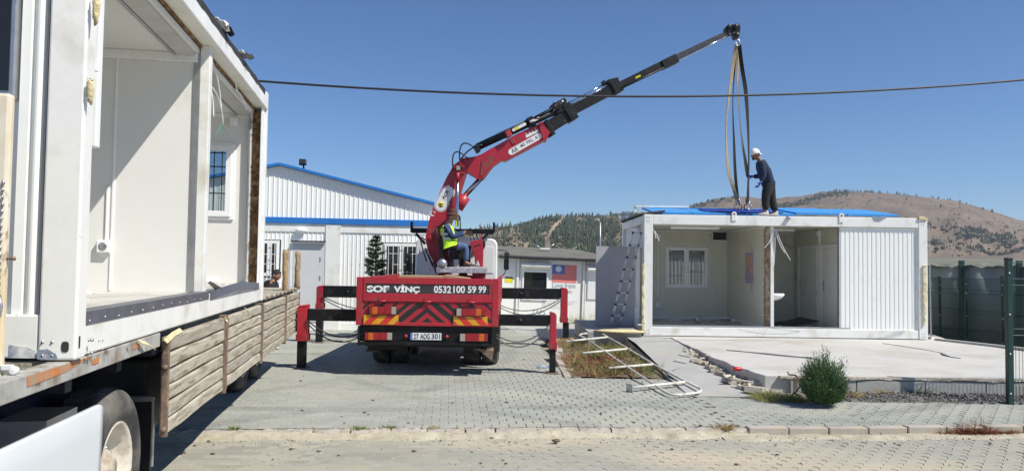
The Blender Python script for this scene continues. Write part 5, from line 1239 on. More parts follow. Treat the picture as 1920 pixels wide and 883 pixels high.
# chevron plate
cpz0, cpz1 = zb+.03, zm-.012
pl = TB('chevron_plate', red, X0+.11, X1-.11, TY+.0, TY+.04, zb, zm-.008, bevel=0)
TB('lower_bar', red, X0+.11, X1-.11, TY-.012, TY+.03, zb-.002, zb+.055, bevel=.006, par=pl)
mpx = 1/4.65/114*1.0; s1 = (cpz1-cpz0)/193.0
rect = [(X0+.115, cpz0+.03), (X1-.115, cpz0+.03), (X1-.115, cpz1-.005), (X0+.115, cpz1-.005)]
def y2z(y): return cpz1-(y-285)*s1
sl = 1.2
for (ya, yb) in ((420, 900), (325, 370), (211, 273), (133, 175), (50, 79), (-47, -14), (-157, -130)):
    for sg_ in (-1, 1):
        P = [(x, z) for x, z in rect]
        P = clip(P, -sg_, 0, -sg_*XC)               # one half
        # (x-XC)*sg <= sl*(y-ya)/193*H... in metres: s1 metres per crop px
        # band: ya <= y - |x|/sl <= yb ; z = cpz1-(y-285)*s1
        P = clip(P, sg_/sl, 1, sg_*XC/sl+cpz1-(ya-285)*s1)
        P = clip(P, -sg_/sl, -1, -(sg_*XC/sl+cpz1-(yb-285)*s1))
        if len(P) > 2:
            b = MB(); b.prism([(x, TY-.0025, z) for x, z in P], (0, .002, 0)); b.build('chevron_stripe', pblack, pl)
# lights and reflector boards
def lamp(px0, py0, px1, py1, Y, segs, flip=False):
    h = PB('tail_light', plastic, px0, py0, px1, py1, Y, .03, front=.045, bevel=.004); n = len(segs); tot = sum(w_ for w_, m_2 in segs); c = 0; c_ = (px0+px1)/2
    for w_, mt in (segs[::-1] if flip else segs):
        a = px0+.8+(px1-px0-1.6)*c/tot; c += w_; e = px0+.8+(px1-px0-1.6)*c/tot
        PB('lens', mt, a+.15, py0+1.0, e-.15, py1-1.0, Y-.045, .004, front=.012, bevel=.004, par=h)
LS = [(1, ret_r), (2, ret_o), (2.6, ret_r), (2.4, ret_r), (1.7, ret_c)]
lamp(691.5, 574, 743.5, 590, TY, LS); lamp(855, 577.5, 908.5, 593, TY, LS, True)
def rboard(px0, py0, px1, py1, sgn):
    bd_ = PB('reflector_board', yel, px0, py0, px1, py1, TY, .003, front=.03, bevel=0); Yb = TY-.0315
    x0 = on(px0, 600, Yb).x; x1 = on(px1, 600, Yb).x; c = (px0+px1)/2; z0, z1 = pz(c, py1, Yb)+.003, pz(c, py0, Yb)-.003; W_ = x1-x0; H = z1-z0
    for u in (.1, .56, .99):
        P = [(x0+.004, z0), (x1-.004, z0), (x1-.004, z1), (x0+.004, z1)]
        k = H/H; ctr = x0+u*W_ if sgn > 0 else x1-u*W_
        # slanted band: (x-ctr) - sgn*(z-z0)*.95 in [0,.12]
        P = clip(P, 1, -sgn*.95, ctr-sgn*.95*z0+.065); P = clip(P, -1, sgn*.95, -(ctr-sgn*.95*z0-.065))
        if len(P) > 2: b = MB(); b.prism([(x, Yb, z) for x, z in P], (0, .0015, 0)); b.build('red_stripe', redf, bd_)
rboard(682.5, 590.5, 747, 607.5, 1); rboard(850.5, 593, 914, 609.5, -1)
# bumper with plate
zl = pz(800, 644, TY)
bmp = TB('rear_bumper', black, X0+.05, X1-.09, TY+.03, TY+.3, zl+.02, zb-.006, bevel=.01)
TB('bumper_side', black, X0+.04, X0+.07, TY-.03, TY+.03, zl, zb-.01, par=bmp); TB('bumper_side', black, X1-.11, X1-.08, TY-.03, TY+.03, zl, zb-.01, par=bmp)
b = MB(); n = 14; vs = []
for i in range(n+1):
    x = X0+.04+(X1-X0-.12)*i/n; z = zl+.01+.018*math.sin(PI*i/n)+.004*math.sin(i*2.1)
    vs += [(x, TY-.05, z), (x, TY+.03, z+.005), (x, TY-.045, z-.045)]
b.add(vs, [(3*i, 3*i+3, 3*i+4, 3*i+1) for i in range(n)]+[(3*i, 3*i+3, 3*i+5, 3*i+2) for i in range(n)]); o = b.build('bumper_lip', black, bmp); o.modifiers.new('t', 'SOLIDIFY').thickness = .01
LS2 = [(1, ret_r), (1.7, ret_o), (1.9, ret_r), (2.3, ret_r), (1.6, ret_c)]
lamp(683.5, 622.5, 736, 638, TY+.03, LS2); lamp(861.5, 624.5, 915, 640.5, TY+.03, LS2, True)
npl = PB('number_plate', pwhite, 773.5, 624, 827.5, 637, TY, .004, front=.01, bevel=0); PB('plate_band', pflb, 769.5, 624, 773.4, 637, TY, .004, front=.01, bevel=0, par=npl); PB('plate_frame', plastic, 768.5, 623.2, 828.5, 638, TY+.006, .02, front=0, par=npl)
ttx('27', 775.5, 625.5, 785, 635.5, .02, pblack, TY-.012, npl); ttx('AOG', 788, 625.5, 806, 635.5, .02, pblack, TY-.012, npl); ttx('301', 809, 625.5, 825.5, 635.5, .02, pblack, TY-.012, npl)
for px, py in ((761, 630), (838, 631)):
    q = on(px, py, TY+.02); b = MB(); b.lathe(q, (0, -1, 0), [(0, .03), (.02, .028), (.03, .015), (.03, .001)], 12); b.build('round_lamp', redb, trk)
# chassis, bed, side boards
TB('chassis_rail', navy, XC-.5, XC-.42, TY+.3, 20.0, .72, .98); TB('chassis_rail', navy, XC+.42, XC+.5, TY+.3, 20.0, .72, .98)
TB('bed', redb, X0+.02, X1-.02, TY+.11, 16.6, 1.18, 1.27); TB('side_board', redb, X0, X0+.05, TY+.1, 16.6, 1.05, zt-.01); TB('side_board', redb, X1-.05, X1, TY+.1, 16.6, 1.05, zt-.01)
TB('rear_frame', black, X0+.1, X1-.12, TY+.3, TY+.42, .45, .95)
ax_z = .50
for Yw in (13.95, 15.25):
    for xx, ax in ((X0+.03, (-1, 0, 0)), (X0+.36, (-1, 0, 0)), (X1-.03, (1, 0, 0)), (X1-.36, (1, 0, 0))): wheel(trk, (xx, Yw, ax_z), ax, .50, .29, steel, local=False)
    TB('axle', navy, X0+.3, X1-.3, Yw-.08, Yw+.08, .42, .58)
for xx, ax in ((X0+.08, (-1, 0, 0)), (X1-.08, (1, 0, 0))): wheel(trk, (xx, 19.3, ax_z), ax, .50, .29, steel, local=False)
TB('mudflap', plastic, X0+.0, X0+.62, 13.25, 13.27, .3, .95); TB('mudflap', plastic, X1-.62, X1-.0, 13.25, 13.27, .3, .95)
b = MB(); p0, p1 = on(893, 655, TY+.25), on(925, 668, TY+.25); b.prism([(p0.x, TY+.2, p0.z+.03), (p1.x, TY+.2, p1.z+.1), (p1.x-.02, TY+.2, p1.z-.07), (p0.x+.1, TY+.2, p0.z-.05)], (0, .5, 0)); b.build('exhaust_guard', rustd, trk)
b = MB(); q = on(712, 655, TY+.2); b.tube([(q.x-.2, TY+.1, q.z), (q.x+.0, TY+.1, q.z)], .025, 7); b.build('tow_bar', plastic, trk)
TB('hose_reel', plastic, XC-.3, XC+.4, TY+.5, TY+1.0, .5, .75, bevel=.05)
wd_ = TB('plywood_sheet', ply, pxx(755, 13.3, 519), pxx(838, 13.3, 519), 12.8, 13.4, zt-.02, zt+.022); bpy.data.objects[wd_.name].parent = None
wd_.matrix_basis = Matrix.Translation(trk.location); tag(wd_, 'plywood sheet laid across the top of the truck bed behind the tailgate', 'board')
b = MB(); q = on(858, 519, 13.1); b.box(q.x-.22, q.x+.22, 12.8, 13.4, zt-.03, zt+.015, Matrix.Rotation(.12, 3, 'Y')); tag(b.build('wood_offcut', ply, origin=(q.x, 13.1, zt)), 'small tilted wood offcut right of the plywood sheet on the truck bed', 'board')
b = MB(); b.box(X0+.2, X1-.2, 12.8, 16.3, 1.271, 1.50); b.build('load_crate', rustd, trk, bevel=.02)
# outriggers
def outrig(pxb0, pxb1, pyb0, pyb1, Y, pl0, pl1, pj0, pj1, py_foot, lx0, lx1, side_, lab, foot_z=0.0):
    """beam px range, jacket px range/height, leg"""
    zc0, zc1 = pz((pxb0+pxb1)/2, pyb1, Y), pz((pxb0+pxb1)/2, pyb0, Y)
    xa = pxx(pxb0, Y); xb = pxx(pxb1, Y)
    bmn = TB('outrigger_beam', black, min(xa, xb), max(xa, xb), Y-.09, Y+.09, zc0, zc1, bevel=.008, label=lab)
    jx0, jx1 = pxx(pl0, Y), pxx(pl1, Y); jz0, jz1 = pz(pl0, pj1, Y), pz(pl0, pj0, Y)
    b = MB(); b.box(jx0, jx1, Y-.11, Y+.11, jz0, jz1-.03)
    if side_ > 0: b.prism([(jx0, Y-.11, jz1-.03), (jx1, Y-.11, jz1-.03), (jx1-.03, Y-.11, jz1+.0), (jx0, Y-.11, jz1+.02)], (0, .22, 0))
    else: b.prism([(jx0, Y-.11, jz1-.03), (jx1, Y-.11, jz1-.03), (jx1, Y-.11, jz1+.02), (jx0+.03, Y-.11, jz1+.0)], (0, .22, 0))
    j_ = b.build('leg_jacket', red, bmn, bevel=.012)
    TB('jacket_collar', redb, jx0-.012, jx1+.012, Y-.122, Y+.122, jz0, jz0+.12, par=j_)
    l0, l1 = pxx(lx0, Y, 640), pxx(lx1, Y, 640)
    l_ = TB('outrigger_leg', black, l0, l1, Y-.07, Y+.07, foot_z+.015, jz0, par=bmn, bevel=.01)
    TB('foot_plate', rustd, l0-.05, l1+.05, Y-.13, Y+.13, foot_z-.0, foot_z+.02, par=bmn)
    b = MB(); q = Vector(((xa+xb)/2, Y-.09, (zc0+zc1)/2)); b.lathe(q, (0, -1, 0), [(0, .03), (.015, .03), (.02, .001)], 10); b.build('pin', plastic, bmn)
    for k, of in ((0, 0), (1, .05)):
        e0 = Vector((jx0 if side_ > 0 else jx1, Y-.13, zc0+.03-of)); e1 = Vector((X1-.05 if side_ > 0 else X0+.05, Y-.15, zc0-.14-of*1.0))
        b = MB(); b.tube(crv(e0, e1, .20+.04*k, 12), .012, 6); b.build('hydraulic_hose', plastic if side_ < 0 else M('grey_hose%d' % random.randrange(9999), (.12, .115, .10), .6, 0, .2, 10), bmn)
outrig(577, 690, 579.5, 601, 12.98, 561, 579, 572, 638, 687, 559, 574, -1, 'rear left outrigger beam')
outrig(920, 1032, 590, 610, 12.78, 1031, 1043.5, 586, 653, 700, 1030.5, 1042, 1, 'rear right outrigger beam')
outrig(606, 700, 536, 557.5, 17.04, 595, 607, 536, 578, 642, 592.5, 604, -1, 'front left outrigger beam')
outrig(900, 1053, 540, 560, 17.0, 1051, 1064, 540, 604, 630, 1055, 1066, 1, 'front right outrigger beam', foot_z=.17)
b = MB(); q = on(1060, 640, 17.0); b.box(q.x-.22, q.x+.2, 16.75, 17.3, -.02, .168); tag(b.build('timber_pad', stake, origin=(q.x, 17, 0)), 'timber block under the front right outrigger foot of the crane truck', 'timber')
TB('outrigger_housing', black, X0+.1, X1-.1, 12.8, 13.2, .80, 1.05); TB('outrigger_housing', black, X0+.1, X1-.1, 16.85, 17.2, 1.0, 1.32)
# cab
CY = 18.65
cbx0, cbx1 = pxx(779, CY, 480), pxx(932, CY, 480); ct = pz(855, 448, CY)
b = MB(); n = 14; ring = []
def rr2(x0, x1, z0, z1, r, k=5):
    o = []
    for (cx, cz, a0) in ((x1-r, z1-r, 0), (x0+r, z1-r, PI/2)):
        for i in range(k+1): a = a0+PI/2*i/k; o.append((cx+r*math.cos(a), cz+r*math.sin(a)))
    o += [(x0, z0), (x1, z0)]; return o
prof = [(CY, 0.0), (CY+.04, -.03), (CY+1.1, -.03), (CY+1.65, .18), (CY+1.8, .5)]
rings = []
for y, dt in prof: rings.append([(x, y, z) for x, z in rr2(cbx0+(.02 if dt == 0 else 0), cbx1-(.02 if dt == 0 else 0), .75, ct-max(0, dt) if dt >= 0 else ct+.02, .16)])
nn_ = len(rings[0]); vs = [q for r_ in rings for q in r_]
b.add(vs, [(i*nn_+j, i*nn_+(j+1) % nn_, (i+1)*nn_+(j+1) % nn_, (i+1)*nn_+j) for i in range(len(rings)-1) for j in range(nn_)]); b.f += [tuple(range(nn_))[::-1], tuple((len(rings)-1)*nn_+j for j in range(nn_))]; b.sm += [False, False]; b.at += [.5, .5]
cb = b.build('cab', cabw, trk, bevel=.012)
for (a, c) in ((787, 806), (905, 926)):
    b = MB(); x0, x1 = pxx(a, CY, 480), pxx(c, CY, 480); z0, z1 = pz(a, 512, CY), pz(a, 462, CY)
    b.prism([(x, CY-.001, z) for x, z in rr2(x0, x1, z0, z1, .06)], (0, -.012, 0)); b.build('cab_rear_panel', cabw, cb, bevel=.006)
TB('cab_window', glassd, XC-.45, XC+.35, CY-.012, CY-.002, 1.95, 2.3, par=cb)
TB('cab_skirt', redb, cbx0+.05, cbx1-.05, CY-.05, CY-.002, 1.0, 1.45, par=cb)
def mirror(px, py0, py1, pxm, s_):
    Ym = 19.9; x = pxx(pxm, Ym, py0); z0, z1 = pz(pxm, py1, Ym), pz(pxm, py0, Ym)
    mm = TB('mirror', plastic, x-.07, x+.07, Ym-.05, Ym+.05, z0, z1, par=cb, bevel=.03)
    b = MB(); xc = cbx1 if s_ > 0 else cbx0; b.tube([(xc-.02*s_, Ym, z1+.22), (x, Ym, z1+.20), (x, Ym, z1-.02)], .016, 6); b.build('mirror_arm', plastic, mm); b = MB(); b.tube([(xc, Ym, z0-.25), (x-.06*s_, Ym, z0-.12), (x, Ym, z0+.02)], .014, 6); b.build('mirror_arm', plastic, mm)
    TB('mirror_cap', plastic, x-.06, x+.08, Ym-.06, Ym+.05, z1+.015, z1+.16, par=mm, bevel=.03)
mirror(950, 484, 506, 949.5, 1); mirror(765, 486, 508, 766, -1)
TB('bonnet_edge', plastic, cbx1-.1, cbx1+.02, CY+.1, CY+.3, ct-.1, ct+.05, par=cb) if False else None
# ------------------------------------------------ crane
KY = 17.3
def poly(nm, mat, pts, Y, d, par=None, bevel=.01, label=None):
    b = MB(); b.prism([on(x, y, Y) for x, y in pts], (0, d, 0)); return b.build(nm, mat, par or trk, bevel=bevel, label=label)
col = poly('crane_column', red, [(797, 447), (804, 414), (812, 389), (826, 357), (837, 333), (847, 316), (862, 312), (874, 322), (866, 348), (856, 384), (843, 425), (838, 455), (840, 480), (822, 484), (806, 470)], KY, .42)
poly('column_recess', redb, [(842, 340), (853, 338), (851, 360), (846, 388), (842, 385), (845, 362)], KY-.004, .003, col, bevel=0)
poly('column_root', redb, [(797, 448), (840, 458), (843, 520), (826, 520), (818, 500), (804, 475)], KY+.05, .5, col)
poly('pivot_head', red, [(846, 318), (851, 308), (862, 302), (872, 304), (876, 316), (870, 326), (858, 326), (848, 325)], KY-.06, .54, col)
for (x, y, r_) in ((868, 311, .07), (857, 320, .05), (808, 447, .06)):
    q = on(x, y, KY-.06); b = MB(); b.lathe(q, (0, -1, 0), [(0, r_), (.03, r_), (.035, r_*.6), (.035, .001)], 16); b.build('pivot_pin', redb, col)
q = on(859.5, 315.5, KY-.12); b = MB(); b.box(q.x-.05, q.x+.05, q.y-.04, q.y+.04, q.z-.06, q.z+.06); wl_ = b.build('work_lamp', plastic, col, bevel=.008); b = MB(); b.box(q.x-.042, q.x+.042, q.y-.046, q.y-.041, q.z-.05, q.z+.05); b.build('lens', ret_c, wl_)
b = MB(); b.tube([on(858, 322, KY-.1), on(857.5, 400, KY-.1), on(857, 425, KY-.1)], .035, 12); b.build('cylinder_rod', rod, col)
b = MB(); b.tube([on(858, 323, KY-.1), on(858, 340, KY-.1)], .05, 12); b.build('cylinder_eye', redb, col)
# outer boom
ob = poly('outer_boom', red, [(863, 297), (880, 295), (893, 293), (905, 288), (916, 281), (940, 268), (968, 252), (1010, 233), (1017, 231), (1029, 250), (1023, 261), (985, 281), (947, 301), (940, 300), (925, 310), (919, 317), (906, 335), (899, 337), (885, 329), (875, 323), (866, 312)], KY+.02, .36)
poly('boom_plate', redb, [(903, 300), (925, 288), (930, 297), (920, 312), (905, 330), (900, 330)], KY+.005, .014, ob, bevel=.004)
poly('boom_collar', red, [(1009, 231), (1018, 228), (1031, 249), (1024, 263), (1018, 261)], KY-.02, .44, ob)
poly('boom_rib', redb, [(955, 262), (962, 258), (968, 268), (961, 272)], KY+.005, .014, ob)  # rib on the boom side in worn red paint
pill = []
def pill_shape(p, q, w2, Y):
    p = Vector(p); q = Vector(q); d = (q-p).normalized(); nrm = Vector((-d.z, 0, d.x)); o = []
    for k in range(9): a = PI/2+PI*k/8; o.append(p+d*math.cos(a)*w2+nrm*math.sin(a)*w2)
    for k in range(9): a = -PI/2+PI*k/8; o.append(q+d*math.cos(a)*w2+nrm*math.sin(a)*w2)
    return o, d, nrm
def decal(nm, mat, pa, pb_, w2, Y, par, off=0):
    p = on(*pa, Y); q = on(*pb_, Y); p.y = q.y = Y-off; o, d, nrm = pill_shape(p, q, w2, Y); b = MB(); b.prism(o, (0, -.001, 0)); o_ = b.build(nm, mat, par); return p, q, d, nrm
p, q, d, nrm = decal('boom_decal', pwhite, (959, 285), (1010, 256), .075, KY+.015, ob)
Lp = (q-p).length; yy = Vector((0, -.003, 0))
text('AR', pblack, ob, p+d*.0-nrm*.055+yy, d, nrm, .17, .11, .0); text('40', pblack, ob, p+d*.24-nrm*.03+yy, d, nrm, .12, .075, .01); text('YKL.', pblack, ob, p+d*.40-nrm*.03+yy, d, nrm, .20, .075, .01); text('6', pblack, ob, p+d*.65-nrm*.03+yy, d, nrm, .06, .075, .01)
p, q = on(986, 257, KY+.015), on(1009, 245, KY+.015); d = (q-p).normalized(); nrm = Vector((-d.z, 0, d.x))
b = MB(); b.prism([p-nrm*.03, q-nrm*.03, q+nrm*.03, p+nrm*.03], (0, -.001, 0)); lc = b.build('load_chart', pwhite, ob)
for k in range(4):
    c = p.lerp(q, (k+.5)/4)+nrm*.05; b = MB(); b.prism([c-d*.025-nrm*.02, c+d*.025-nrm*.02, c+nrm*.04], (0, -.001, 0)); b.build('chart_mark', plg, ob)
# column decal
p, q, d, nrm = decal('logo_board', pwhite, (826.5, 385), (841, 360), .155, KY-.002, col); decal('logo_line', pblack, (826.5, 385), (841, 360), .137, KY-.002, col, .0015); decal('logo_field', pwhite, (826.5, 385), (841, 360), .128, KY-.002, col, .003)
text('ACR', pblack, col, p+d*.15-nrm*.01+yy*2, d, nrm, .24, .085, .03); text('MAKİNA VİNÇ', pblack, col, p+d*.13-nrm*.05+yy*2, d, nrm, .22, .02, 0)
b = MB(); c = p+d*.02; b.lathe(c+yy*1.6, (0, -1, 0), [(0, .07), (.001, .07), (.001, .0001)], 20); b.build('logo_disc', M('logo_yellow', (.8, .62, .03), .5, 0, .03), col)
b = MB(); b.tube([c+yy*2+d*.05-nrm*.03, c+yy*2+d*.02+nrm*.0, c+yy*2-d*.0+nrm*.03, c+yy*2-d*.03+nrm*.01, c+yy*2-d*.05-nrm*.02], .011, 5); b.build('logo_mark', pblack, col)
c = on(811, 400.5, KY-.003); b = MB(); vs = [c+Vector((.06*math.cos(a), 0, .06*math.sin(a))) for a in [RA(45)+RA(270)*i/16 for i in range(17)]]+[c+Vector((.012+.042*math.cos(a), 0, .008+.042*math.sin(a))) for a in [RA(52)+RA(256)*i/16 for i in range(17)][::-1]]
b.add(vs, [(i, i+1, 32-i, 33-i) for i in range(16)]); b.build('crescent_mark', pwhite, col)
c = c+Vector((.05, 0, .03)); b = MB(); b.add([c+Vector((( .03 if k % 2 == 0 else .012)*math.cos(PI/2+PI*k/5), 0, (.03 if k % 2 == 0 else .012)*math.sin(PI/2+PI*k/5))) for k in range(10)], [tuple(range(10))]); b.build('star_mark', pwhite, col)
# lift cylinder between column and outer boom
b = MB(); b.tube([on(858, 391, KY+.2), on(873, 368, KY+.2)], .13, 14); b.build('lift_cylinder', red, col)
b = MB(); b.tube([on(868, 371, KY+.2), on(903, 333, KY+.2)], .062, 12); b.build('lift_rod', rod, col)
b = MB(); b.tube([on(866, 378, KY+.1), on(905, 336, KY+.08)], .015, 6); b.build('pipe', plastic, col)
# telescopic stages
def YB(px): return 17.46+(px-1020)/360*.75
def stage(nm, mat, a, c, w0, w1, dep, par=None, bevel=.008, up=Z):
    p, q = on(*a, YB(a[0])), on(*c, YB(c[0])); d = (q-p).normalized(); r_ = d.cross(Z).normalized(); u = r_.cross(d)
    if u.z < 0: u = -u
    h0 = w0*YB(a[0])/FPX/2; h1 = w1*YB(c[0])/FPX/2; rr_ = r_*dep/2; b = MB()
    b.add([p-rr_-u*h0, p+rr_-u*h0, p+rr_+u*h0, p-rr_+u*h0, q-rr_-u*h1, q+rr_-u*h1, q+rr_+u*h1, q-rr_+u*h1], [(0, 1, 2, 3), (7, 6, 5, 4), (0, 4, 5, 1), (1, 5, 6, 2), (2, 6, 7, 3), (3, 7, 4, 0)])
    return b.build(nm, mat, par or ob, bevel=bevel)
bl2 = black
s1_ = stage('boom_stage', bl2, (1012, 249), (1072, 212), 24, 23, .30); stage('stage_collar', bl2, (1024, 244), (1031, 240), 31, 31, .40, s1_); stage('stage_collar', bl2, (1060, 216), (1073, 208), 34, 34, .40, s1_)
s2_ = stage('boom_stage', bl2, (1066, 211), (1153, 166), 18, 17, .25); stage('stage_collar', bl2, (1146, 169), (1161, 161), 25, 24, .33, s2_)
s3_ = stage('boom_stage', bl2, (1153, 166), (1257, 114), 14, 13, .20); stage('stage_collar', bl2, (1240, 124), (1267, 111), 16, 17, .27, s3_)
s4_ = stage('boom_stage', M('worn_grey_black', (.06, .06, .065), .4, .3, .3, 8, .1), (1262, 111), (1374, 58), 10, 9, .15)
b = MB(); b.tube([on(1268, 116, YB(1268)-.12), on(1377, 62, YB(1377)-.12)], .018, 8); b.build('extension_rod', rod, s4_)
b = MB(); b.tube([on(1165, 166, YB(1165)-.16), on(1245, 128, YB(1245)-.16)], .025, 8); b.build('extension_cylinder', plastic, s3_)
def ink(px, py, Y): return on(px, py, Y)
# ram on top of boom
b = MB(); b.tube([on(893, 278, 17.35), on(1064, 199, 17.45)], .075, 14); rm = b.build('boom_ram', black, ob)
b = MB(); b.tube([on(893, 272, 17.4), on(990, 226, 17.44)], .03, 8); b.build('pipe', plastic, rm); b = MB(); b.tube([on(985, 229, 17.3), on(1060, 190, 17.36)], .02, 8); b.build('pipe', plastic, rm)
stage('ram_bracket', black, (891, 281), (897, 278), 15, 15, .28, rm); stage('ram_bracket', redb, (948, 254), (957, 250), 12, 12, .25, rm); stage('ram_bracket', black, (990, 233), (1000, 228), 20, 20, .28, rm); stage('ram_bracket', black, (1036, 208), (1060, 196), 20, 22, .36, rm)
b = MB(); b.tube([on(1064, 199, 17.4), on(1148, 157, 17.6)], .018, 8); b.tube([on(1060, 196, 17.55), on(1144, 153, 17.75)], .014, 8); b.build('ram_rod', rod, rm)
stage('rod_bracket', black, (1130, 158), (1134, 155.5), 9, 9, .2, s2_); stage('rod_bracket', black, (1138, 157), (1157, 152), 10, 9, .30, s2_)
for (a, c, w2, mt) in (((963, 244), (984, 233), .035, pwhite), ((996, 228), (1010, 222), .03, pwhite)):
    decal('ram_decal', mt, a, c, w2, 17.26, rm)
decal('decal_mark', pyel, (967, 242), (971, 240), .028, 17.256, rm)
decal('stage_decal', pyel, (1191, 147), (1200, 142.5), .02, YB(1195)-.11, s3_)
random.seed(77)
for px in range(1036, 1062, 6):
    q = on(px, 200-(px-1036)*.5, 17.25); b = MB(); b.lathe(q, (0, -1, 0), [(0, .035), (.03, .03), (.03, .001)], 8); b.build('fitting', steel if px % 4 else plastic, rm)
for (x0_, y0_, x1_, y1_, sg) in ((862, 300, 893, 280, -.25), (850, 320, 880, 300, -.3), (855, 318, 905, 272, -.12), (1036, 206, 1048, 198, -.1), (1000, 222, 1040, 206, .08), (800, 470, 812, 500, -.2), (797, 450, 800, 490, -.25), (803, 478, 816, 508, .2), (812, 490, 822, 512, .22)):
    b = MB(); b.tube(crv(on(x0_, y0_, KY-.08), on(x1_, y1_, KY-.1), sg, 10, (.5, 0, -1)), .018, 6); b.build('hydraulic_hose', plastic, col)
# head
hd_ = poly('boom_head', black, [(1360, 52), (1366, 46), (1378, 46), (1386, 44), (1389, 52), (1386, 70), (1379, 72), (1376, 62), (1366, 64)], YB(1374)-.12, .24, s4_)
for (x, y, r_) in ((1367, 50, .05), (1380, 50, .06), (1382, 66, .06), (1367, 66, .035)):
    q = on(x, y, YB(1374)-.13); b = MB(); b.lathe(q, (0, -1, 0), [(0, r_), (.03, r_), (.03, .001)], 12); b.build('pin', plastic, hd_)
b = MB(); hk = on(1383, 72, YB(1374)); hooks = [hk+Vector((.05*math.sin(a), 0, -.12+.075*math.cos(a))) for a in [RA(v) for v in range(0, 300, 25)]]; b.tube([hk+Z*.05, hk]+hooks, .022, 8); b.build('crane_hook', steel, hd_)
# cross beam behind operator, consoles
TB('support_beam', black, pxx(773, 17.9, 435), pxx(926, 17.9, 435), 17.85, 17.97, pz(850, 438, 17.9), pz(850, 429, 17.9)); TB('beam_stop', black, pxx(770, 17.9, 435), pxx(774, 17.9, 435), 17.83, 17.99, pz(772, 436, 17.9), pz(772, 416, 17.9)); TB('beam_stop', black, pxx(924, 17.9, 435), pxx(928, 17.9, 435), 17.83, 17.99, pz(926, 436, 17.9), pz(926, 417, 17.9))
b = MB(); b.bar(on(780, 438, 17.9), on(797, 457, 17.9), .08, .06); b.build('beam_brace', black, trk); b = MB(); b.bar(on(917, 436, 17.9), on(904, 449, 17.9), .08, .06); b.build('beam_brace', black, trk)
con_ = poly('control_console', red, [(881, 453), (904, 448), (906, 470), (905, 500), (891, 500), (890, 484), (884, 465)], 16.95, .3)
poly('console_slot', plastic, [(888, 461), (900, 457.5), (900, 459.5), (889, 463)], 16.945, .004, con_, bevel=0); poly('warning_mark', pwhite, [(892, 498), (900, 498), (896, 487.5)], 16.945, .004, con_, bevel=0); poly('warning_mark', M('printed_pink', (.6, .2, .2), .5, 0, .02), [(894.5, 496.5), (897.5, 496.5), (896, 492)], 16.942, .002, con_, bevel=0)
poly('console_side', plastic, [(905, 449), (909, 452), (910, 460), (906, 468)], 16.98, .25, con_); poly('console_base', redb, [(884, 512), (911, 512), (909, 523), (890, 523)], 17.0, .4, con_)
for k, px in enumerate((882, 888, 895, 900)):
    b = MB(); p = on(px+2, 451, 17.05); q = on(px-3+k, 439+k, 17.0); b.tube([p, q], .010, 6); b.ell(q, (.02, .02, .028), 8, 6); b.build('control_lever', plastic if k != 3 else red, con_)
stp = PB('step_platform', chq, 819, 501, 912, 512, 16.9, .75, bevel=.01); PB('platform_end', steel, 818, 501.5, 826, 512, 16.89, .01, par=stp)
for (px, py0, py1, w2, mt) in ((842, 482, 501, 9, red), (868, 512, 523, 16, redb), (900, 512, 523, 14, redb), (848, 455, 501, 5, black)): PB('platform_post', mt, px-w2/2, py0, px+w2/2, py1, 17.3, .12)
b = MB(); b.lathe(on(829, 495, 17.0), (0, -1, 0), [(0, .12), (.1, .11), (.12, .05), (.12, .001)], 18); b.build('round_tank', steel, trk)
TB('crane_base', redb, pxx(812, 17.3, 520), pxx(900, 17.3, 520), 17.15, 17.75, 1.0, pz(850, 516, 17.3)); TB('valve_block', plastic, pxx(862, 17.5, 490), pxx(882, 17.5, 490), 17.4, 17.6, pz(870, 500, 17.5), pz(870, 470, 17.5)); TB('filter_can', upvc, pxx(883, 17.3, 490), pxx(888, 17.3, 490), 17.2, 17.35, pz(885, 483, 17.3), pz(885, 472, 17.3), bevel=.02)
# seat
se = poly('operator_seat', plastic, [(828, 459), (858, 461), (864, 466), (850, 469), (832, 466)], 16.95, .42, bevel=.02)
poly('seat_back', plastic, [(821, 452), (826, 440), (829, 445), (831, 470), (834, 492), (828, 493), (823, 478)], 17.0, .38, se, bevel=.02)
b = MB(); b.tube([on(818, 425, 16.95), on(836, 427, 16.95), on(838, 428, 16.95)], .016, 6); b.tube([on(818, 425, 16.95), on(819, 442, 16.95), on(822, 452, 16.95)], .016, 6); b.build('seat_rail', plastic, se)
TB('seat_pedestal', black, pxx(843, 17.2, 480), pxx(850, 17.2, 480), 17.05, 17.25, pz(846, 501, 17.2), pz(846, 466, 17.2), par=se)
b = MB(); b.tube([on(862, 468, 17.0), on(862, 500, 17.0)], .02, 6); b.build('grab_rail', black, trk)
PB('lamp_bracket', plastic, 854, 404, 863, 413, 17.35, .12, bevel=.02); b = MB(); q = on(856, 418, 17.2); b.add([q+Vector(((.05 if k % 2 == 0 else .02)*math.cos(PI/2+PI*k/5), 0, (.05 if k % 2 == 0 else .02)*math.sin(PI/2+PI*k/5))) for k in range(10)], [tuple(range(10))]); b.build('red_star_knob', red, trk)
b = MB(); b.tube([on(863, 411, 17.3), on(863, 430, 17.3)], .015, 6); b.build('bracket_bar', plastic, trk)
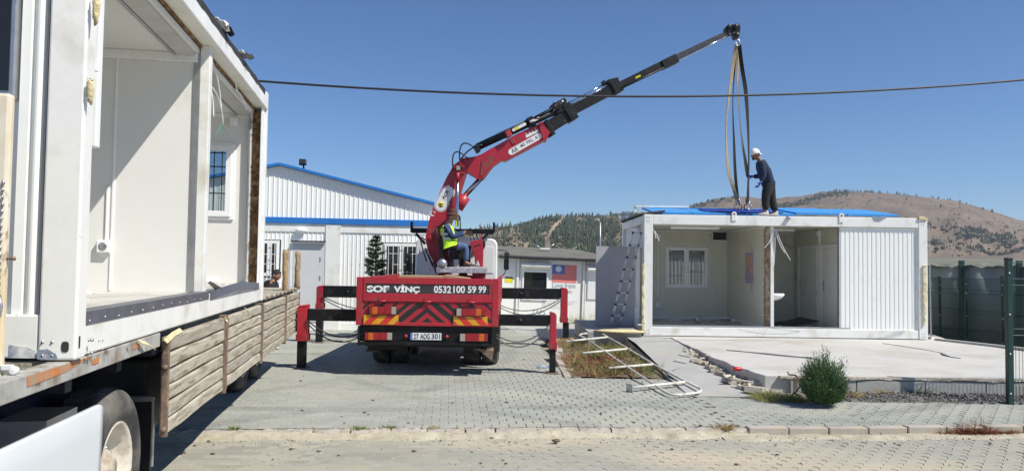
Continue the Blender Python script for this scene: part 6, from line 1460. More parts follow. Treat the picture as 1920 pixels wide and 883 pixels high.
# ================================================================== SLINGS
def sling(nm, lab, pts, wpx, mt, yo):
    P = []
    for (x, y) in pts: P.append(on(x, y, 18.25+yo))
    # Catmull-Rom smoothing
    Q = []
    for i in range(len(P)-1):
        a, b_, c, d = P[max(i-1, 0)], P[i], P[i+1], P[min(i+2, len(P)-1)]
        for k in range(6):
            t = k/6; Q.append(.5*((2*b_)+(c-a)*t+(2*a-5*b_+4*c-d)*t*t+(3*b_-a-3*c+d)*t**3))
    Q.append(P[-1]); b = MB(); b.ribbon(Q, Vector((wpx*1.2*18.25/FPX, .02, 0)), .012, 1.0+.12*wpx+yo*6); tag(b.build(nm, mt, origin=P[0]), lab, 'sling'); return P[-1]
sling('lifting_sling', 'tan webbing sling bowing out furthest left below the crane hook', [(1381, 84), (1375, 120), (1367, 180), (1362, 230), (1362, 270), (1366, 320), (1376, 355), (1384, 380)], 5.5, webt, 0)
sling('lifting_sling', 'dark webbing sling hanging second from the left below the crane hook', [(1381, 84), (1376, 150), (1374, 200), (1376, 260), (1379, 330), (1384, 380)], 4.5, webd, .05)
sling('lifting_sling', 'tan webbing sling crossing in the middle below the crane hook', [(1384, 84), (1383, 150), (1386, 210), (1391, 262), (1398, 305), (1402, 330)], 5.5, webt, .02)
e2 = sling('lifting_sling', 'dark webbing sling furthest right below the crane hook, next to the worker', [(1386, 84), (1391, 125), (1398, 170), (1402, 225), (1404, 290), (1403, 345), (1402, 380)], 6, webd, -.03)
for (px, lab, k0) in ((1384, 'left pair of steel sling hooks hanging over the cabin roof', 0), (1402, 'right pair of steel sling hooks hanging over the cabin roof beside the worker', 1)):
    hh = thing('sling_hooks', lab, 'hook', on(px, 380, 18.25))
    for s_ in (-1, 1):
        p = on(px+s_*2.5, 378, 18.25-.03*s_); b = MB(); b.tube([p, p-Z*.08, p-Z*.09+X*.05*s_, p-Z*.15+X*.06*s_, p-Z*.2+X*.03*s_, p-Z*.2-X*.02*s_, p-Z*.16-X*.035*s_], .014, 7); b.build('hook', steel if s_*(1-2*k0) < 0 else plastic, hh)
    b = MB(); p = on(px, 377, 18.25); b.tube([p+Vector((.05*math.cos(a), 0, .05*math.sin(a))) for a in [2*PI*i/12 for i in range(13)]], .012, 6); b.build('ring', steel, hh)
# ================================================================== PEOPLE
def head_mesh(c, f, up=Z, s=1.0):
    """head about .24 high: skull, jaw, nose, brow, eye sockets, lips, ears"""
    c = Vector(c); f = Vector(f).normalized(); up = Vector(up); r = f.cross(up).normalized(); up = r.cross(f).normalized()
    b = MB(); n, m_ = 28, 22; vs = []
    for i in range(m_+1):
        ph = PI*i/m_; zz = math.cos(ph)
        for k in range(n):
            th = 2*PI*k/n; x = math.sin(ph)*math.cos(th); y = math.sin(ph)*math.sin(th)      # x forward, y side
            jaw = 1-.28*max(0, -zz)**1.2
            X_ = .098*x*(1 if x > 0 else 1.05)*(1-.12*max(0, -zz)*(x < 0)*1.6); Y2 = .076*y*jaw; Z_ = .122*zz
            if x > .5 and abs(y) < .6:
                fr = max(0, 1-abs(y)/.22)
                X_ += .026*fr*max(0, 1-abs(zz+.12)/.22)          # nose
                X_ += .010*max(0, 1-abs(y)/.35)*max(0, 1-abs(zz+.50)/.10)  # lips
                X_ -= .010*max(0, 1-abs(abs(y)-.36)/.2)*max(0, 1-abs(zz-.08)/.16)  # eye sockets
                X_ += .008*max(0, 1-abs(zz-.26)/.12)              # brow
                X_ += .012*max(0, 1-abs(y)/.4)*max(0, 1-abs(zz+.80)/.16)  # chin
            vs.append(c+f*X_*s+r*Y2*s+up*Z_*s)
    b.add(vs, [(i*n+k, (i+1)*n+k, (i+1)*n+(k+1) % n, i*n+(k+1) % n) for i in range(m_) for k in range(n)], True)
    for sg in (-1, 1): b.ell(c+r*sg*.078*s-up*.01*s-f*.008*s, (.02*s, .012*s, .03*s), 8, 6)
    return b, f, r, up
def eyes(par, c, f, r, up, s=1.0):
    for sg in (-1, 1):
        b = MB(); b.ell(Vector(c)+f*.083*s+r*sg*.028*s+up*.012*s, (.012*s, .012*s, .009*s), 8, 6); e_ = b.build('eye', pwhite, par)
        b = MB(); b.ell(Vector(c)+f*.093*s+r*sg*.028*s+up*.012*s, (.004*s,)*3, 6, 4); b.build('iris', pblack, e_)
        b = MB(); a = Vector(c)+f*.096*s+up*.034*s; b.tube([a+r*sg*.012*s, a+r*sg*.03*s+up*.004*s, a+r*sg*.048*s-f*.006*s], .0045*s, 5); b.build('eyebrow', hairm, par)
def hand_nodes(N, E, key, wrist, d, pn, s=1.0, curl=.5):
    """d: pointing dir of hand, pn: palm normal (curl direction)"""
    w_ = Vector(wrist); d = Vector(d).normalized(); pn = Vector(pn).normalized(); sd_ = d.cross(pn).normalized(); pn = sd_.cross(d).normalized()
    p = w_+d*.05*s; N[key+'p'] = (*p, (.036*s, .018*s)); E.append((key+'w', key+'p'))
    p2 = w_+d*.085*s; N[key+'q'] = (*p2, (.036*s, .016*s)); E.append((key+'p', key+'q'))
    for i, L in enumerate((.070, .078, .072, .058)):
        o = (i-1.5)*.020*s; a = p2+sd_*o+d*.012*s; k1 = '%s%d' % (key, i)
        N[k1+'a'] = (*a, .0095*s); E.append((key+'q', k1+'a'))
        b_ = a+(d*math.cos(curl*.6)+pn*math.sin(curl*.6))*L*.5*s; N[k1+'b'] = (*b_, .0085*s); E.append((k1+'a', k1+'b'))
        c = b_+(d*math.cos(curl*2)+pn*math.sin(curl*2))*L*.5*s; N[k1+'c'] = (*c, .0075*s); E.append((k1+'b', k1+'c'))
    a = w_+d*.03*s-sd_*.03*s; N[key+'ta'] = (*a, .012*s); E.append((key+'p', key+'ta'))
    b_ = a+(d*.7-sd_*.5+pn*.4).normalized()*.035*s; N[key+'tb'] = (*b_, .0105*s); E.append((key+'ta', key+'tb'))
    c = b_+(d*.9+pn*.4).normalized()*.028*s; N[key+'tc'] = (*c, .009*s); E.append((key+'tb', key+'tc'))
def lerpn(a, b, t): return tuple(Vector(a).lerp(Vector(b), t))
def fat(v, k): return (*v[:3], tuple(x*k for x in v[3]) if isinstance(v[3], tuple) else v[3]*k)
def person(label, base, J, face, hup, skinm, topm, legm, shoem, sleeves='long', s=1.0, gl=None, hats=None, hair=True, group=None, bulk=1.32):
    """J: joints (world): pelvis, waist, chest, neck, head, and sh/el/wr, hip/kn/an/toe for L and R; hd: hand directions"""
    P = thing('person', label, 'person', base, group=group)
    V3 = lambda k: Vector(J[k])
    N = {}; E = []
    N['pelvis'] = (*J['pelvis'], (.14*s, .105*s)); N['waist'] = (*J['waist'], (.125*s, .095*s)); N['chest'] = (*J['chest'], (.15*s, .10*s)); N['neck'] = (*J['neck'], .055*s); N['throat'] = (*lerpn(J['neck'], J['head'], .55), .050*s)
    E += [('pelvis', 'waist'), ('waist', 'chest'), ('chest', 'neck'), ('neck', 'throat')]
    for q in 'LR':
        N['sh'+q] = (*J['sh'+q], .058*s); N['el'+q] = (*J['el'+q], .041*s); N['wr'+q+'w'] = (*J['wr'+q], .028*s); N['fa'+q] = (*lerpn(J['el'+q], J['wr'+q], .3), .041*s)
        E += [('chest', 'sh'+q), ('sh'+q, 'el'+q), ('el'+q, 'fa'+q), ('fa'+q, 'wr'+q+'w')]
        d, pn, cu = J['hd'+q]; hand_nodes(N, E, 'wr'+q, J['wr'+q], d, pn, s, cu)
        N['hip'+q] = (*J['hip'+q], .085*s); N['th'+q] = (*lerpn(J['hip'+q], J['kn'+q], .4), .080*s); N['kn'+q] = (*J['kn'+q], .056*s); N['ca'+q] = (*lerpn(J['kn'+q], J['an'+q], .3), .056*s); N['an'+q] = (*J['an'+q], .036*s); N['to'+q] = (*J['toe'+q], .03*s)
        E += [('pelvis', 'hip'+q), ('hip'+q, 'th'+q), ('th'+q, 'kn'+q), ('kn'+q, 'ca'+q), ('ca'+q, 'an'+q), ('an'+q, 'to'+q)]
    hb_, f, r, up = head_mesh(J['head'], face, hup, s)
    body = skinmesh('body', N, E, skinm, P, 2, extra=hb_); eyes(P, J['head'], f, r, up, s)
    # top
    N = {}; E = []
    N['waist'] = (*lerpn(J['pelvis'], J['waist'], -.25), (.150*s, .125*s)); N['w2'] = (*J['waist'], (.155*s, .12*s)); N['chest'] = (*J['chest'], (.175*s, .125*s)); N['col'] = (*lerpn(J['chest'], J['neck'], .80), (.085*s, .08*s))
    E += [('w2', 'waist'), ('w2', 'chest'), ('chest', 'col')]; N = {k: N[k] for k in ('w2', 'waist', 'chest', 'col')}
    for q in 'LR':
        N['sh'+q] = (*J['sh'+q], .078*s); E.append(('chest', 'sh'+q))
        if sleeves == 'long': N['el'+q] = (*J['el'+q], .056*s); N['wr'+q] = (*lerpn(J['el'+q], J['wr'+q], .93), .038*s); E += [('sh'+q, 'el'+q), ('el'+q, 'wr'+q)]
        else: N['el'+q] = (*lerpn(J['sh'+q], J['el'+q], .62), .064*s); E.append(('sh'+q, 'el'+q))
    kk = bulk; N = {k: fat(v, kk if k[:2] in ('w2', 'wa', 'ch', 'co') else kk*.98) for k, v in N.items()}
    shirt = skinmesh('shirt', N, E, topm, P, 2)
    N = {}; E = []
    N['pelvis'] = (*J['pelvis'], (.165*s, .125*s)); N['belt'] = (*lerpn(J['pelvis'], J['waist'], .55), (.15*s, .115*s)); E.append(('pelvis', 'belt'))
    for q in 'LR':
        N['hip'+q] = (*J['hip'+q], .105*s); N['th'+q] = (*lerpn(J['hip'+q], J['kn'+q], .45), .098*s); N['kn'+q] = (*J['kn'+q], .075*s); N['ca'+q] = (*lerpn(J['kn'+q], J['an'+q], .4), .072*s); N['an'+q] = (*lerpn(J['kn'+q], J['an'+q], .93), .062*s)
        E += [('pelvis', 'hip'+q), ('hip'+q, 'th'+q), ('th'+q, 'kn'+q), ('kn'+q, 'ca'+q), ('ca'+q, 'an'+q)]
    N = {k: fat(v, bulk*.97) for k, v in N.items()}
    skinmesh('trousers', N, E, legm, P, 2)
    for q in 'LR':
        an = V3('an'+q); to = V3('toe'+q); d = (to-an); d.z = 0; d.normalize(); b = MB(); sdv = d.cross(Z); zf = to.z-.035
        vs = []; n = 14
        for lvl, (hh, sc) in enumerate(((0, 1), (.02, 1.03), (.05, .95), (.085, .62), (.11, .42))):
            for k in range(n):
                t = 2*PI*k/n; lx_ = math.cos(t); L_ = .14 if lx_ > 0 else .13
                cxx = an+d*(.06-(.05 if lvl > 2 else 0)); w2 = .048*(1+.12*lx_)
                vs.append(Vector((cxx.x, cxx.y, zf+hh*s*(1-.35*max(0, lx_)*(lvl > 1))))+d*lx_*L_*sc*s+sdv*math.sin(t)*w2*sc*s)
        b.add(vs, [(i*n+k, i*n+(k+1) % n, (i+1)*n+(k+1) % n, (i+1)*n+k) for i in range(4) for k in range(n)], True); b.f += [tuple(range(n))[::-1], tuple(4*n+k for k in range(n))]; b.sm += [False]*2; b.at += [.5]*2
        b.build('shoe', shoem, P)
    if gl:
        for q in 'LR':
            N = {}; E = []; N['wr'+q+'w'] = (*lerpn(J['el'+q], J['wr'+q], .9), .036*s); d, pn, cu = J['hd'+q]; hand_nodes(N, E, 'wr'+q, J['wr'+q], d, pn, s*1.14, cu); skinmesh('glove', N, E, gl, P, 2)
    if hair:
        b = MB(); c = Vector(J['head']); n, m_ = 24, 12; vs = []
        for i in range(m_+1):
            ph = PI*.56*i/m_
            for k in range(n):
                th = 2*PI*k/n; fr = max(0, math.cos(th)); pp = ph*(1-.42*fr**.6) if True else ph
                vs.append(c+f*(.106*math.sin(pp)*math.cos(th)-.006)*s+r*.083*math.sin(pp)*math.sin(th)*s+up*.129*math.cos(pp)*s+Vector((random.uniform(-.002, .002),)*3))
        b.add(vs, [(i*n+k, (i+1)*n+k, (i+1)*n+(k+1) % n, i*n+(k+1) % n) for i in range(m_) for k in range(n)], True)
        o = b.build('hair', hairm, P); o.modifiers.new('t', 'SOLIDIFY').thickness = .008
    return P, f, r, up
# --- worker on the roof, facing left, bending forward
RY = 17.12
def rj(px, py, dy=0): q = on(px, py, RY+dy); return (q.x, q.y, q.z)
zr_ = cz1+.025
J = dict(pelvis=rj(1441, 346), waist=rj(1439, 333), chest=rj(1430, 313), neck=rj(1423.5, 299), head=rj(1416.5, 290.5),
  shL=rj(1428, 309, -.17), elL=rj(1433, 328, -.2), wrL=rj(1427, 341, -.22), shR=rj(1427, 309, .16), elR=rj(1424, 331, .2), wrR=rj(1411, 331, .22),
  hipL=rj(1440, 348, -.09), knL=rj(1435, 374, -.1), anL=rj(1436, 399, -.1), hipR=rj(1443, 348, .09), knR=rj(1447, 373, .1), anR=rj(1454, 398, .1))
for q, dy in (('L', -.1), ('R', .1)):
    a = Vector(J['an'+q]); a.z = zr_+.085; J['an'+q] = tuple(a); J['toe'+q] = (a.x-.13, a.y, zr_+.035)
J['hdL'] = (Vector((-.55, 0, -.85)), Vector((-.4, .3, .3)), .5); J['hdR'] = (Vector((-1, .05, .1)), Vector((0, -1, .1)), .9)
Pm, f, r, up = person('worker in white cap and navy jumper standing on the cabin roof holding a sling', (J['anL'][0], RY, zr_), J, (-1, -.05, -.28), (-.25, 0, 1), skin2, navyc, blackc, shoe, gl=glove, hair=True)
c = Vector(J['head']); b = MB(); n, m_ = 24, 8; vs = []
for i in range(m_+1):
    ph = PI*.5*i/m_
    for k in range(n):
        th = 2*PI*k/n; vs.append(c+f*(.112*math.sin(ph)*math.cos(th)-.006)+r*.09*math.sin(ph)*math.sin(th)+up*(.138*math.cos(ph)+.015))
b.add(vs, [(i*n+k, (i+1)*n+k, (i+1)*n+(k+1) % n, i*n+(k+1) % n) for i in range(m_) for k in range(n)], True); cpp = b.build('cap', whitec, Pm); cpp.modifiers.new('t', 'SOLIDIFY').thickness = .006
b = MB(); vs = []
for i in range(9):
    a = RA(-60+15*i); vs += [c-f*(.095*math.cos(a)+.004)+r*.085*math.sin(a)+up*.02, c-f*(.165*math.cos(a)-.0)+r*.075*math.sin(a)-up*.025]
b.add(vs, [(2*i, 2*i+2, 2*i+3, 2*i+1) for i in range(8)], True); o = b.build('cap_peak', whitec, Pm, label='cap peak worn backwards'); o.modifiers.new('t', 'SOLIDIFY').thickness = .006
b = MB(); b.ell(c+f*.072-up*.075, (.035, .045, .035), 12, 8); b.build('beard', hairm, Pm)
# --- crane operator, seated, facing right
OY = 17.12
def oj(px, py, dy=0): q = on(px, py, OY+dy); return (q.x, q.y, q.z)
J = dict(pelvis=oj(845, 460), waist=oj(841, 448), chest=oj(838, 431), neck=oj(842, 416), head=oj(849.5, 404),
  shL=oj(839, 426, .17), elL=oj(856, 440, .2), wrL=oj(873, 434, .16), shR=oj(838, 427, -.17), elR=oj(850, 445, -.2), wrR=oj(872, 437, -.14),
  hipL=oj(847, 461, .09), knL=oj(877, 462, .1), anL=oj(875, 492, .1), hipR=oj(847, 461, -.1), knR=oj(875, 463, -.12), anR=oj(873, 492, -.12))
for q in 'LR':
    a = Vector(J['an'+q]); J['toe'+q] = (a.x+.13, a.y, a.z-.05)
J['hdL'] = (Vector((1, 0, .1)), Vector((0, 0, -1)), .9); J['hdR'] = (Vector((1, .1, 0)), Vector((0, 0, -1)), .9)
Po, f, r, up = person('crane operator in brown hat and yellow hi-vis vest seated at the truck crane controls', (J['pelvis'][0], OY, J['pelvis'][2]), J, (1, -.05, -.12), (.08, 0, 1), skin, bluec, jean, sandal, gl=plastic, bulk=1.12)
c = Vector(J['head']); b = MB(); b.lathe(c+up*.03-f*.005, up, [(-.015, .165), (.0, .13), (.01, .105), (.05, .1), (.10, .092), (.125, .06), (.13, .001)], 24); b.lathe(c+up*.03-f*.005, up, [(-.015, .165), (-.02, .16), (-.01, .1)], 24); b.build('hat', brownh, Po)
N = {'w2': (*J['waist'], (.215, .172)), 'wa': (*lerpn(J['pelvis'], J['waist'], .15), (.21, .172)), 'ch': (*J['chest'], (.232, .178)), 'co': (*lerpn(J['chest'], J['neck'], .7), (.135, .12))}
vst = skinmesh('hi_vis_vest', N, [('w2', 'wa'), ('w2', 'ch'), ('ch', 'co')], hiviz, Po, 2)
for (pt, rad) in ((J['waist'], .20), (lerpn(J['waist'], J['chest'], .5), .21)):
    b = MB(); q = Vector(pt); vs = []
    for k in range(24): t = 2*PI*k/24; vs += [q+Vector((rad*.80*math.cos(t), rad*1.02*math.sin(t), -.025)), q+Vector((rad*.80*math.cos(t), rad*1.02*math.sin(t), .025))]
    b.add(vs, [(2*k, (2*k+2) % 48, (2*k+3) % 48, 2*k+1) for k in range(24)], True); b.build('reflective_band', refl, vst)
# --- man beyond the trailer
MY = 15.6
def mj(px, py, dy=0): q = on(px, py, MY+dy); return (q.x, q.y, q.z)
hx = on(518, 516, MY); gx = hx.x-.03
J = dict(pelvis=(gx-.10, MY, .90), waist=(gx-.11, MY, 1.08), chest=(gx-.08, MY, 1.30), neck=(gx-.03, MY, 1.46), head=(hx.x, MY, hx.z),
  shL=(gx-.07, MY+.18, 1.38), elL=(gx-.0, MY+.24, 1.12), wrL=(gx+.2, MY+.22, 1.05), shR=(gx-.09, MY-.18, 1.37), elR=(gx-.13, MY-.25, 1.10), wrR=(gx+.08, MY-.28, 1.0),
  hipL=(gx-.10, MY+.09, .88), knL=(gx-.06, MY+.11, .48), anL=(gx-.1, MY+.11, .085), toeL=(gx+.04, MY+.12, .035), hipR=(gx-.10, MY-.09, .88), knR=(gx-.02, MY-.12, .48), anR=(gx-.12, MY-.12, .085), toeR=(gx+.02, MY-.13, .035))
J['hdL'] = (Vector((1, 0, -.2)), Vector((0, -.3, -1)), .5); J['hdR'] = (Vector((.7, 0, -.6)), Vector((0, 1, 0)), .5)
person('man in black T-shirt standing behind the trailer with only head and shoulders showing', (gx-.1, MY, 0), J, (1, -.15, -.45), (.3, 0, 1), skin, blackc, jean, shoe, sleeves='short', bulk=1.2)
# ================================================================== RAILING lying over the bed
def rz(y): return .045+.042*max(0, y-10.8)
def rpt(px, py, dz=0):
    z = .1
    for _ in range(6): q = G(px, py, z); z = rz(q.y)+dz
    return q
rlg = thing('pipe_railing', 'white pipe railing with four cross bars lying across the weedy bed and ramp', 'railing', rpt(1250, 730))
RW = .019
def rt(nm, pts, r_=RW): b = MB(); b.tube([rpt(*p) for p in pts], r_, 10); return b.build(nm, M('railing_white_paint', (.66, .65, .58), .45, 0, .06, 6, .05, 20, (.35, .28, .2), .3, 7) if 'railing_white_paint' not in bpy.data.materials else bpy.data.materials['railing_white_paint'], rlg)
rt('side_rail', [(1097, 634), (1132, 657), (1175, 687), (1230, 723), (1243, 732), (1252, 737), (1262, 740), (1275, 740), (1300, 737), (1311, 735), (1315, 731), (1311, 727)])
rt('side_rail', [(1311, 727), (1284, 714), (1224, 682), (1175, 652), (1138, 631), (1127, 624), (1121, 622), (1090, 626), (1086, 629), (1097, 634)])
for a, c in (((1062, 640), (1139, 632)), ((1092, 662), (1175, 654)), ((1141, 690), (1224, 683)), ((1181, 727), (1284, 716))): rt('cross_bar', [a, c], .023)
q = rpt(1181, 727); b = MB(); b.box(q.x-.012, q.x+.0, q.y-.07, q.y+.07, q.z-.06, q.z+.06, Matrix.Rotation(.5, 3, 'Z')); b.build('foot_plate', steel, rlg)
# ================================================================== PLANTS
def blades(b, c, n, h, spread, r0, wd=.006, lean=.5, up0=.3):
    for _ in range(n):
        a = random.uniform(0, 2*PI); rr = r0*math.sqrt(random.random()); p = Vector((c[0]+rr*math.cos(a), c[1]+rr*math.sin(a), c[2]))
        d = Vector((math.cos(a)*lean*random.random()*spread, math.sin(a)*lean*random.random()*spread, random.uniform(up0, 1))).normalized(); L = h*random.uniform(.4, 1)
        sd_ = d.cross(Vector((random.uniform(-1, 1), random.uniform(-1, 1), .1))).normalized()*wd*random.uniform(.6, 1.2)
        m1 = p+d*L*.55; e = p+d*L+Vector((d.x, d.y, -.35))*L*.25; t = random.random()
        b.add([p-sd_, p+sd_, m1+sd_*.8, m1-sd_*.8, e], [(0, 1, 2, 3), (3, 2, 4)], False, t)
def leaves(b, cs, n, r_, size):
    for _ in range(n):
        c = random.choice(cs); v = Vector((random.gauss(0, 1), random.gauss(0, 1), random.gauss(0, 1))).normalized()*r_*random.random()**.4
        p = Vector(c)+v; d = Vector((random.gauss(0, 1), random.gauss(0, 1), random.gauss(.3, 1))).normalized(); q = d.cross(Vector((random.random(), random.random(), random.random()))).normalized(); L = size*random.uniform(.6, 1.3); t = random.random()
        b.add([p-q*L*.3, p+q*L*.3, p+d*L+q*.1*L], [(0, 1, 2)], False, t)
random.seed(41)
# round shrub: upright thin stems with scale-like sprays
sc_ = G(1553, 766); sc_ = Vector((sc_.x, sc_.y+.2, -.01))
sh_ = thing('round_shrub', 'rounded dark green shrub between the pavement and the slab', 'shrub', sc_)
b = MB(); br = MB()
for _ in range(900):
    a = random.uniform(0, 2*PI); el = math.acos(random.uniform(-.75, 1)); R1 = Vector((math.sin(el)*math.cos(a)*.31, math.sin(el)*math.sin(a)*.31, math.cos(el)*.30+.34))
    R1 *= random.uniform(.72, 1.06)*(1+.32*noise.noise(Vector((math.cos(a)*1.6, math.sin(a)*1.6, el*1.6)))); R1.x += .03; R1.z = max(.03, R1.z)
    tip = sc_+R1+Z*random.uniform(0, .09)*(R1.z > .42); base = sc_+Vector((R1.x*.25, R1.y*.25, .02+R1.z*.15)); d = (tip-base)
    if random.random() < .25: br.tube([base, tip], [.006, .002], 4, cap=False)
    for k in range(38):
        t = random.uniform(.35, 1.0); p = base+d*t+Vector((random.gauss(0, .016),)*1+(random.gauss(0, .016), random.gauss(0, .016))); dd = (d.normalized()+Vector((random.gauss(0, .5), random.gauss(0, .5), random.gauss(.35, .4)))).normalized(); L = random.uniform(.016, .040)
        q = dd.cross(Vector((random.gauss(0, 1), random.gauss(0, 1), random.gauss(0, 1)))).normalized()*L*.14; b.add([p-q, p+q, p+dd*L], [(0, 1, 2)], False, random.random())
b.build('foliage', shrubm, sh_, fix=False); br.build('branches', bark, sh_)
# dry bush left of it
dbc = G(1462, 752); dbu = thing('dry_bush', 'yellowish dry weedy bush at the slab corner left of the round shrub', 'bush', (dbc.x, dbc.y, 0))
b = MB(); 
for _ in range(34): blades(b, (dbc.x+random.uniform(-.24, .28), dbc.y+.12+random.uniform(-.15, .22), .0), 26, .20, 1.6, .09, .003, 1.0)
b.build('foliage', weedg, dbu, fix=False); b = MB()
for _ in range(24): blades(b, (dbc.x+random.uniform(-.15, .34), dbc.y+.1+random.uniform(-.15, .25), .0), 22, .17, 1.8, .09, .003, 1.2)
b.build('dry_stems', dryg, dbu, fix=False)
# bent rebar / pipe by the shrub
b = MB(); b.tube([on(1477, 697, 10.9), on(1479, 702, 10.8), on(1492, 703, 10.7), on(1500, 712, 10.6), on(1500, 724, 10.5), on(1494, 733, 10.45), on(1485, 740, 10.4)], .012, 7)
tag(b.build('bent_pipe', rustd, origin=on(1494, 733, 10.45)), 'thin bent rusty pipe curling up left of the round shrub', 'pipe')
b = MB(); q0, q1 = on(1491, 708, 10.95), on(1491, 735, 10.95); b.box(q0.x-.025, q0.x+.025, 10.93, 10.96, q1.z, q0.z); tag(b.build('iron_stub', rustd, origin=q1), 'short upright iron stub against the slab face behind the bent pipe', 'iron stub')
# weed on kerb
kc = kp(5.55, -.12); kw = thing('kerb_weed', 'reddish brown weed clump growing over the kerb at the right', 'weed', (kc.x, kc.y, -.05))
b = MB(); b2 = MB()
for _ in range(44):
    u_ = random.gauss(0, .22); p = kc+KD*u_; blades(b, (p.x, p.y-.02, -.06), 22, .15*(1.2-abs(u_)), 1.8, .07, .0035, 1.3)
for _ in range(9): p = kc+KD*random.gauss(.05, .12); blades(b2, (p.x, p.y, -.05), 6, .30, .5, .03, .0018, .5)
for _ in range(14): p = kc+KD*random.uniform(-.45, .6); blades(b2, (p.x, p.y-.03, -.06), 10, .07, 1.5, .04, .0035, 1.4)
b.build('leaves', redw, kw, fix=False); b2.build('dry_stalks', dryg, kw, fix=False)
# bed vegetation
b1 = MB(); b2 = MB(); b3 = MB()
for _ in range(150):
    x = random.uniform(1.1, 2.55); y = random.uniform(12.4, 17.0); dn = noise.noise(Vector((x*1.5, y*.8, 3)))
    if dn < -.15: continue
    blades(b1, (x, y, .0), 26, random.uniform(.14, .34), 1.2, .14, .004, .9)
for _ in range(90):
    x = random.uniform(1.1, 2.1); y = random.uniform(12.4, 15.0); blades(b2, (x, y, .0), 26, random.uniform(.10, .24), 1.6, .14, .006, 1.2)
for _ in range(120):
    x = random.uniform(1.05, 2.6); y = random.uniform(12.35, 17.4); blades(b3, (x, y, .0), 20, random.uniform(.12, .36), 1.2, .14, .0035, .9)
b1.build('bed_weeds', weedg, kind='stuff', fix=False); b2.build('bed_red_weeds', redw, kind='stuff', fix=False); b3.build('bed_dry_grass', dryg, kind='stuff', fix=False)
def tuft(px, py, n, h, mt, lab, z=0, r0=.08):
    c = G(px, py, z); b = MB()
    for _ in range(n): blades(b, (c.x+random.gauss(0, r0), c.y+random.gauss(0, r0*.5), z-.01), 14, h, 1.6, .03, .004, 1.1)
    tag(b.build('weed', mt, origin=c, fix=False), lab, 'weed')
tuft(1085, 606, 10, .5, weedg, 'tall scraggly weed by the wall below the printed flag', .02, .2)
tuft(1107, 609, 7, .3, weedg, 'low weed just left of the open grey door', .02, .2)
tuft(673, 802, 6, .07, weedg, 'small green tuft in the sandy kerb, middle of three', 0, .03); tuft(730, 801, 6, .07, weedg, 'small green tuft in the sandy kerb, right one of three', 0, .03); tuft(441, 803, 6, .06, weedg, 'small green tuft in the sandy kerb nearest the trailer', 0, .03)
tuft(1358, 803, 10, .14, dryg, 'dry brown tuft where the kerb stones begin', 0, .04); tuft(815, 800, 5, .05, dryg, 'tiny dry tuft in the sandy kerb in front of the truck', 0, .03)
tuft(1718, 736, 5, .28, weedg, 'thin weed against the slab face left of the fence post', .04, .06); tuft(1662, 738, 4, .18, dryg, 'thin dry weed at the foot of the slab face', .04, .1); tuft(1600, 742, 5, .2, dryg, 'dry stalks just right of the round shrub', .04, .08)
tuft(1085, 640, 5, .3, weedg, 'weed poking out by the far end of the pipe railing', .05, .1)
# young conifer
tcx = on(703, 520, 18.2); tre = thing('young_conifer', 'slim young conifer between the ribbed building and the truck', 'tree', (tcx.x, 18.2, 0))
b = MB(); topz = on(703, 440, 18.2).z; b.tube([(tcx.x, 18.2, 0), (tcx.x+.02, 18.2, topz*.6), (tcx.x, 18.2, topz)], [.05, .03, .006], 7); b.build('trunk', bark, tre)
b = MB(); bb = MB(); z = .45
while z < topz-.05:
    k = (topz-z)/(topz-.4); R1 = .06+.46*k**.75; 
    for j in range(random.randint(7, 9)):
        a = random.uniform(0, 2*PI); rr = R1*random.uniform(.6, 1.1); p = Vector((tcx.x, 18.2, z)); tip = p+Vector((rr*math.cos(a), rr*math.sin(a), rr*random.uniform(.05, .5))); bb.tube([p, tip], [.008, .002], 4, cap=False)
        for m_ in range(int(46+80*k)):
            t = random.uniform(.12, 1); q = p.lerp(tip, t); d = ((tip-p).normalized()*.6+Vector((random.gauss(0, .6), random.gauss(0, .6), random.gauss(.1, .5)))).normalized(); L = random.uniform(.04, .10); s2 = d.cross(Vector((random.gauss(0, 1), random.gauss(0, 1), 1))).normalized()*.011
            b.add([q-s2, q+s2, q+d*L], [(0, 1, 2)], False, random.random())
    z += random.uniform(.08, .12)
b.build('crown', needle, tre, fix=False); bb.build('branches', bark, tre)
# ================================================================== SMALL THINGS ON THE GROUND
p = G(1383, 695, .26); b = MB(); b.lathe((p.x-.06, p.y, .29), (1, .1, 0), [(0, .001), (.0, .028), (.01, .033), (.11, .033), (.12, .026), (.12, .001)], 12); tag(b.build('red_can', canr, origin=p), 'small crushed red can lying near the broken slab edge', 'can')
p = G(1018, 691, 0); b = MB(); b.lathe((p.x-.1, p.y, .035), (1, .25, 0), [(0, .001), (0, .03), (.13, .033), (.17, .014), (.19, .014), (.19, .001)], 12); bt = b.build('plastic_bottle', bottle, origin=p); tag(bt, 'clear plastic bottle lying left of the rear right outrigger foot', 'bottle')
b = MB(); b.lathe((p.x+.085, p.y+.046, .035), (1, .25, 0), [(0, .016), (.02, .016), (.02, .001)], 10); b.build('cap', pflb, bt)
def strip(nm, pts, w_, lab, cat, mt, z=.26, th=.008):
    b = MB(); P = [G(x, y, z) for x, y in pts]; vs = []
    for i, q in enumerate(P):
        vs += [q+Vector((0, -w_[i], .004)), q+Vector((0, w_[i], .004)), q+Vector((0, -w_[i]*.8, .004+th)), q+Vector((0, w_[i]*.8, .004+th))]
    n = len(P); b.add(vs, [(4*i+a, 4*i+c, 4*i+4+c, 4*i+4+a) for i in range(n-1) for a, c in ((0, 1), (1, 3), (3, 2), (2, 0))]); tag(b.build(nm, mt, origin=P[0]), lab, cat)
shadow_grey = M('dark_grey_shadow', (.10, .10, .115), .9, 0, .1, 8, .3)  # shadows across the slab, built as thin dark grey strips
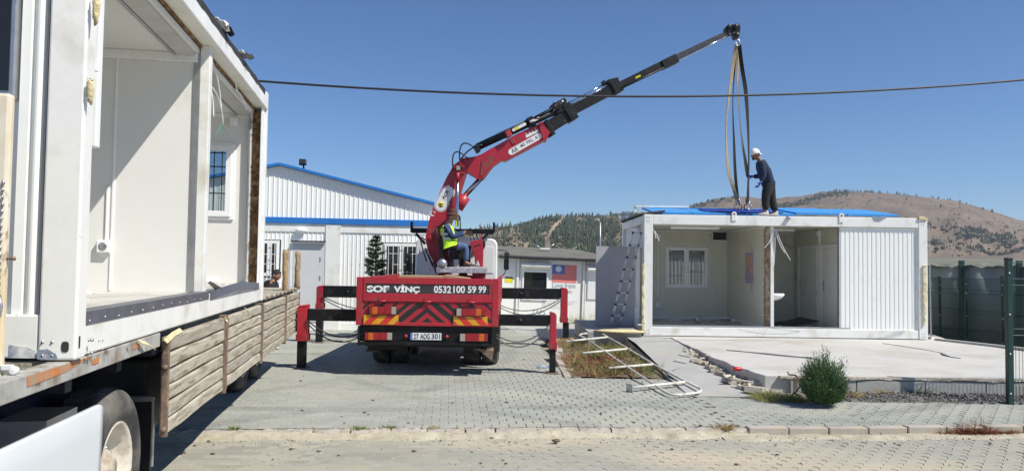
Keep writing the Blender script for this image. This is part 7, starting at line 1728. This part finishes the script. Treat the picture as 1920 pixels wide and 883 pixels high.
strip('shadow_strip', [(1362, 657), (1380, 658), (1400, 660), (1440, 664), (1480, 668), (1500, 670), (1526, 672), (1530, 674)], [.02, .08, .03, .12, .10, .06, .16, .13], 'long dark strip painted as a shadow on the slab in front of the cabin', 'shadow strip', shadow_grey)
strip('shadow_strip', [(1655, 644), (1690, 649), (1740, 657), (1765, 662), (1775, 668), (1800, 672)], [.02, .03, .03, .05, .16, .03], 'thin bent dark strip painted as a shadow on the slab in front of the ribbed panel', 'shadow strip', shadow_grey)
strip('cable', [(1383, 617), (1400, 622), (1430, 626), (1470, 627), (1500, 622), (1440, 615)], [.012]*6, 'grey cable lying along the front sill of the cabin', 'cable', steel, .48)
random.seed(3)
for i, (px, py, L, lab) in enumerate(((1400, 716, .28, 'broken pale concrete edging end nearest the pavement among the slab rubble'), (1350, 690, .22, 'pale broken concrete edging lying halfway up the ramp edge'), (1285, 668, .3, 'thin pale broken strip at the top of the ramp edge'), (1330, 668, .2, 'short pale strip lying on the slab edge above the rubble'))):
    q = G(px, py, .12 if i < 2 else .24); b = MB(); b.box(-L/2, L/2, -.03, .03, 0, .02); o = b.build('rubble_piece', concb, bevel=.003); o.location = q; o.rotation_euler = (.1, .05, -.6-.2*i); tag(o, lab, 'slat')  # loose pieces of broken concrete edging
b = MB(); p = G(1200, 623, .25)
b.ell((0, 0, 0), (.62, .28, .045), 16, 6, jit=.25); o = b.build('foam_sheet', foam); o.location = (2.55, 17.0, .36); tag(o, 'flattened sheet of yellow foam at the foot of the ladder', 'foam')
random.seed(14); b = MB()
for (u0, u1, v0, v1, n) in ((-5.5, 4, .0, 7, 60), (-5, 9, -1.4, -.2, 60)):
    for _ in range(n):
        p = kp(random.uniform(u0, u1), random.uniform(v0, v1)); r_ = random.uniform(.006, .018); b.ell((p.x, p.y, (.004 if v0 >= 0 else -.068)+r_*.3), (r_*1.6, r_, r_*.5), 5, 3, jit=.7)
b.build('dark_litter', soil, kind='stuff', fix=False)
for px, py, lab in ((462, 806, 'pale stone lying on the sand nearest the trailer shadow'), (566, 809, 'small pale stone on the sand left of centre'), (1043, 828, 'dark clod on the road in front of the truck')):
    q = G(px, py, -.05); b = MB(); b.ell((0, 0, .015), (.05, .035, .022), 8, 5, jit=.5); o = b.build('stone', upvc if 'pale' in lab else soil); o.location = q; tag(o, lab, 'stone')
# ================================================================== MARGINS (what a step to the side would show)
# rotate the flag container a little so that it follows the yard, and let it dip with the ground
mid.matrix_basis = Matrix.Translation(mid.location) @ Matrix.Rotation(RA(7), 4, 'Z') @ Matrix.Rotation(RA(1.4), 4, 'Y')
# neighbour seen through the cabin window
nb = thing('rear_container', 'white ribbed container behind the cabin, seen through its window', 'container', (7.5, 26, 0))
b = MB(); b.box(4.2, 11.5, 26.02, 28.5, -.1, 2.25); b.build('body', cladw, nb)
b = MB(); corrug(b, 4.2, 11.5, .1, 2.15, 26.0, .12, .015, 1); b.build('wall_cladding', cladw, nb, fix=False)
b = MB(); b.box(4.1, 11.6, 25.9, 28.6, 2.26, 2.34); b.build('roof', tarp, nb)
b = MB(); b.box(7.0, 8.1, 25.93, 25.98, .1, 1.75); b.build('door', M('faded_red_door', (.42, .13, .12), .6, 0, .1, 4), nb)
# ================================================================== AIR
hz = MB(); hz.box(-1150, 1500, -60, 1350, -8, 114); hz = hz.build('haze', bpy.data.materials.new('air'), kind='stuff')
am = hz.data.materials[0]; am.use_nodes = True; an = am.node_tree.nodes; an.remove(an['Principled BSDF']); pv = an.new('ShaderNodeVolumePrincipled')
pv.inputs['Color'].default_value = (.80, .87, 1, 1); pv.inputs['Density'].default_value = .00021; pv.inputs['Anisotropy'].default_value = .2
am.node_tree.links.new(pv.outputs[0], an['Material Output'].inputs['Volume'])
